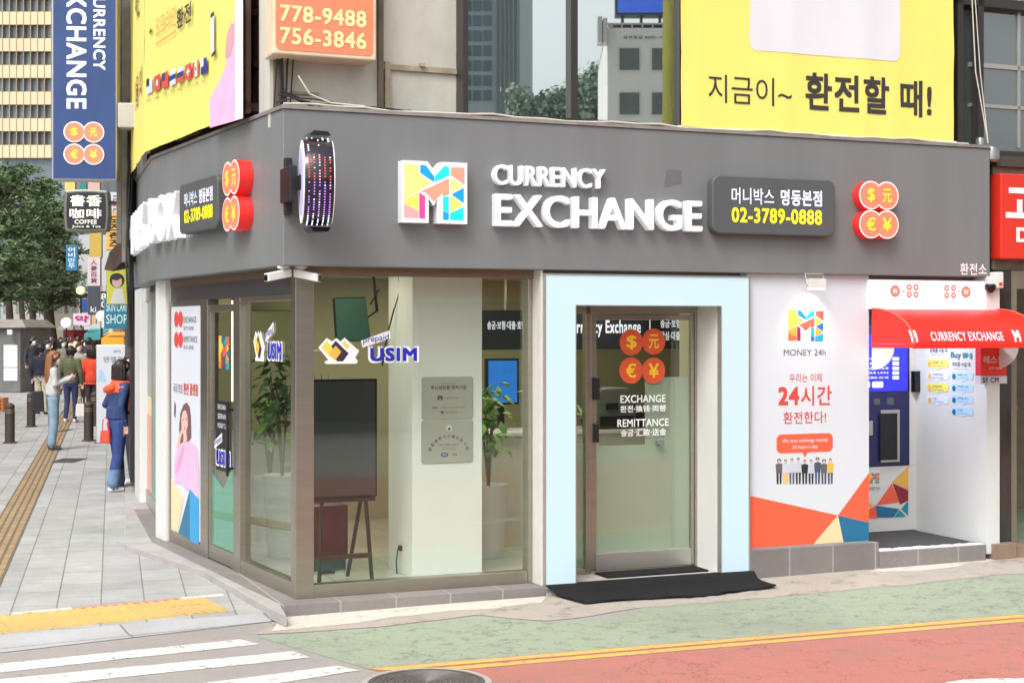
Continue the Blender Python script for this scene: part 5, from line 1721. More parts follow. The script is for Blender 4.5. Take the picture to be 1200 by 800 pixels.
lo = bpy.data.objects.new('flood_beam', l); COL.objects.link(lo); lo.location = F.w(x, -.075, z - .045); lo.rotation_euler = (R(28), 0, F.a)
# lit header over the alcove
x0, x1 = F.x(1018.5, .03), F.x(1156.5, .03)
z0, z1 = 2.215, 2.462
t = thing('header_lightbox', 'white lit header with small red coin icons above the red awning', 'sign', F.w((x0 + x1) / 2, .03, z0), F.a)
mb = MB(F); mb.box(x0, x1 + .01, .03, .14, z0, z1); mb.build('light_face', mat('header_glow', rgb(236, 234, 244), .4, var=.015, emit=.2, ecol=rgb(240, 236, 252)), t)
mb = MB(F); y_ = .028
def icon4(px_, py2):
    for dx_ in (-4, 4):
        for dz_ in (-4.5, 4):
            x, z = F.px(px_ + dx_, py2 + dz_, y_); mb.disc(x, z, .027, y_, 0, 14); mb.disc(x, z, .012, y_ - .001, 1, 8)
def icon1(px_, py2):
    x, z = F.px(px_, py2, y_); mb.disc(x, z, .05, y_, 0, 20); mb.text('₩', x - .025, x + .025, z - .022, z + .022, y_ - .001, .001, .02, 1)
icon1(1049, 341); icon4(1069.5, 341); icon4(1113.5, 342); icon1(1132, 342)
for p0, p1 in ((1056.5, 1061.5), (1122, 1126)):
    a = F.rect(p0, 340.7, p1, 341.7, y_); mb.face([(a[0], a[2]), (a[1], a[2]), (a[1], a[3]), (a[0], a[3])], y_, 0)
for p0, p1 in ((1043, 1078), (1106, 1138)):
    a = F.rect(p0, 350.5, p1, 353, y_); mb.text('원화를 외화로 바꿀 때', a[0], a[1], a[2], a[3], y_, .001, 0, 2)
mb.build('icons', [mat('icon_coral', rgb(240, 132, 112), .5), M_coinrim, mat('icon_grey', rgb(190, 186, 200), .5)], t)
# awning
M_awn = mat('awning_red', rgb(222, 40, 26), .38, var=.03, vscale=2)
ax0, ax1 = XP1 + .006, XA1 + .12
ya, yf, za, zf = .028, -.54, 2.213, 1.925
t = thing('awning', 'curved red awning reading CURRENCY EXCHANGE over the machine alcove', 'awning', F.w((ax0 + ax1) / 2, ya, zf), F.a)
NA = 16
arc = [(ya + (yf - ya) * math.sin(math.pi / 2 * i / NA), zf + (za - zf) * math.cos(math.pi / 2 * i / NA)) for i in range(NA + 1)]
mb = MB(F)
pts = []
for x in (ax0, ax1):
    for y, z in arc: pts.append((x, y, z))
    for y, z in arc: pts.append((x, y + .012, z - .012))
n_ = NA + 1
fs = []
for i in range(NA):
    fs += [(i, i + 1, 2 * n_ + i + 1, 2 * n_ + i), (n_ + i, 3 * n_ + i, 3 * n_ + i + 1, n_ + i + 1)]
mb.add(pts, fs); mb.build('canopy', M_awn, t, smooth=True, sharp=60)
for x, nm in ((ax0, 'side_panel'), (ax1, 'side_panel')):
    mb = MB(F)
    s_ = .001 if x == ax0 else -.001
    mb.add([(x + s_, y, z) for y, z in arc] + [(x + s_, ya, zf)], [tuple(range(n_ + 1))]); mb.build(nm, M_awn, t)
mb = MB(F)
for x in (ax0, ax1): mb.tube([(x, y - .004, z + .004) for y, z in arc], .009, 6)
mb.build('edge_highlight', mat('awning_highlight', rgb(236, 92, 74), .4), t, smooth=True)  # added tube, its lighter red imitates a highlight along the canopy edges
mb = MB(F); mb.box(ax0 - .006, ax1 + .006, yf - .012, yf + .014, zf - .035, zf + .004); mb.box(ax0 - .006, ax0 + .012, yf, ya, zf - .03, zf - .001); mb.box(ax1 - .012, ax1 + .006, yf, ya, zf - .03, zf - .001)
mb.build('frame_bar', M_awn, t, bevel=.004)
for x in (ax0 + .006, ax1 - .01):
    mb = MB(F)
    P = [(ya, zf - .002)] + [(ya - .30 * math.cos(R(a)), zf - .03 - .19 * math.sin(R(a))) for a in range(0, 91, 9)]
    mb.add([(x - .004, y, z) for y, z in P] + [(x + .004, y, z) for y, z in P], [tuple(range(len(P)))] + [tuple(range(2 * len(P) - 1, len(P) - 1, -1))] + [(i, (i + 1) % len(P), len(P) + (i + 1) % len(P), len(P) + i) for i in range(len(P))])
    mb.build('bracket', M_white, t)
def arcfn(a, b, d):
    th = b; rr = 1 + d * 1.2
    return (a, ya + (yf - ya) * math.sin(th) * rr, zf + (za - zf) * math.cos(th) * rr)
mb = MB(F)
xa_ = F.x(1092, yf); xb_ = F.x(1177, yf)
mb.text('CURRENCY EXCHANGE', xa_, xb_, R(85), R(70), 0, .004, .03, 0, fn=arcfn)
for p0, p1 in ((1068, 1076), (1189, 1197)):
    a, b_ = F.x(p0, yf), F.x(p1, yf)
    mb.text('M', a, b_, R(87), R(67), 0, .004, .09, 0, fn=arcfn)
mb.build('lettering', M_paper, t)
# machine in the alcove
my = .96
mx1 = F.x(1066, my); mx0 = XP1 + .05
t = thing('exchange_machine', 'dark blue money exchange machine with a lit screen inside the alcove', 'cash machine', F.w((mx0 + mx1) / 2, my, .19), F.a)
mz = lambda py2: F.px(1045, py2, my)[1]
mb = MB(F); mb.box(mx0, mx1, my, my + .6, mz(545), mz(380)); mb.build('machine_body', mat('machine_navy', rgb(34, 36, 84), .35, var=.05), t, bevel=.006)
mb = MB(F); mb.box(mx0 - .04, mx1 + .09, my + .01, my + .62, .19, mz(546)); mb.box(mx1 + .002, mx1 + .09, my + .01, my + .62, mz(546) + .001, 2.235); mb.box(mx0 - .045, mx0 - .002, my + .01, my + .62, mz(546) + .001, 2.235)
mb.build('machine_casing', M_white, t, bevel=.004)
sx1 = F.x(1064, my)
mb = MB(F); mb.box(mx0 + .02, sx1 - .01, my - .006, my - .001, mz(458), mz(392)); o = mb.build('screen', mat('atm_screen', rgb(40, 44, 214), .3, var=.08, vscale=3, emit=.4, ecol=rgb(44, 50, 235)), t)
mb = MB(F); y_ = my - .0075
for i in range(5):
    yy = 419 + i * 5.5
    a = F.rect(1019, yy, 1041, yy + 2.5, y_); mb.text(('USD 1,180.50', 'JPY 10.92', 'CNY 176.30', 'EUR 1,410.2', 'HKD 151.90')[i], a[0], a[1], a[2], a[3], y_, .0008, .01)
    a = F.rect(1046, yy - .5, 1053.5, yy + 3.2, y_); mb.face([(a[0], a[2]), (a[1], a[2]), (a[1], a[3]), (a[0], a[3])], y_)
for p0, p1 in ((1008, 1019.5), (1022, 1035)):
    a = F.rect(p0, 447, p1, 454, y_); mb.face(rrect(max(a[0], mx0 + .03), a[1], a[2], a[3], .015), y_)
mb.build('display_text', mat('screen_white', rgb(224, 226, 250), .4, emit=.5), o)
mb = MB(F)
for p0, p1, q0, q1 in ((1024, 1031, 467, 474), (1039, 1047, 466, 474)):
    a = F.rect(p0, q0, p1, q1, my); mb.box(a[0], a[1], my - .004, my - .001, a[2], a[3])
a = F.rect(1010, 493, 1022, 510, my); mb.box(max(a[0], mx0 + .02), a[1], my - .012, my - .001, a[2], a[3], 1)
mb.build('card_slot', [M_led_box, M_alu], t, bevel=.002)
a = F.rect(1031, 480, 1053, 541, my)
mb = MB(F); mb.box(a[0], a[1], my - .02, my - .001, a[2], a[3]); o = mb.build('tray_frame', M_alu, t, bevel=.003)
mb = MB(F); mb.box(a[0] - .01, a[1] - .03, my - .023, my - .018, a[2] + .02, a[3] - .03); mb.build('cash_tray', M_blackgloss, o)
y_ = my + .007
mb = MB(F)
P = lambda ps: [(min(max(u, mx0 - .035), mx1 - .01), v) for u, v in [F.px(a, b, y_) for a, b in ps]]
for ps, m_ in (([(1066, 546), (1066, 573), (1045, 565)], 0), ([(1027, 592), (1045, 566), (1054, 588)], 1), ([(1046, 566), (1066, 574), (1066, 586), (1055, 591)], 2), ([(1026, 592), (1054, 596), (1047, 606), (1028, 606)], 3),
               ([(1066, 586), (1056, 596), (1066, 604)], 4), ([(1000, 607), (1026, 592), (1029, 607)], 1), ([(1000, 590), (1012, 585), (1024, 592), (1000, 604)], 0), ([(1054, 597), (1062, 605), (1048, 606)], 4)):
    mb.face(P(ps), y_, m_)
mb.build('casing_print', [M_gold, M_orange, M_maroon, M_bluep, M_teal], t)
a = F.rect(1018, 553, 1031, 567, y_); mb = MB(F); emblem(mb, a[0], a[1], a[2], a[3], y_); mb.build('emblem_print', M_INK, t)
mb = MB(F); a = F.rect(1016, 570, 1031, 574, y_); mb.text('MONEY 24h', a[0], a[1], a[2], a[3], y_, .0008, .0); mb.build('lettering', M_ink, t)
# intercom and instructions on the alcove wall
AW = Frame(F.w(XA1, 0, 0).xy, F.a - R(90))
a = F.rect(1066, 434.5, 1075, 459, my)
mb = MB(F); xx = mx1 + .02; mb.box(xx, xx + .07, my - .05, my + .008, a[2], a[3]); mb.box(xx + .025, xx + .045, my - .053, my - .049, a[3] - .05, a[3] - .03)
tag(mb.build('intercom', M_blackgloss, bevel=.008), 'black intercom handset box between the exchange machine and white wall', 'intercom')
y_ = -.003
t = thing('instruction_sticker', 'printed Buy instructions with yellow and blue bubbles on the white alcove wall', 'sticker', AW.w(0, 0, 1.2), AW.a)
mb = MB(AW)
def AT(s_, r_, bo=0, m_=0):
    a = AW.rect(*r_, y_); mb.text(s_, a[0], a[1], a[2], a[3], y_ - .0015, .0008, bo, m_)
AT('Buy', (1114.5, 412, 1126, 421.5), .02, 1); AT('₩·$', (1128, 413, 1139.5, 421), .03, 2); AT('외화를 사실 때', (1116, 424, 1137, 429.5), .01); AT('원화를 사실 때', (1090, 408, 1110, 413), .01)
AT('How to buy currency', (1118, 431.5, 1135, 433), 0); AT('How to sell currency', (1092, 415, 1108, 416.5), 0)
for i in range(4):
    AT(('여권을 스캔', '외화를 선택', '금액을 확인', '수령')[i], (1122, 437.8 + i * 13.8, 1122 + (11, 13, 13, 6)[i], 440.5 + i * 13.8), 0, 0)
    AT('Scan passport here', (1122, 442 + i * 13.8, 1135, 443.5 + i * 13.8), 0, 0)
    AT(('여권을 스캔', '지폐를 투입', '금액을 확인', '수령')[i], (1093, 423.3 + i * 14, 1093 + (12, 12, 11, 5)[i], 426 + i * 14), 0, 0)
    AT('Insert banknotes', (1093, 427.5 + i * 14, 1106, 429 + i * 14), 0, 0)
mb.build('lettering', [M_ink, M_bluep, M_teal], t)
for i in range(4):
    for p0, p1, pc, yy, m_, mc_ in ((1086, 1111.5, 1089.5, 421 + i * 14, ('y', 'w', 'y', 'w')[i], M_gold), (1115, 1140.5, 1118, 435.5 + i * 13.8, 'b', M_bluep)):
        a = AW.rect(p0, yy, p1, yy + 12, y_)
        mb = MB(AW); h = a[3] - a[2]
        mm = {'y': mat('bubble_yellow', rgb(222, 218, 96), .5, var=.02), 'w': mat('bubble_white', rgb(214, 220, 236), .5, var=.02), 'b': mat('bubble_blue', rgb(176, 212, 240), .5, var=.04)}[m_]
        mb.face(rrect(a[0], a[1], a[2] + h * .22, a[3], h * .3), y_ - .0005); xm_ = (a[0] + a[1]) / 2; mb.face([(xm_ - h * .5, a[2] + h * .221), (xm_ + h * .5, a[2] + h * .221), (xm_, a[2])], y_ - .0004)
        o = mb.build('bubble', mm, t)
        x, z = AW.px(pc, yy + 5.5, y_); mb = MB(AW); mb.disc(x, z, .026, y_ - .001, 0, 14); mb.build('bubble_icon', mc_, o)
# black mats
def matting(name, label, x0, x1, prof, ragged, seed):
    rr = random.Random(seed)
    mb = MB(F); nx = 28
    pts = []
    for i in range(nx + 1):
        u = i / nx
        off = ragged * math.sin(u * 7 + seed) * .4 + rr.uniform(-1, 1) * ragged * .15
        for j, (y, z) in enumerate(prof):
            k = j / (len(prof) - 1)
            x = x0 + (x1 - x0) * u + .22 * k * (.6 - u) * (ragged > .01)
            yy = y - off * k
            w = F.w(x, yy, 0)
            zz = z + (gh(w.x) if z < .06 else 0) + rr.uniform(-.001, .003) * k + .007 * k * (1 + math.sin(u * 23 + j * 1.3)) * (ragged > .01)
            pts.append((x, yy, zz))
    n = len(prof)
    top = len(pts)
    pts += [(x, y, z - .009) for x, y, z in pts]
    fs = []
    for i in range(nx):
        for j in range(n - 1):
            a, b, c, d = i * n + j, i * n + j + 1, (i + 1) * n + j + 1, (i + 1) * n + j
            fs += [(a, b, c, d), (top + d, top + c, top + b, top + a)]
    for i in range(nx):
        for j in (0, n - 1):
            a, b = i * n + j, (i + 1) * n + j
            fs.append((a, b, top + b, top + a))
    for i in (0, nx):
        for j in range(n - 1):
            a, b = i * n + j, i * n + j + 1
            fs.append((a, b, top + b, top + a))
    mb.add(pts, fs)
    return tag(mb.build(name, M_rubber, smooth=True), label, 'door mat')


matting('door_mat', 'long wrinkled black rubber mat draped over the step onto the road', XD0 - .02, XD1 + .06,
        [(.05, .098), (.0, .098), (-.03, .09), (-.07, .056), (-.13, .026), (-.22, .02), (-.34, .019), (-.46, .017), (-.5, .014)], .11, 4)
mb = MB(F); mb.box(F.x(702, .3), F.x(820, .3), DY - .27, DY - .03, .0885, .104)
tag(mb.build('door_mat', M_rubber, bevel=.006), 'small black mat lying directly before the entrance door', 'door mat')

# ------------------------------------------------------------------ next shop to the right
NX = SR + .115
t = thing('neighbour_shop', 'next shop with polished dark stone pillar and grey tiled upper wall', 'shop', F.w(NX + .2, .1, 0), F.a)
M_polish = mat('polished_stone', rgb(58, 54, 50), .08, var=.5, vscale=3, stretch=(1, 1, .4))
xp = F.x(1168, .06)
mb = MB(F); mb.box(NX + .01, xp, .06, 1.6, .12, 2.56); mb.box(xp + .004, F.x(1184, .06), .05, 1.6, .12, 2.56); mb.build('stone_pillar', M_polish, t, bevel=.004)
mb = MB(F)
z = 2.565
k = 0
while z < 3.5:
    mb.box(NX - .06 + .062, 9.2, .1, .3, z, z + .24 - .008); z += .245
mb.build('tiled_wall', mat('grey_facade_tile', rgb(112, 106, 92), .6, var=.25, vscale=5), t, bevel=.004)
mb = MB(F); mb.box(NX, 9.2, .12, .32, 2.56, 3.52); mb.box(NX, 9.2, .05, .2, 3.47, 3.56); mb.build('wall_core', mat('dark_joint', rgb(66, 62, 54), .8, var=.2), t)
xs_ = F.x(1184, .06)
mb = MB(F); mb.box(xs_ + .01, xs_ + .07, .06, .14, .12, 2.4); mb.box(xs_ + .01, 9, .06, .2, 2.40, 2.56); mb.build('door_frame', mat('olive_frame', rgb(116, 108, 92), .5, var=.15), t)
mb = MB(F); mb.box(xs_ + .2, 9, 2.2, 2.3, .1, 2.56); mb.box(xs_ + .02, xs_ + .08, .3, 2.2, .1, 2.4); mb.build('back_wall', mat('dim_wall', rgb(110, 100, 86), .8, var=.25), t)
mb = MB(F); mb.box(xs_ + .01, 9, .06, 2.3, -.02, .14); mb.build('shop_floor', mat('green_floor', rgb(120, 136, 116), .6, var=.2, vscale=6), t)
mb = MB(F); mb.box(NX - .1, NX + .14, -.04, .3, -.02, .185); mb.box(NX + .142, NX + .40, -.02, .3, -.02, .16); mb.build('tiled_step', mat('brown_step_tile', rgb(138, 116, 100), .6, var=.2, vscale=9), t, bevel=.004)
mb = MB(F); mb.box(NX + .4, 9, -.05, .05, -.02, .13); mb.build('front_step', mat('red_stone', rgb(160, 128, 112), .7, var=.15), t)
x0, z0 = F.px(1173, 303, -.02)
t = thing('wall_sign', 'red box sign with large white Korean letters on the next shop', 'sign', F.w(x0 + .9, -.02, z0), F.a)
z1 = F.px(1173, 203, -.02)[1]
mb = MB(F); mb.box(x0, x0 + 2.2, -.02, .12, z0, z1); mb.build('sign_case', mat('sign_case_red', rgb(196, 46, 32), .4, var=.05, emit=.1, ecol=rgb(220, 40, 25)), t, bevel=.01)
mb = MB(F); h = z1 - z0
mb.text('고려당', x0 + .05, x0 + 1.15, z0 + h * .42, z0 + h * .88, -.021, .003, .05); mb.text('DELI', x0 + .165, x0 + .62, z0 + h * .20, z0 + h * .37, -.021, .003, .05)
mb.build('lettering', mat('sign_cream', rgb(246, 226, 214), .5, emit=.15), t)
x0, x1, z0, z1 = F.rect(1150, 406, 1180, 440, -.04)
t = thing('wall_sign', 'small red and white price sign on the polished pillar under the awning', 'sign', F.w(x0, -.04, z0), F.a)
mb = MB(F); mb.box(x0, x1, -.035, .04, z0, z1); mb.build('sign_case', mat('sign_case_red', rgb(196, 46, 32), .4), t, bevel=.004)
mb = MB(F); w, h = x1 - x0, z1 - z0; mb.text('헤스윈', x0 + .02, x1 - .03, z0 + h * .42, z0 + h * .68, -.036, .002, .02); mb.text('CITY BAG', x0 + w * .3, x0 + w * .8, z0 + h * .22, z0 + h * .3, -.036, .002, .02)
mb.build('lettering', M_paper, t)
mb = MB(F); mb.box(x0, x1 + .01, -.03, .04, z0 - .07, z0 - .004); o = mb.build('lower_strip', mat('strip_grey', rgb(196, 200, 204), .4), t)
mb = MB(F); mb.text('SE CM', x0 + .02, x0 + w * .7, z0 - .06, z0 - .015, -.031, .002, .03); mb.build('lettering', M_inkd, o)
# goods inside the next shop doorway
for i, (dx_, dz_, lab, c_) in enumerate(((.24, .14, 'green lidded tub on the floor of the next shop doorway', rgb(110, 150, 120)), (.22, .5, 'brown carton on a shelf in the next shop doorway', rgb(140, 90, 66)), (.26, 1.0, 'reddish bag hanging in the next shop doorway', rgb(146, 84, 62)))):
    p = F.w(xs_ + dx_ + .05, .7, dz_)
    mb = MB(F); x_ = xs_ + dx_ + .05
    mb.prism([(x_ - .16, dz_), (x_ + .16, dz_), (x_ + .19, dz_ + .3), (x_ - .19, dz_ + .3)], .55, .9); mb.box(x_ - .2, x_ + .2, .54, .91, dz_ + .301, dz_ + .34)
    tag(mb.build(('storage_tub', 'carton', 'cloth_bag')[i], mat('goods_%d' % i, c_, .6, var=.3, vscale=8), bevel=.02), lab, ('tub', 'carton', 'bag')[i])

# ------------------------------------------------------------------ the side street
def blade(name, cpx, cpy, wpx, hpx, Y, label, face, thick=.18, edge=None, ang=0.0, group=None):
    """a sign standing out from the right-hand house row, facing down the street; returns (thing, frame, rect)"""
    c = at(cpx, cpy, Y)
    fr = Frame((c.x, c.y), ST.a * .5 + ang)
    w, h = wpx * Y / FPX, hpx * Y / FPX
    t = thing(name, label, 'sign', (c.x, c.y, c.z - h / 2), fr.a, group)
    mb = MB(fr); mb.box(-w / 2, w / 2, 0.002, thick, c.z - h / 2, c.z + h / 2); mb.build('case', edge or M_alu, t, bevel=.01)
    mb = MB(fr); e = min(w, h) * .02; mb.box(-w / 2 + e, w / 2 - e, -.004, .0015, c.z - h / 2 + e, c.z + h / 2 - e); mb.build('face', face, t)
    return t, fr, (-w / 2, w / 2, c.z - h / 2, c.z + h / 2)


def vtext(mb, s, x, z0, z1, w, y, m=0, bo=.02):
    """stacked upright characters from z1 down to z0"""
    n = len(s); st = (z1 - z0) / n
    for i, ch in enumerate(s):
        if ch == ' ': continue
        mb.text(ch, x - w / 2, x + w / 2, z1 - (i + .92) * st, z1 - (i + .08) * st, y, .002, bo, m)


# blue blade sign
Yb = 15.2
M_bluesign = mat('sign_blue', rgb(38, 62, 112), .3, var=.2, vscale=1.6, emit=.05, ecol=rgb(60, 100, 190))
t, fr, r_ = blade('blade_sign', 99, 70, 74, 282, Yb, 'tall blue blade sign with white vertical CURRENCY EXCHANGE beside the corner building', M_bluesign, .25, M_alu)
kk = Yb / FPX
Xp = lambda p: (p - 99) * kk
Zp = lambda p: H - (p - CY) * kk
mb = MB(fr)
hgt = (128 + 24) * kk; cz_ = Zp(52); cx_ = Xp(90)
mb.text('EXCHANGE', cx_ - hgt / 2, cx_ + hgt / 2, cz_ - 11.5 * kk, cz_ + 11.5 * kk, -.006, .002, .035, 0, rot=R(-90))
hgt = (82 + 16) * kk; cz_ = Zp(33); cx_ = Xp(116)
mb.text('CURRENCY', cx_ - hgt / 2, cx_ + hgt / 2, cz_ - 7 * kk, cz_ + 7 * kk, -.006, .002, .03, 0, rot=R(-90))
mb.build('lettering', M_letter, t)
for i, (a, b) in enumerate(((87.5, 155), (109.5, 155), (87.5, 181), (109.5, 181))):
    x, z = Xp(a), Zp(b); e = .0012 * (i % 2) + .0006 * (i // 2)
    mb = MB(fr); mb.drum(x, z, 12.2 * kk, -.012 - e, -.0045, 0, 28); o = mb.build('coin', M_coinrim, t)
    mb = MB(fr); mb.disc(x, z, 11 * kk, -.0145 - e); mb.build('coin_face', M_coin, o)
    mb = MB(fr); s_ = 5 * kk; mb.text(SYM[i], x - s_ * .8, x + s_ * .8, z - s_, z + s_, -.0155 - e, .001, .03); mb.build('symbol', M_coinsym, o)
mb = MB(fr)
mb.box(Xp(137), Xp(157), -.02, .22, Zp(149), Zp(120), 0); mb.box(Xp(137), Xp(157), .04, .12, Zp(-40), Zp(-30), 0)
mb.build('bracket', mat('bracket_grey', rgb(176, 174, 168), .5, .2, var=.1), t, bevel=.01)
# conduit post on the far end of the corner building
mb = MB(B)
px0 = at(141, 385, 15.9)
mb = MB(); mb.box(px0.x - .03, px0.x + .03, 15.85, 15.95, 2.95, 9); mb.box(px0.x + .04, px0.x + .13, 15.8, 16.1, 2.75, 9); mb.box(px0.x - .03, px0.x + .4, 15.88, 15.93, 3.1, 3.18); mb.box(px0.x - .03, px0.x + .4, 15.88, 15.93, 5.1, 5.18)
tag(mb.build('utility_post', mat('post_grey', rgb(128, 124, 116), .6, .2, var=.25, vscale=5), bevel=.01), 'slim grey steel post between the blue blade sign and the yellow banner', 'post')
mb = MB()
for k in range(5):
    P_ = [at(150 + 2 * math.sin(k * 2 + i) + k, 150 + i * 32, 15.6 + .05 * k) for i in range(9)]
    mb.tube(P_, .012, 5, world=True)
tag(mb.build('cable_bundle', M_cable), 'bundle of black cables hanging down the far end of the corner building', 'cables')
# coffee sign
M_navyface = mat('sign_night', rgb(30, 30, 44), .3, var=.1)
Yc = 20.5
c = at(101, 247, Yc); fr = Frame((c.x, c.y), ST.a * .3); kk = Yc / FPX
t = thing('coffee_sign', 'black cushion-shaped COFFEE sign with white Chinese characters below the blue sign', 'sign', (c.x, c.y, c.z - 25 * kk), fr.a)
def cushion(w, h, bul=.06):
    P_ = []
    for (ax, az, bx_, bz_) in ((-1, -1, 1, -1), (1, -1, 1, 1), (1, 1, -1, 1), (-1, 1, -1, -1)):
        for i in range(8):
            u = i / 8; x_ = ax + (bx_ - ax) * u; z_ = az + (bz_ - az) * u
            k_ = 1 + bul * math.sin(math.pi * u)
            if ax == bx_: x_ *= k_
            else: z_ *= k_
            P_.append((x_ * w / 2 * .97, c.z + z_ * h / 2 * .97))
    return P_
mb = MB(fr); mb.prism(cushion(51 * kk, 49 * kk), 0, .22); mb.build('case', mat('case_bronze', rgb(120, 116, 108), .35, .5), t, bevel=.02)
mb = MB(fr); mb.prism(cushion(44 * kk, 42 * kk), -.012, -.001); mb.build('face', M_navyface, t)
mb = MB(fr)
tt = lambda s_, a, b, c_, d, bo=.03: mb.text(s_, (a - 101) * kk, (b - 101) * kk, H - (d - CY) * kk, H - (c_ - CY) * kk, -.014, .002, bo)
tt('書香', 83, 119, 228.5, 242); tt('咖啡', 82, 119, 244.5, 256); tt('COFFEE', 88, 113.5, 257.5, 262.5); tt('Juice & Tea', 85, 118, 264, 267.5, .01)
mb.build('lettering', mat('sign_ivory', rgb(226, 222, 206), .5, emit=.3), t)
mb = MB(fr); mb.box(26 * kk, 60 * kk, .05, .12, c.z + 8 * kk, c.z + 12 * kk); mb.build('bracket', M_black, t)

C = lambda n, *q, **k: mat('street_' + n, rgb(*q), .5, var=.06, **k)
def simple(cpx, cpy, w, h, Y, label, col, words=None, ink=None, vert=True, frac=.6, name='street_sign', horiz=None, emit=0, bo=.02):
    m = mat('street_face_%d_%d' % (cpx, cpy), rgb(*col), .5, var=.05, vscale=2, emit=emit)
    t, fr, r_ = blade(name, cpx, cpy, w, h, Y, label, m, .2, mat('street_edge', rgb(140, 140, 136), .5, var=.1))
    if words:
        mb = MB(fr); x0, x1, z0, z1 = r_
        if vert: vtext(mb, words, (x0 + x1) / 2, z0 + (z1 - z0) * .08, z1 - (z1 - z0) * .08, (x1 - x0) * frac, -.006, 0, bo)
        else:
            for i, w_ in enumerate(words if isinstance(words, (list, tuple)) else [words]):
                n_ = len(words) if isinstance(words, (list, tuple)) else 1
                hh = (z1 - z0) * .8 / n_
                mb.text(w_, x0 + (x1 - x0) * .1, x1 - (x1 - x0) * .1, z1 - (z1 - z0) * .1 - hh * (i + .85), z1 - (z1 - z0) * .1 - hh * (i + .1), -.006, .002, bo)
        mb.build('lettering', mat('street_ink_%d_%d' % (cpx, cpy), rgb(*(ink or (255, 255, 255))), .5), t)
    return t, fr, r_


simple(82, 218, 12, 30, 34, 'plain yellow blade sign just behind the top of the COFFEE sign', (226, 204, 110))
simple(97, 218, 8, 26, 36, 'narrow teal blade sign behind the COFFEE sign', (52, 136, 130))
simple(110, 216, 14, 20, 40, 'pale pink blade sign behind the right corner of the COFFEE sign', (214, 176, 160))
simple(84, 302, 13, 30, 42, 'blue vertical sign with white Korean letters before the pine trees', (38, 124, 172), '어비만두', (240, 244, 250))
simple(112, 287, 14, 30, 36, 'blank mustard vertical sign under the COFFEE sign', (204, 172, 80))
simple(110, 318, 15, 34, 34, 'white vertical sign with dark red Chinese characters', (212, 200, 204), '人蔘百貨', (120, 40, 60), frac=.5)
t_, fr_, rr2 = simple(109.5, 352, 13, 34, 33, 'dark grey vertical sign with two small white letters at its foot', (66, 72, 82))
mb = MB(fr_); x0, x1, z0, z1 = rr2; mb.text('ki', x0 + (x1 - x0) * .25, x0 + (x1 - x0) * .75, z0 + .06, z0 + .19, -.006, .002, .03); mb.build('lettering', M_paper, t_)
simple(121.5, 352, 7, 22, 27, 'narrow black sign with two round white digits', (36, 38, 44), '80', (235, 235, 235), frac=.8)
simple(136, 243, 18, 36, 24.5, 'pale blue and white blade sign above the orange one near the post', (186, 206, 216), '로드', (180, 80, 90), frac=.5)
simple(134, 271, 19, 44, 24, 'amber vertical sign with bold black Korean letters', (232, 176, 78), '모즈촌즈', (40, 34, 30), frac=.62, bo=.05)
t_, fr_, rr2 = simple(139, 335, 28, 44, 21.5, 'lime green sign with a printed dark-haired face', (206, 204, 72))
x0, x1, z0, z1 = rr2; cxm, czm = (x0 + x1) / 2 - .02, (z0 + z1) / 2 + .08
mb = MB(fr_); mb.disc(cxm, czm, .105, -.006, 1, 20); mb.disc(cxm, czm - .02, .085, -.008, 0, 20, rx=.07); mb.disc(cxm - .02, czm + .05, .05, -.0095, 1, 16, rx=.075); mb.face([(cxm - .1, z0 + .02), (cxm + .12, z0 + .02), (cxm + .07, czm - .12), (cxm - .04, czm - .12)], -.007, 2)
mb.build('printed_face', [M_skinp, M_inkd, M_white], t_)
simple(137, 367, 30, 36, 22.5, 'teal shop sign with small white lines beside the dark awning', (26, 116, 134), ['SKIN CARE', 'SHOP'], (210, 230, 232), vert=False, bo=0)
simple(157, 345, 10, 62, 18.4, 'narrow dark blue sign close to the white corner post', (40, 70, 112))
simple(132, 377, 26, 14, 30, 'white sign with a red sale lettering over the orange awning', (236, 222, 210), '할인', (206, 50, 46), vert=False, bo=.05)
simple(96, 374, 20, 14, 44, 'pinkish pharmacy sign with one magenta character', (226, 206, 216), '약', (170, 50, 120), vert=False, frac=.4, bo=.05)
simple(108, 374, 9, 10, 50, 'small tan square sign beside the pharmacy sign', (206, 176, 130))
simple(101, 358, 12, 16, 55, 'round-topped blue sign far down the street', (44, 78, 140))


def round_sign(cpx, cpy, r_, Y, label, col):
    c_ = at(cpx, cpy, Y); fr_ = Frame((c_.x, c_.y), 0)
    t_ = thing('round_sign', label, 'sign', (c_.x, c_.y, c_.z - r_ * Y / FPX))
    mb = MB(fr_); mb.drum(0, c_.z, r_ * Y / FPX, 0, .15, 0, 24); mb.build('disc_face', mat('round_%d' % cpx, rgb(*col), .5, emit=.15), t_)
    mb = MB(fr_); mb.box(-.02, .02, .05, .1, c_.z - 1.1, c_.z - r_ * Y / FPX - .002); mb.build('stem', M_black, t_)


round_sign(94, 340, 5, 44, 'cream round lit sign far down the street beside the beige block', (246, 226, 186))
round_sign(77, 378, 6, 46, 'white round sign hanging over the far crowd', (232, 234, 236))
round_sign(118, 370, 6, 33, 'small pale round sign left of the red sale sign', (238, 230, 224))

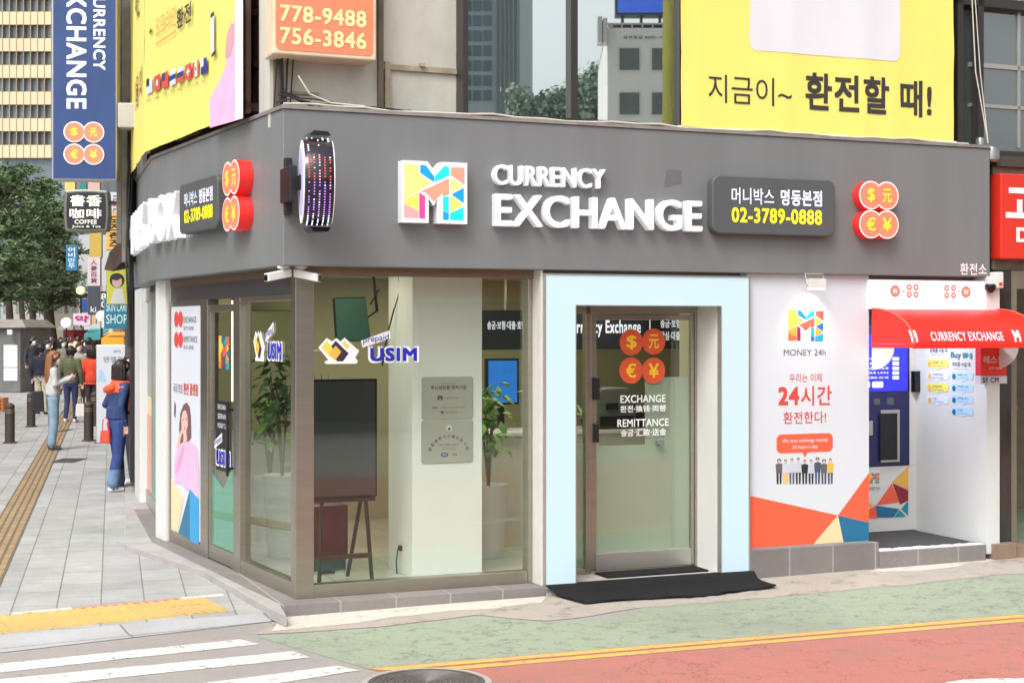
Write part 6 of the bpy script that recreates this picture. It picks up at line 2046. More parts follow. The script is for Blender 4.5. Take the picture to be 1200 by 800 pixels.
# house row along the right side of the street, edge-on
rowm = [mat('row_%d' % i, c_, .8, var=.15, vscale=2) for i, c_ in enumerate((rgb(96, 86, 78), rgb(150, 140, 124), rgb(112, 112, 116), rgb(168, 150, 126)))]
yy = 1.2
for i, (ln, hh, lab) in enumerate(((9, 9, 'dark narrow shop house next to the corner building along the side street'), (12, 13, 'tan shop house second along the side street'), (14, 12, 'grey shop house third along the side street'), (22, 15, 'sand coloured shop house at the far end of the row'))):
    t = thing('shop_house', lab, 'building', ST.w(.15, yy, 0), ST.a)
    mb = MB(ST); mb.box(.12 + .05 * i, 9, yy, yy + ln - .1, 0, hh); mb.build('wall', rowm[i], t)
    mb = MB(ST)
    for fl in range(1, int(hh // 3)):
        q_ = yy + .8
        while q_ < yy + ln - 1.6:
            mb.box(.06 + .05 * i, .14 + .05 * i, q_, q_ + 1.1, fl * 3 + .9, fl * 3 + 2.2); q_ += 1.9
    mb.build('window', mirror_glass('street_glass', (.22, .22, .2), .35), t)
    mb = MB(ST); mb.box(-.02 + .05 * i, .13 + .05 * i, yy + .5, yy + ln - .6, .2, 2.5); mb.build('shop_front', mat('shopfront_%d' % i, (rgb(40, 38, 42), rgb(120, 60, 50), rgb(150, 130, 110), rgb(90, 90, 96))[i], .4, var=.3, vscale=2), t)
    mb = MB(ST); mb.box(-.05, 9.1, yy - .02, yy + ln - .08, hh, hh + .2); mb.build('roof', rowm[2], t)
    yy += ln


def street_awning(cpx, cpy, w, Y, drop, label, col):
    c_ = at(cpx, cpy, Y); k_ = Y / FPX; fr_ = Frame((c_.x, c_.y), ST.a * .4)
    t_ = thing('shop_awning', label, 'awning', (c_.x, c_.y, c_.z - drop))
    mb = MB(fr_); n_ = 10
    P_ = [(-w * k_ / 2 + w * k_ * i / n_, 0 if i % 2 else -.06) for i in range(n_ + 1)]
    for i in range(n_):
        a_, b_ = P_[i][0], P_[i + 1][0]
        mb.add([(a_, 0, c_.z - drop), (b_, 0, c_.z - drop), (b_, 1.0, c_.z), (a_, 1.0, c_.z), (a_, 0, c_.z - drop - .16), ((a_ + b_) / 2, 0, c_.z - drop - .2), (b_, 0, c_.z - drop - .16)], [(0, 1, 2, 3), (4, 5, 6, 1, 0)])
    mb.build('canopy', mat('aw_%d' % cpx, rgb(*col), .7, var=.1), t_)
    mb = MB(fr_); mb.tube([(-w * k_ / 2, .02, c_.z - drop), (-w * k_ / 2, .9, c_.z - drop + .1)], .015, 5); mb.tube([(w * k_ / 2, .02, c_.z - drop), (w * k_ / 2, .9, c_.z - drop + .1)], .015, 5); mb.build('arm', M_black, t_)


street_awning(132, 389, 26, 30, .12, 'orange scalloped shop awning below the red sale sign', (232, 164, 44))
street_awning(110, 385, 22, 44, .15, 'teal stall awning far down the street', (70, 150, 150))
street_awning(66, 401, 42, 52, .2, 'cream market awning over the far stalls', (214, 190, 150))
mb = MB(); c_ = at(137, 300, 19.5)
P_ = [at(122, 316, 19.6), at(128, 296, 19.6), at(150, 272, 18.4), at(150, 300, 18.2), at(132, 318, 19.4)]
mb.add([tuple(p) for p in P_] + [tuple(p + Vector((.1, .7, .08))) for p in P_], [(0, 1, 2, 3, 4), (9, 8, 7, 6, 5)] + [(i, (i + 1) % 5, 5 + (i + 1) % 5, 5 + i) for i in range(5)], 0, True)
tag(mb.build('folded_awning', mat('awning_brown', rgb(66, 48, 40), .7, var=.3)), 'dark brown folded awning jutting out above the lime sign', 'awning')
# red shop fronts and far houses closing the street
for i, (a, b, c_, d, Y, lab, col) in enumerate(((74, 355, 34, 110, 92, 'beige far building with a pale sign face closing the street', (196, 184, 164)), (30, 345, 58, 70, 96, 'low grey far building behind the pine trunks', (160, 160, 152)),
                                             (112, 350, 40, 150, 84, 'light grey far building above the street signs', (176, 178, 178)))):
    p0, p1 = at(a - c_ / 2, b + d / 2, Y), at(a + c_ / 2, b - d / 2, Y)
    t_ = thing('far_building', lab, 'building', ((p0.x + p1.x) / 2, Y, 0))
    mb = MB(); mb.box(p0.x, p1.x, Y, Y + 8, 0, p1.z); mb.build('wall', mat('farwall_%d' % i, rgb(*col), .8, var=.12, vscale=.4), t_)
    mb = MB()
    nx_ = 4; nz_ = max(2, int(p1.z / 3))
    for q_ in range(nx_):
        for w_ in range(1, nz_):
            xx = p0.x + (p1.x - p0.x) * (q_ + .2) / nx_; mb.box(xx, xx + (p1.x - p0.x) / nx_ * .6, Y - .02, Y + .05, w_ * 3, w_ * 3 + 1.5)
    mb.build('window', mirror_glass('street_glass', (.22, .22, .2), .35), t_)
for i, (a, Y, w, lab, col) in enumerate(((80, 64, 12, 'red shop front at the far end, left one of the pair', (176, 48, 52)), (91, 66, 10, 'red shop front at the far end, right one with white lettering', (196, 40, 46)))):
    p0 = at(a - w / 2, 420, Y); p1 = at(a + w / 2, 386, Y)
    t_ = thing('market_shop', lab, 'shop', ((p0.x + p1.x) / 2, Y, 0))
    mb = MB(); mb.box(p0.x, p1.x, Y, Y + 3, 0, 2.0); mb.build('wall', mat('redshop_%d' % i, rgb(*col), .5, var=.2, vscale=1), t_)
    mb = MB(); mb.text('세일' if i else '명품', p0.x + .1, p1.x - .1, 1.35, 1.7, Y - .002, .002, .03); mb.build('lettering', M_paper, t_)
    mb = MB(); mb.box(p0.x - .1, p1.x + .1, Y - .4, Y - .01, 2.0, 2.15); mb.build('canopy', M_white, t_)

# hotel tower
t = thing('tower_block', 'tall tower with cream and glass bands rising behind the pine trees', 'building', (at(-40, 385, 150).x, 150, 0))
Yt = 150; kt = Yt / FPX
tx0, tx1 = at(-260, 0, Yt).x, at(110, 0, Yt).x
mb = MB(); mb.box(tx0, tx1, Yt + .5, Yt + 20, 0, 60); mb.build('wall', mat('tower_glass', rgb(104, 116, 126), .25, .1, var=.4, vscale=.35, stretch=(1, 1, .3)), t)
M_band = mat('tower_cream', rgb(214, 192, 156), .7, var=.05, vscale=.3)
mb = MB(); mz_ = MB()
py_ = 185.0
k = 0
while py_ > -500:
    z0_, z1_ = H - (py_ - CY) * kt, H - (py_ - 15 - CY) * kt
    mb.box(tx0, tx1 + .2, Yt, Yt + .6, z0_, z1_)
    py_ -= 31.2
mb.build('spandrel_band', M_band, t)
mb = MB(); x_ = tx0
while x_ < tx1:
    mb.box(x_, x_ + .08, Yt - .04, Yt + .52, H + 200 * kt, 60); x_ += 8.2 * kt
mb.build('mullion', mat('tower_mullion', rgb(150, 136, 112), .6), t)

# pine trees
M_pine = [mat('pine_needles_%d' % i, c_, .7, var=.3, vscale=1.2) for i, c_ in enumerate((rgb(72, 96, 66), rgb(94, 116, 76), rgb(116, 130, 88)))]
M_bark = mat('pine_bark', rgb(84, 70, 62), .9, var=.3, vscale=4, bump=.4, bscale=20)


def pine(x, y, h, crown0, spread, label, lean=0.0, dens=1.5, group='pine trees beside the side street'):
    t_ = thing('pine_tree', label, 'tree', (x, y, 0), 0, group)
    tr = MB(); P_ = [Vector((x + lean * (i / 7) ** 2 * h * .2 + .12 * math.sin(i * 1.7), y, h * .97 * i / 7)) for i in range(8)]
    tr.tube(P_, .2, 8, 0, .05, True)
    cr = MB()
    nb = int(34 * dens)
    for b_ in range(nb):
        f_ = crown0 + (1 - crown0) * (b_ + rnd.random()) / nb
        ii = min(6, int(f_ * 7)); base = P_[ii].lerp(P_[ii + 1], f_ * 7 - ii)
        a_ = rnd.uniform(0, 6.28); ln = spread * (1.05 - .75 * ((f_ - crown0) / (1 - crown0)) ** 1.6) * rnd.uniform(.55, 1.1)
        tip = base + Vector((ln * math.cos(a_), ln * math.sin(a_), ln * rnd.uniform(-.05, .3)))
        tr.tube([base, base.lerp(tip, .5) + Vector((0, 0, .08 * ln)), tip], .05, 5, 0, .012, True)
        nc = max(3, int(ln * 3.2))
        for c_ in range(nc):
            q_ = base.lerp(tip, .3 + .75 * (c_ + rnd.random() * .6) / nc) + Vector((rnd.gauss(0, .18), rnd.gauss(0, .18), rnd.gauss(.05, .08)))
            rad = rnd.uniform(.28, .48)
            for l_ in range(24):
                d_ = Vector((rnd.gauss(0, 1), rnd.gauss(0, 1), rnd.gauss(.15, .32))).normalized()
                o_ = q_ + d_ * rad * rnd.uniform(.1, .6); e_ = o_ + d_ * rad * rnd.uniform(.35, .7)
                s_ = d_.cross(Vector((rnd.gauss(0, 1), rnd.gauss(0, 1), rnd.gauss(0, 1)))).normalized() * rnd.uniform(.03, .065)
                cr.add([o_ - s_, o_ + s_, e_ + s_ * .4, e_ - s_ * .4], [(0, 1, 2, 3)], 0 if rnd.random() < .45 else (1 if rnd.random() < .7 else 2), True)
    tr.build('trunk', M_bark, t_, smooth=True)
    cr.build('crown', M_pine, t_, recalc=False)


for (px_, Y, tp, c0, sp, lab, ln) in ((12, 62, 192, .38, 2.5, 'broad dark pine tree at the left end of the grove', .1), (38, 70, 205, .36, 2.3, 'pine tree with a leaning trunk behind the kiosk', .3), (62, 66, 232, .36, 1.9, 'shorter pine tree before the blue vertical sign', -.1),
                                      (-14, 56, 196, .34, 2.3, 'pine tree at the picture edge left of the others', 0), (26, 84, 188, .3, 3.2, 'tall pine tree at the back of the grove', .0), (54, 90, 212, .3, 3.0, 'rounded pine tree at the back, right of the tall one', .1)):
    p_ = at(px_, 385, Y)
    pine(p_.x, Y, H + (CY - tp) * Y / FPX, c0, sp, lab, ln)

# lamp pole, kiosks, banner stand
def kiosk(px0, px1, Y, hpx, label):
    p0, p1 = ground(px0, 462, SWZ), ground(px1, 462, SWZ)
    return p0, p1


Yk = (H - SWZ) * FPX / 75
a, b = at(-30, 460, Yk), at(24, 460, Yk)
kz = lambda p: H - (p - CY) * Yk / FPX
t = thing('kiosk', 'dark grey street kiosk with two white posters on its side', 'kiosk', ((a.x + b.x) / 2, Yk, SWZ))
M_kio = mat('kiosk_grey', rgb(124, 123, 121), .5, .2, var=.15)
mb = MB(); mb.box(a.x, b.x, Yk, Yk + 3, SWZ, kz(384)); mb.build('kiosk_body', M_kio, t, bevel=.03)
mb = MB(); mb.add([(a.x - .2, Yk - .2, kz(384)), (b.x + .25, Yk - .2, kz(384)), (b.x + .25, Yk + 3, kz(384)), (a.x - .2, Yk + 3, kz(384)), (a.x + .1, Yk + .1, kz(374)), (b.x, Yk + .1, kz(374)), (b.x, Yk + 2.7, kz(374)), (a.x + .1, Yk + 2.7, kz(374))], [(3, 2, 1, 0), (4, 5, 6, 7), (0, 1, 5, 4), (1, 2, 6, 5), (2, 3, 7, 6), (3, 0, 4, 7)])
mb.build('roof', mat('kiosk_roof', rgb(136, 130, 122), .6, var=.2), t, bevel=.02)
mb = MB()
for (q0, q1, r0, r1) in ((4.5, 20.5, 404, 430), (4.5, 20.5, 431, 446)):
    mb.box(at(q0, 0, Yk).x, at(q1, 0, Yk).x, Yk - .02, Yk - .002, kz(r1), kz(r0))
mb.build('poster', mat('kiosk_poster', rgb(240, 240, 240), .5, var=.01), t)
mb = MB(); mb.box(at(12, 0, Yk).x, at(18, 0, Yk).x, Yk - .3, Yk - .21, kz(392), kz(386)); mb.build('small_lamp', M_white, t)
t = thing('market_stall', 'market stall with a long white Korean notice board behind the kiosk', 'stall', at(45, 455, 52), 0)
mb = MB(); p0, p1 = at(25, 455, 52), at(66, 400, 52)
mb.box(p0.x, p1.x, 52.4, 54, SWZ, H - 15 * 52 / FPX); mb.build('stall_body', mat('stall_dark', rgb(60, 58, 60), .7, var=.4, vscale=1.5), t)
mb = MB(); p0, p1 = at(32, 407, 52), at(57.5, 395.5, 52); mb.box(p0.x, p1.x, 51.9, 52, p0.z, p1.z); o = mb.build('notice_board', M_paper, t)
mb = MB(); hh = p1.z - p0.z; mb.text('길거리 음식 안내', p0.x + .06, p1.x - .06, p0.z + hh * .55, p0.z + hh * .85, 51.899, .002, .02, 1); mb.text('영업 시간 10시', p0.x + .06, p1.x - .06, p0.z + hh * .15, p0.z + hh * .45, 51.899, .002, .03, 0); mb.build('lettering', [M_inkred, M_inkd], o)
Yw = 26.5
t_, fr_, rr2 = blade('banner_stand', 133, 463, 40, 118, Yw, 'white upright banner stand with dark Korean letters behind the woman in denim', M_paper, .05)
mb = MB(fr_); x0, x1, z0, z1 = rr2; w, h = x1 - x0, z1 - z0
mb.text('덴젤라또', x0 + w * .22, x1 - w * .02, z1 - h * .175, z1 - h * .115, -.006, .002, .0); mb.text('GELATO', x0 + w * .5, x0 + w * .7, z1 - h * .075, z1 - h * .05, -.006, .002, .0)
mb.build('lettering', M_ink, t_)
mb = MB(fr_); mb.face([(x0 + w * .05, z1 - h * .36), (x0 + w * .3, z1 - h * .36), (x0 + w * .22, z1 - h * .27), (x0 + w * .12, z1 - h * .23)], -.006); mb.build('printed_blob', mat('pale_blue_print', rgb(170, 196, 220), .5), t_)
mb = MB(fr_); mb.box(x0 - .03, x1 + .03, -.15, .22, SWZ, z0 - .002); mb.build('base', M_black, t_)
# orange crate at the picture edge
p_ = ground(-4, 482, SWZ)
mb = MB(); mb.box(p_.x - .2, p_.x + .16, p_.y, p_.y + .4, SWZ, .36, 0)
for k in range(3): mb.box(p_.x - .15, p_.x + .11, p_.y - .012, p_.y - .001, .08 + .09 * k, .13 + .09 * k, 1)
tag(mb.build('crate', [mat('crate_orange', rgb(214, 126, 70), .6, var=.1), mat('crate_dark', rgb(120, 66, 40), .7)], bevel=.015), 'orange slatted crate on the pavement at the picture\'s left edge', 'crate')


def bollard_proto():
    t_ = thing('bollard', '', 'bollard', (0, 0, 0), 0, 'bollards along the pavement')
    mb = MB(); mb.lathe((0, 0, 0), [(.125, 0), (.125, .02), (.092, .025), (.085, .03), (.085, .60), (.078, .605), (.078, .62), (.085, .625), (.085, .66), (.05, .70), (.012, .712)], 18, 0, True)
    mb.build('post', mat('bollard_brown', rgb(74, 64, 60), .5, .2, var=.15), t_, smooth=True)
    mb = MB(); n_ = 18
    for z0_, z1_ in ((.535, .55), (.575, .59)):
        mb.lathe((0, 0, 0), [(.0865, z0_), (.0865, z1_)], 18, 0, True)
    mb.build('brass_ring', mat('ring_brass', rgb(170, 140, 90), .4, .5), t_, smooth=True)
    return t_


bp_ = bollard_proto()
for i, (px_, py2, s_, lab) in enumerate(((11.5, 519, 1, 'brown bollard nearest the picture\'s left edge'), (36.5, 500, 1, 'brown bollard left of the long-haired woman in a grey hoodie'), (104, 516.5, 1, 'brown bollard in front of the white banner stand'), (111, 499, 1, 'brown bollard behind another, at the feet of the orange jacket'))):
    o = bp_ if i == 0 else copy_tree(bp_)
    g_ = ground(px_, py2, SWZ)
    o.location = (g_.x, g_.y, SWZ); o['label'] = lab

# ------------------------------------------------------------------ people
def capsule(vs, fs, tags, p0, p1, r0, r1, tg, n=12, sx=1.0, sy=1.0):
    p0, p1 = Vector(p0), Vector(p1)
    d = p1 - p0; ln = d.length
    d = d / ln if ln > 1e-6 else Vector((0, 0, 1))
    a = d.orthogonal().normalized() if abs(d.z) < .9 else (Vector((1, 0, 0)) - d * d.x).normalized()
    b = d.cross(a)
    rings = []
    for k in range(4): t_ = R(-90 + 22.5 * (k + .3)); rings.append((p0 + d * (r0 * math.sin(t_)), r0 * math.cos(t_)))
    m_ = max(1, int(ln / .05))
    for k in range(m_ + 1): rings.append((p0 + d * ln * k / m_, r0 + (r1 - r0) * k / m_))
    for k in range(4): t_ = R(22.5 * (k + .7)); rings.append((p1 + d * (r1 * math.sin(t_)), r1 * math.cos(t_)))
    o = len(vs)
    for c_, r_ in rings:
        for j in range(n):
            t_ = 2 * math.pi * j / n
            vs.append(c_ + a * (r_ * sx * math.cos(t_)) + b * (r_ * sy * math.sin(t_))); tags.append(tg)
    for i in range(len(rings) - 1):
        for j in range(n):
            jj = (j + 1) % n
            fs.append((o + i * n + j, o + i * n + jj, o + (i + 1) * n + jj, o + (i + 1) * n + j))
    fs.append(tuple(o + j for j in range(n))[::-1]); fs.append(tuple(o + (len(rings) - 1) * n + j for j in range(n)))


def loft(vs, fs, tags, rings, tg, n=18):
    """rings of (z, cx, cy, rx, ry)"""
    o = len(vs); R2 = []
    for (z0, x0, y0, a0, b0), (z1, x1, y1, a1, b1) in zip(rings[:-1], rings[1:]):
        m_ = max(1, int(abs(z1 - z0) / .04))
        for k in range(m_): u = k / m_; R2.append((z0 + (z1 - z0) * u, x0 + (x1 - x0) * u, y0 + (y1 - y0) * u, a0 + (a1 - a0) * u, b0 + (b1 - b0) * u))
    R2.append(rings[-1])
    for z, cx, cy, rx, ry in R2:
        for j in range(n):
            t_ = 2 * math.pi * j / n
            vs.append(Vector((cx + rx * math.cos(t_), cy + ry * math.sin(t_), z))); tags.append(tg)
    for i in range(len(R2) - 1):
        for j in range(n):
            jj = (j + 1) % n
            fs.append((o + i * n + j, o + i * n + jj, o + (i + 1) * n + jj, o + (i + 1) * n + j))
    fs.append(tuple(o + j for j in range(n))[::-1]); fs.append(tuple(o + (len(R2) - 1) * n + j for j in range(n)))


def hand(vs, fs, tags, w, d, side, s=1.0, curl=.5):
    """palm, four unequal bent fingers and a thumb from the palm's side"""
    d = Vector(d).normalized(); sd = d.cross(Vector((0, 1, 0.2)))
    sd = (sd if sd.length > .1 else d.cross(Vector((1, 0, 0)))).normalized(); nr = sd.cross(d)
    w = Vector(w); p = w + d * .075 * s
    capsule(vs, fs, tags, w, p, .026 * s, .034 * s, 0, 10, 1.0, .8)
    for i, l_ in enumerate((.066, .076, .07, .054)):
        b_ = p + sd * (i - 1.5) * .019 * s
        k1 = b_ + d * l_ * .55 * s + nr * .01 * curl; k2 = k1 + (d * (1 - curl) + nr * curl).normalized() * l_ * .5 * s
        capsule(vs, fs, tags, b_, k1, .0105 * s, .0098 * s, 0, 8); capsule(vs, fs, tags, k1, k2, .0098 * s, .0085 * s, 0, 8)
    b_ = w + d * .03 * s + sd * .03 * s * side
    capsule(vs, fs, tags, b_, b_ + (d * .7 + sd * side * .6 + nr * .4).normalized() * .055 * s, .013 * s, .0095 * s, 0, 8)


PEOPLE = []


def person(label, loc, yaw, cols, h=1.62, arms=None, legs=None, hair='short', haircol=(40, 32, 30), coat=None, wide=1.0, mask=True, cuff=None, hood=None, lean=0.0, group=None, vox=.011, headturn=0.0, sleeve=1.0):
    k = h / 1.65
    vs, fs, tg = [], [], []
    L_ = legs or {'l': ((-.085, -.01, .47), (-.09, .02, .085)), 'r': ((.085, -.01, .47), (.09, .02, .085))}
    hip = {'l': Vector((-.085, 0, .86)), 'r': Vector((.085, 0, .86))}
    for s_ in 'lr':
        kn, an = Vector(L_[s_][0]), Vector(L_[s_][1])
        capsule(vs, fs, tg, hip[s_], kn, .088 * (1 + (wide - 1) * .4), .062 * wide, 2); capsule(vs, fs, tg, kn, an + Vector((0, 0, .03)), .062 * wide, (.066 if cuff else .048) * wide, 2)
        if False: capsule(vs, fs, tg, an + Vector((0, 0, .25)), an + Vector((0, 0, .03)), .0625 * wide, .066 * wide, 4)
        capsule(vs, fs, tg, an + Vector((0, .03, -.045)), an + Vector((0, -.13, -.052)), .036, .032, 3, 12, 1.0, .85)
    ln = lean
    loft(vs, fs, tg, [(.78, 0, 0, .14, .10), (.86, 0, 0, .155, .115), (.95, 0, 0, .15, .108), (1.0, 0, 0, .14, .1)], 2)
    loft(vs, fs, tg, [(.97, 0, -ln * .1, .145, .105), (1.05, 0, -ln * .2, .14, .102), (1.2, 0, -ln * .5, .16, .115), (1.31, 0, -ln * .8, .168, .108), (1.38, 0, -ln, .13, .085), (1.415, 0, -ln, .07, .06)], 1)
    if coat: loft(vs, fs, tg, [(coat, 0, .0, .175, .13), (coat + .15, 0, 0, .165, .125), (1.05, 0, -ln * .2, .155, .12), (1.22, 0, -ln * .5, .172, .125), (1.33, 0, -ln * .8, .172, .115)], 1)
    capsule(vs, fs, tg, (0, -ln, 1.38), (0, -ln - .01, 1.47), .05, .047, 0)
    A_ = arms or {'l': ((-.23, .03, 1.10), (-.24, -.02, .88)), 'r': ((.23, .03, 1.10), (.24, -.02, .88))}
    for s_ in 'lr':
        sg = -1 if s_ == 'l' else 1
        sh = Vector((sg * .165, -ln * .9, 1.345)); el, wr = Vector(A_[s_][0]), Vector(A_[s_][1])
        capsule(vs, fs, tg, sh, el, .058 * sleeve, .047 * sleeve, 1); capsule(vs, fs, tg, el, el.lerp(wr, .95), .047 * sleeve, .037 * sleeve, 1)
        hand(vs, fs, tg, wr, wr - el, -sg)
    hc = Vector((0, -ln - .025, 1.545))
    capsule(vs, fs, tg, hc + Vector((0, .01, .02)), hc + Vector((0, .0, .03)), .095, .095, 0, 16, .82, 1.0)
    capsule(vs, fs, tg, hc + Vector((0, -.035, -.03)), hc + Vector((0, -.045, -.065)), .062, .045, 0, 14, .9, .9)
    capsule(vs, fs, tg, hc + Vector((0, -.088, .01)), hc + Vector((0, -.105, -.018)), .012, .017, 0, 8)
    for sg in (-1, 1): capsule(vs, fs, tg, hc + Vector((sg * .078, .005, .0)), hc + Vector((sg * .084, .015, .03)), .014, .018, 0, 8, .6, 1)
    if hood: loft(vs, fs, tg, [(1.27, 0, -ln * .7, .196, .145), (1.34, 0, -ln * .9, .198, .14), (1.40, 0, -ln, .135, .12), (1.455, 0, -ln, .088, .09)], 5); capsule(vs, fs, tg, (-.07, .10, 1.33), (.07, .11, 1.30), .06, .05, 5, 10)
    vs = [v * k for v in vs]
    PEOPLE.append(dict(label=label, loc=Vector(loc), yaw=yaw, vs=vs, fs=fs, tg=tg, cols=cols, k=k, hc=hc, hair=hair, haircol=haircol, mask=mask, vox=vox, ln=ln, group=group, hood=hood, cuff=cuff))


M_skin = mat('skin', rgb(214, 170, 146), .5, var=.03)


def finish_people():
    tmp = []
    for p in PEOPLE:
        me = bpy.data.meshes.new('body'); me.from_pydata(p['vs'], [], p['fs'])
        o = bpy.data.objects.new('body', me); COL.objects.link(o)
        md = o.modifiers.new('remesh', 'REMESH'); md.mode = 'VOXEL'; md.voxel_size = p['vox']
        sm_ = o.modifiers.new('smooth', 'SMOOTH'); sm_.iterations = 3; sm_.factor = .5
        tmp.append(o)
    bpy.context.view_layer.update()
    dg = bpy.context.evaluated_depsgraph_get()
    meshes = [bpy.data.meshes.new_from_object(o.evaluated_get(dg)) for o in tmp]
    for o in tmp:
        m_ = o.data; bpy.data.objects.remove(o); bpy.data.meshes.remove(m_)
    for p, me in zip(PEOPLE, meshes):
        kd = KDTree(len(p['vs']))
        for i, v in enumerate(p['vs']): kd.insert(v, i)
        kd.balance()
        t_ = thing('person', p['label'], 'person', p['loc'], p['yaw'], p['group'])
        names = ['skin', 'top', 'trousers', 'shoes', 'cuff', 'hood']
        me.materials.clear()
        me.materials.append(M_skin)
        for i, c_ in enumerate(p['cols']):
            me.materials.append(mat('cloth_%d_%d_%d' % c_, rgb(*c_), .85, var=.2, vscale=9, bump=.35, bscale=45))
        nm = len(me.materials)
        for f in me.polygons:
            ti = p['tg'][kd.find(f.center)[1]]
            if p['cuff'] and ti == 2 and f.center.z < .29 * p['k']: ti = 4
            f.material_index = min(nm - 1, ti); f.use_smooth = True
        me.name = 'body'
        b = bpy.data.objects.new('body', me); COL.objects.link(b); b.parent = t_; WM[b.name] = WM[t_.name]
        k, hc = p['k'], p['hc']
        fr = Frame((p['loc'].x, p['loc'].y), p['yaw']); z0 = p['loc'].z
        vs, fs, tg = [], [], []
        capsule(vs, fs, tg, hc + Vector((0, .022, .035)), hc + Vector((0, .02, .045)), .108, .104, 0, 16, .85, 1.0)
        capsule(vs, fs, tg, hc + Vector((0, -.03, .075)), hc + Vector((0, .0, .08)), .07, .07, 0, 12, 1.05, .8)
        if p['hair'] == 'long':
            for i in range(9):
                a = R(20 + 140 * i / 8)
                q0 = hc + Vector((.085 * math.cos(a), .035 + .07 * math.sin(a), .05)); q1 = hc + Vector((.125 * math.cos(a), .05 + .075 * math.sin(a), -.22)); q2 = hc + Vector((.12 * math.cos(a), .075 + .06 * math.sin(a), -.40 + .03 * (i % 3)))
                capsule(vs, fs, tg, q0, q1, .036, .04, 0, 8); capsule(vs, fs, tg, q1, q2, .04, .022, 0, 8)
        elif p['hair'] == 'bob':
            for i in range(9):
                a = R(-5 + 190 * i / 8)
                q0 = hc + Vector((.088 * math.cos(a), .03 + .075 * math.sin(a), .05)); q1 = hc + Vector((.1 * math.cos(a), .03 + .08 * math.sin(a), -.10))
                capsule(vs, fs, tg, q0, q1, .036, .034, 0, 8)
        else:
            for i in range(7):
                a = R(15 + 150 * i / 6)
                q0 = hc + Vector((.082 * math.cos(a), .03 + .07 * math.sin(a), .04)); q1 = hc + Vector((.075 * math.cos(a), .03 + .06 * math.sin(a), -.05)); capsule(vs, fs, tg, q0, q1, .03, .022, 0, 8)
        mb = MB(fr); mb.add([(v.x * k, v.y * k, z0 + v.z * k) for v in vs], fs)
        mb.build('hair', mat('hair_%d_%d_%d' % p['haircol'], rgb(*p['haircol']), .5, var=.3, vscale=25, stretch=(1, 1, .15)), t_, smooth=True)
        mb = MB(fr)
        for sg in (-1, 1):
            c_ = (hc + Vector((sg * .031, -.087, .018))) * k
            mb.lathe((c_.x, c_.y, z0 + c_.z), [(.002, -.007), (.011, 0), (.002, .007)], 8)
        mb.build('eyes', M_blackgloss, t_)
        if p['mask']:
            vs, fs, tg = [], [], []
            capsule(vs, fs, tg, hc + Vector((0, -.052, -.03)), hc + Vector((0, -.058, -.06)), .062, .05, 0, 12, .98, .98)
            mb = MB(fr); mb.add([(v.x * k, v.y * k, z0 + v.z * k) for v in vs], fs); mb.build('face_mask', M_white, t_, smooth=True)


gp = lambda a, b: ground(a, b, SWZ)
DENIM, JEANS = (44, 68, 132), (40, 66, 138)
p_den = gp(137, 575)
person('person in blue denim with an orange scarf beside the corner building', p_den, R(128), [(44, 62, 104), (46, 66, 122), (228, 228, 226), (104, 126, 158), (226, 92, 56)], 1.60,
       arms={'l': ((-.22, .04, 1.10), (-.2, -.03, .88)), 'r': ((.22, .06, 1.1), (.18, -.14, 1.02))},
       legs={'l': ((-.09, .02, .47), (-.11, .10, .085)), 'r': ((.09, -.05, .47), (.10, -.07, .085))}, hair='bob', haircol=(44, 26, 28), wide=1.22, cuff=True, hood=True, lean=.05, vox=.0095, coat=.93)
p_b = gp(147, 569)
person('person with dark hair in a red patterned jacket half hidden behind the denim jacket', p_b + Vector((.06, .15, 0)), R(-60), [(178, 48, 40), (52, 50, 56), (232, 230, 228)], 1.66,
       arms={'l': ((-.22, -.05, 1.12), (-.1, -.22, 1.15)), 'r': ((.22, -.05, 1.1), (.12, -.2, 1.1))}, hair='bob', haircol=(34, 26, 26))
p_h = gp(62, 527)
person('long-haired person in a light grey hoodie and pale jeans looking at a phone', p_h, R(112), [(196, 194, 194), (134, 156, 172), (70, 70, 78)], 1.62,
       arms={'l': ((-.20, -.02, 1.12), (-.08, -.26, 1.20)), 'r': ((.20, -.02, 1.12), (.06, -.27, 1.22))}, hair='long', haircol=(136, 88, 50), wide=1.3, coat=.93, sleeve=1.15)
p_g = gp(83, 495)
person('person walking away in an olive green jacket and dark jeans', p_g, R(176), [(88, 92, 64), (48, 58, 92), (226, 222, 216)], 1.62,
       legs={'l': ((-.08, -.05, .47), (-.085, -.02, .085)), 'r': ((.08, .0, .47), (.085, .08, .1))}, hair='short', haircol=(32, 26, 26), coat=.86, sleeve=1.15)
p_o = gp(108, 491)
person('person walking away in a bright orange-red jacket', p_o, R(172), [(228, 74, 44), (60, 52, 56), (60, 56, 56)], 1.60, hair='bob', haircol=(38, 26, 26), coat=.80, sleeve=1.2)
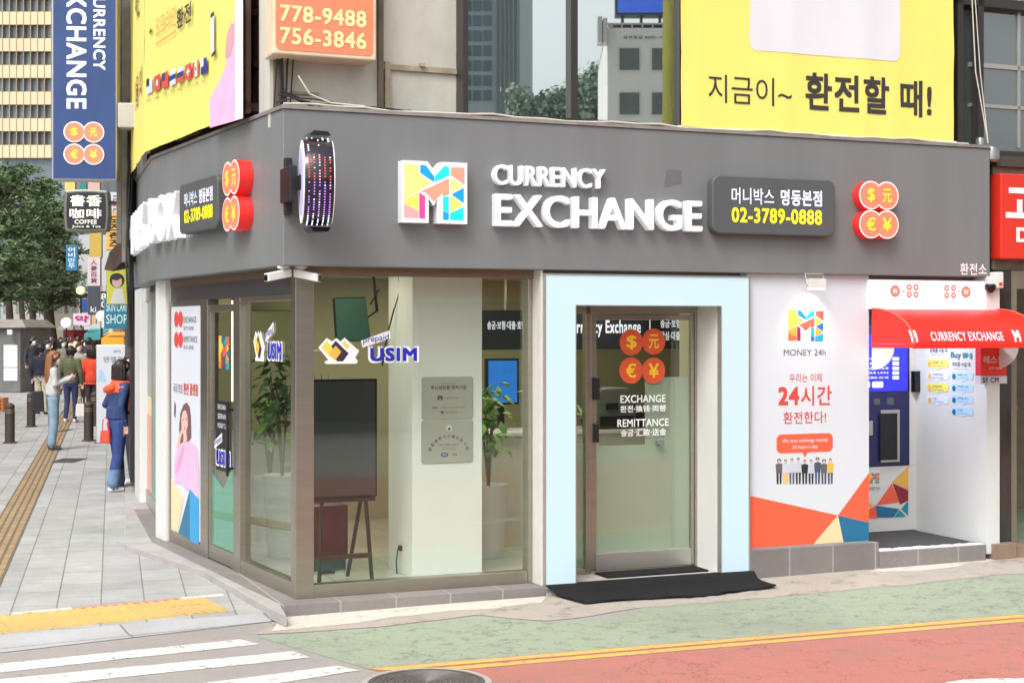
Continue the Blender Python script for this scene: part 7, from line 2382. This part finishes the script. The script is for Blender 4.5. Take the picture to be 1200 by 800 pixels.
crowd = ((93, 478, 0, (168, 164, 158), (60, 56, 60), 'short', 'person in a grey coat and white mask walking towards the camera'),
         (48, 486, 175, (38, 42, 60), (206, 196, 172), 'short', 'person in a dark navy coat and cream trousers behind the long-haired person'),
         (75, 462, 0, (128, 122, 106), (70, 66, 66), 'bob', 'person in a khaki jacket in the crowd left of the green jacket'),
         (82, 452, 5, (34, 38, 58), (40, 40, 48), 'short', 'masked person in dark navy in the middle of the far crowd'),
         (88, 450, 0, (44, 42, 48), (36, 36, 42), 'bob', 'masked person in black beside the navy one in the far crowd'),
         (64, 447, 10, (112, 98, 84), (60, 58, 60), 'bob', 'person in a brown coat near the market stall'),
         (104, 466, 178, (52, 48, 54), (44, 44, 50), 'short', 'dark-dressed person before the banner stand, far back'),
         (98, 446, 0, (92, 92, 98), (44, 44, 54), 'long', 'person with long hair in grey at the back of the crowd'),
         (71, 443, 0, (60, 66, 88), (50, 50, 56), 'short', 'person in slate blue at the very back of the crowd'),
         (110, 452, 175, (196, 176, 150), (70, 60, 60), 'bob', 'person in a beige top far back near the banner stand'),
         (38, 462, 60, (50, 52, 62), (46, 46, 52), 'short', 'dark-dressed person standing at the market stall'),
         (56, 470, 30, (48, 46, 52), (40, 40, 46), 'short', 'person in charcoal walking between the stall and the crowd'))
crowd += ((90, 440, 0, (150, 60, 56), (50, 50, 54), 'short', 'person in a dark red top near the red shop fronts'),
          (84, 438, 180, (206, 200, 190), (60, 60, 66), 'bob', 'person in a cream top walking away at the back of the crowd'),
          (78, 446, 0, (90, 104, 84), (46, 46, 50), 'short', 'person in a sage green coat far down the street'),
          (67, 456, 175, (36, 38, 46), (52, 52, 60), 'long', 'person with long dark hair in black left in the far crowd'),
          (100, 456, 5, (70, 74, 92), (200, 196, 186), 'bob', 'person in a blue-grey coat and pale trousers in the far crowd'),
          (106, 442, 0, (176, 170, 160), (70, 66, 66), 'short', 'person in a light stone coat beyond the banner stand'),
          (60, 440, 0, (54, 52, 60), (44, 44, 50), 'short', 'dark-coated person at the far end of the market stall'))
for px_, py2, yw, c1, c2, hr, lab in crowd:
    stride = rnd.uniform(.03, .1)
    person(lab, gp(px_, py2), R(yw + rnd.uniform(-12, 12)), [c1, c2, (60, 56, 56)], rnd.uniform(1.58, 1.74), hair=hr, haircol=rnd.choice(((34, 28, 28), (50, 36, 30), (30, 26, 30))), coat=rnd.uniform(.78, .95), vox=.02,
           legs={'l': ((-.08, -.04, .47), (-.085, -stride, .09)), 'r': ((.08, 0, .47), (.085, stride, .1))})
finish_people()


def bag(loc, w, h, d, yaw, label, col, handle=.14, taper=.85):
    fr = Frame((loc.x, loc.y), yaw)
    t_ = thing('handbag', label, 'bag', loc, yaw)
    mb = MB(fr); z = loc.z
    mb.add([(-w / 2, -d / 2, z), (w / 2, -d / 2, z), (w / 2, d / 2, z), (-w / 2, d / 2, z), (-w / 2 * taper, -d / 2 * .6, z + h), (w / 2 * taper, -d / 2 * .6, z + h), (w / 2 * taper, d / 2 * .6, z + h), (-w / 2 * taper, d / 2 * .6, z + h)],
           [(3, 2, 1, 0), (4, 5, 6, 7), (0, 1, 5, 4), (1, 2, 6, 5), (2, 3, 7, 6), (3, 0, 4, 7)])
    mb.build('bag_body', mat('bag_%d_%d_%d' % col, rgb(*col), .5, var=.1), t_, bevel=.02, seg=3)
    mb = MB(fr); mb.tube([(-w * .28, 0, z + h - .01), (-w * .22, 0, z + h + handle * .8), (0, 0, z + h + handle), (w * .22, 0, z + h + handle * .8), (w * .28, 0, z + h - .01)], .008, 6); mb.build('strap', mat('bag_%d_%d_%d' % col, rgb(*col), .5), t_)


c_ = at(123.5, 519, p_den.y - .12); bag(c_, .135, .16, .09, R(5), 'small orange-red handbag hanging from the hand of the denim jacket', (222, 66, 44), .16)
c_ = at(94, 488, p_g.y - .05); bag(c_, .2, .27, .08, R(20), 'white tote bag carried beside the olive green jacket', (226, 222, 214), .16)
c_ = at(44, 482, p_h.y - .15); bag(c_, .22, .34, .13, R(20), 'black shoulder bag of the long-haired person', (34, 32, 36), .2)
# the phone in the long-haired person's hands
frp = Frame((p_h.x, p_h.y), R(112))
mb = MB(frp); mb.box(-.045, .03, -.345, -.335, p_h.z + 1.17, p_h.z + 1.33)
tag(mb.build('phone', M_black, bevel=.006), 'dark phone held up by the long-haired person', 'phone')

# ------------------------------------------------------------------ across the street, seen in the upper glass
def mirrored(v):
    n_ = -F.dy; p_ = F.w(0, UG, 0)
    return v - n_ * (2 * (v - p_).dot(n_))


def vbox(mb, px0, px1, pyt, Y, depth, z0=0.0, m=0, pyb=None, push=0.0):
    """block whose mirror image in the upper glass spans the photo columns px0..px1"""
    a_, b_ = at(px0, pyt, Y), at(px1, pyt, Y)
    z1 = a_.z
    if pyb is not None: z0 = H - (pyb - CY) * Y / FPX
    pts = [Vector((a_.x, Y - push, 0)), Vector((b_.x, Y - push, 0)), Vector((b_.x + depth * .1, Y + depth, 0)), Vector((a_.x + depth * .02, Y + depth, 0))]
    pts = [mirrored(p_) for p_ in pts]
    mb.add([(p_.x, p_.y, z0) for p_ in pts] + [(p_.x, p_.y, z1) for p_ in pts], [(0, 1, 2, 3), (7, 6, 5, 4), (0, 4, 5, 1), (1, 5, 6, 2), (2, 6, 7, 3), (3, 7, 4, 0)], m, True)


Y1 = 70
mb = MB(); vbox(mb, 712, 1010, 33, Y1, 12)
c_ = mirrored(at(860, 385, Y1 + 5)); c_.z = 0
t = thing('white_building', 'white flat-roofed building across the road, reflected in the upper glass', 'building', c_)
mb.build('wall', mat('white_render', rgb(214, 212, 206), .7, var=.05, vscale=.3), t)
mb = MB()
for a, b in ((726, 749), (764, 790), (806, 832), (850, 876), (892, 918)):
    vbox(mb, a, b, 57, Y1, .2, pyb=82, push=.08); vbox(mb, a, b, 109, Y1, .2, pyb=134, push=.08)
    vbox(mb, a, b, 160, Y1, .2, pyb=185, push=.08)
mb.build('window', mat('dim_window', rgb(84, 94, 92), .3, var=.2), t)
mb = MB(); vbox(mb, 712, 1010, 27, Y1, 11.5, pyb=29); 
for a in range(716, 1006, 12): vbox(mb, a, a + 1.6, 27, Y1, .1, pyb=34)
for a, tp in ((700, 22), (706, 24)): vbox(mb, a, a + 5, tp, Y1, .5, pyb=52, push=.5)
mb.build('roof_railing', M_alu, t)
mb = MB()
a_, b_ = mirrored(at(731, 44, Y1 - .15)), mirrored(at(780, 44, Y1 - .15))
fm = Frame((b_.x, b_.y), math.atan2(a_.y - b_.y, a_.x - b_.x))
hh = 4 * Y1 / FPX
mb = MB(fm); mb.text('771-0008 일광학원', 0, (a_ - b_).length, a_.z - hh / 2, a_.z + hh / 2, 0, .003, .02); mb.build('lettering', M_inkd, t)
mb = MB(); vbox(mb, 721, 800, -40, Y1 + 1, .8, pyb=18, m=0)
c_ = mirrored(at(760, 385, Y1 + 1)); c_.z = H - (22 - CY) * Y1 / FPX
t = thing('billboard', 'dark billboard with a blue lit screen on the white building\'s roof across the road', 'billboard', c_)
mb.build('frame', mat('billboard_dark', rgb(60, 62, 72), .5), t)
mb = MB(); vbox(mb, 724, 796, -36, Y1 + .9, .05, pyb=15); mb.build('screen', mat('billboard_blue', rgb(50, 90, 190), .4, var=.5, vscale=.25, emit=.5, ecol=rgb(50, 90, 200)), t)
mb = MB()
for a in (728, 750, 772, 792): vbox(mb, a, a + 3, 18, Y1 + 1.2, .3, pyb=34)
mb.build('support', M_mull, t)
Y2 = 160
mb = MB(); vbox(mb, 440, 609, -900, Y2, 16)
c_ = mirrored(at(530, 385, Y2 + 5)); c_.z = 0
t = thing('tower_block', 'grey ribbed tower across the road, reflected at the left of the upper glass', 'building', c_)
mb.build('wall', mat('tower_pale', rgb(150, 160, 162), .5, var=.08, vscale=.2), t)
mb = MB()
for r_ in range(30):
    pt_ = 118 - r_ * 17.5
    for a in (444, 461, 478, 495, 512, 542.5, 554.5, 566.5):
        vbox(mb, a, a + 9.5, pt_ - 12, Y2, .3, pyb=pt_, push=.15)
mb.build('window', mat('tower_window', rgb(70, 96, 108), .2, var=.3, vscale=.1), t)
mb = MB()
for a in (581, 586, 591, 596, 601, 606): vbox(mb, a, a + 1.2, -880, Y2, .5, push=.4)
mb.build('rib', mat('tower_rib', rgb(128, 138, 142), .5), t)
# wooded hill behind it
M_hill = [mat('hill_leaf_%d' % i, c_, .8, var=.3, vscale=.3) for i, c_ in enumerate((rgb(108, 128, 112), rgb(120, 138, 120), rgb(134, 146, 128)))]  # leaf colours lightened to stand in for distance haze
mb = MB()
Y3 = 110
for i in range(2200):
    px_ = rnd.uniform(600, 800)
    top = 88 + 30 * math.sin((px_ - 560) / 50.) ** 2 - (px_ - 600) * .12 + rnd.uniform(0, 8)
    py2 = top + abs(rnd.gauss(0, 1)) * 60
    c_ = mirrored(at(px_, min(py2, 380), Y3 + rnd.uniform(-4, 10)))
    for l_ in range(14):
        d_ = Vector((rnd.gauss(0, 1), rnd.gauss(0, 1), rnd.gauss(0, .8))).normalized(); o_ = c_ + d_ * rnd.uniform(0, 1.0)
        s_ = d_.orthogonal().normalized() * rnd.uniform(.12, .26); u_ = d_.cross(s_)
        mb.add([o_ - s_, o_ + u_, o_ + s_, o_ - u_], [(0, 1, 2, 3)], rnd.randrange(3), True)
tag(mb.build('far_wood', M_hill, recalc=False), 'far wooded hillside across the road, seen in the upper glass', 'trees', kind='stuff')

# low shops on the far side of the road and of the side street: what the ground floor glass mirrors
cols = ((150, 132, 112), (92, 94, 98), (176, 168, 150), (120, 84, 70), (104, 110, 112), (160, 150, 140))
segs = [(150, 330), (335, 480), (485, 640), (645, 800), (805, 960), (965, 1150)]
labs = ('tan low shop across the road, mirrored at the left of the shop window', 'grey low shop across the road, mirrored in the shop window', 'cream low shop across the road, mirrored beside the door',
        'brick brown low shop across the road, mirrored in the entrance door', 'slate low shop across the road, mirrored right of the door', 'pale low shop across the road, farthest to the right')
for i, (a, b) in enumerate(segs):
    c_ = mirrored(at((a + b) / 2, 385, 29)); c_.z = 0
    t = thing('low_shop', labs[i], 'shop', c_)
    mb = MB(); vbox(mb, a, b, 385 - (2.6 + .5 * (i % 3)) * FPX / 28, 28, 7); mb.build('wall', mat('lowshop_%d' % i, rgb(*cols[i]), .8, var=.15, vscale=.8), t)
    mb = MB(); vbox(mb, a + 8, b - 8, 385 - .5 * FPX / 28, 28, .1, z0=.3, push=.05); mb.build('shop_window', mat('lowshop_glass', rgb(46, 50, 54), .2, var=.5, vscale=1.5), t)
    mb = MB(); vbox(mb, a + 4, b - 4, 385 - 1.25 * FPX / 28, 28, .1, pyb=385 - .62 * FPX / 28, push=.25); mb.build('sign_band', mat('lowshop_band_%d' % i, rgb(*((206, 120, 60), (70, 90, 130), (176, 60, 50), (210, 200, 180), (80, 120, 100), (200, 170, 80))[i]), .6, var=.1), t)
for i, (x_, y_, w_, d_, h_, c_) in enumerate(((-22, 12, 7, 9, 6, (150, 140, 124)), (-22, 22.5, 7, 10, 8, (112, 108, 104)), (-30, 33, 7, 10, 7, (176, 164, 146)))):
    t = thing('low_shop', ('tan low shop left of the side street, mirrored in the side window', 'grey taller shop left of the side street, mirrored in the side door', 'sand low shop left of the side street, behind the kiosk')[i], 'shop', (x_, y_ + d_ / 2, 0))
    mb = MB(); mb.box(x_, x_ + w_, y_, y_ + d_, 0, h_); mb.build('wall', mat('sideshop_%d' % i, rgb(*c_), .8, var=.15, vscale=.8), t)
    mb = MB(); mb.box(x_ + w_, x_ + w_ + .04, y_ + .5, y_ + d_ - .5, .4, 2.5); mb.build('shop_window', mat('lowshop_glass', rgb(46, 50, 54), .2), t)
    mb = MB(); mb.box(x_ + w_ + .002, x_ + w_ + .25, y_ + .3, y_ + d_ - .3, 2.7, 3.4); mb.build('sign_band', mat('sideband_%d' % i, rgb(*((70, 120, 110), (200, 130, 60), (150, 50, 50))[i]), .6), t)
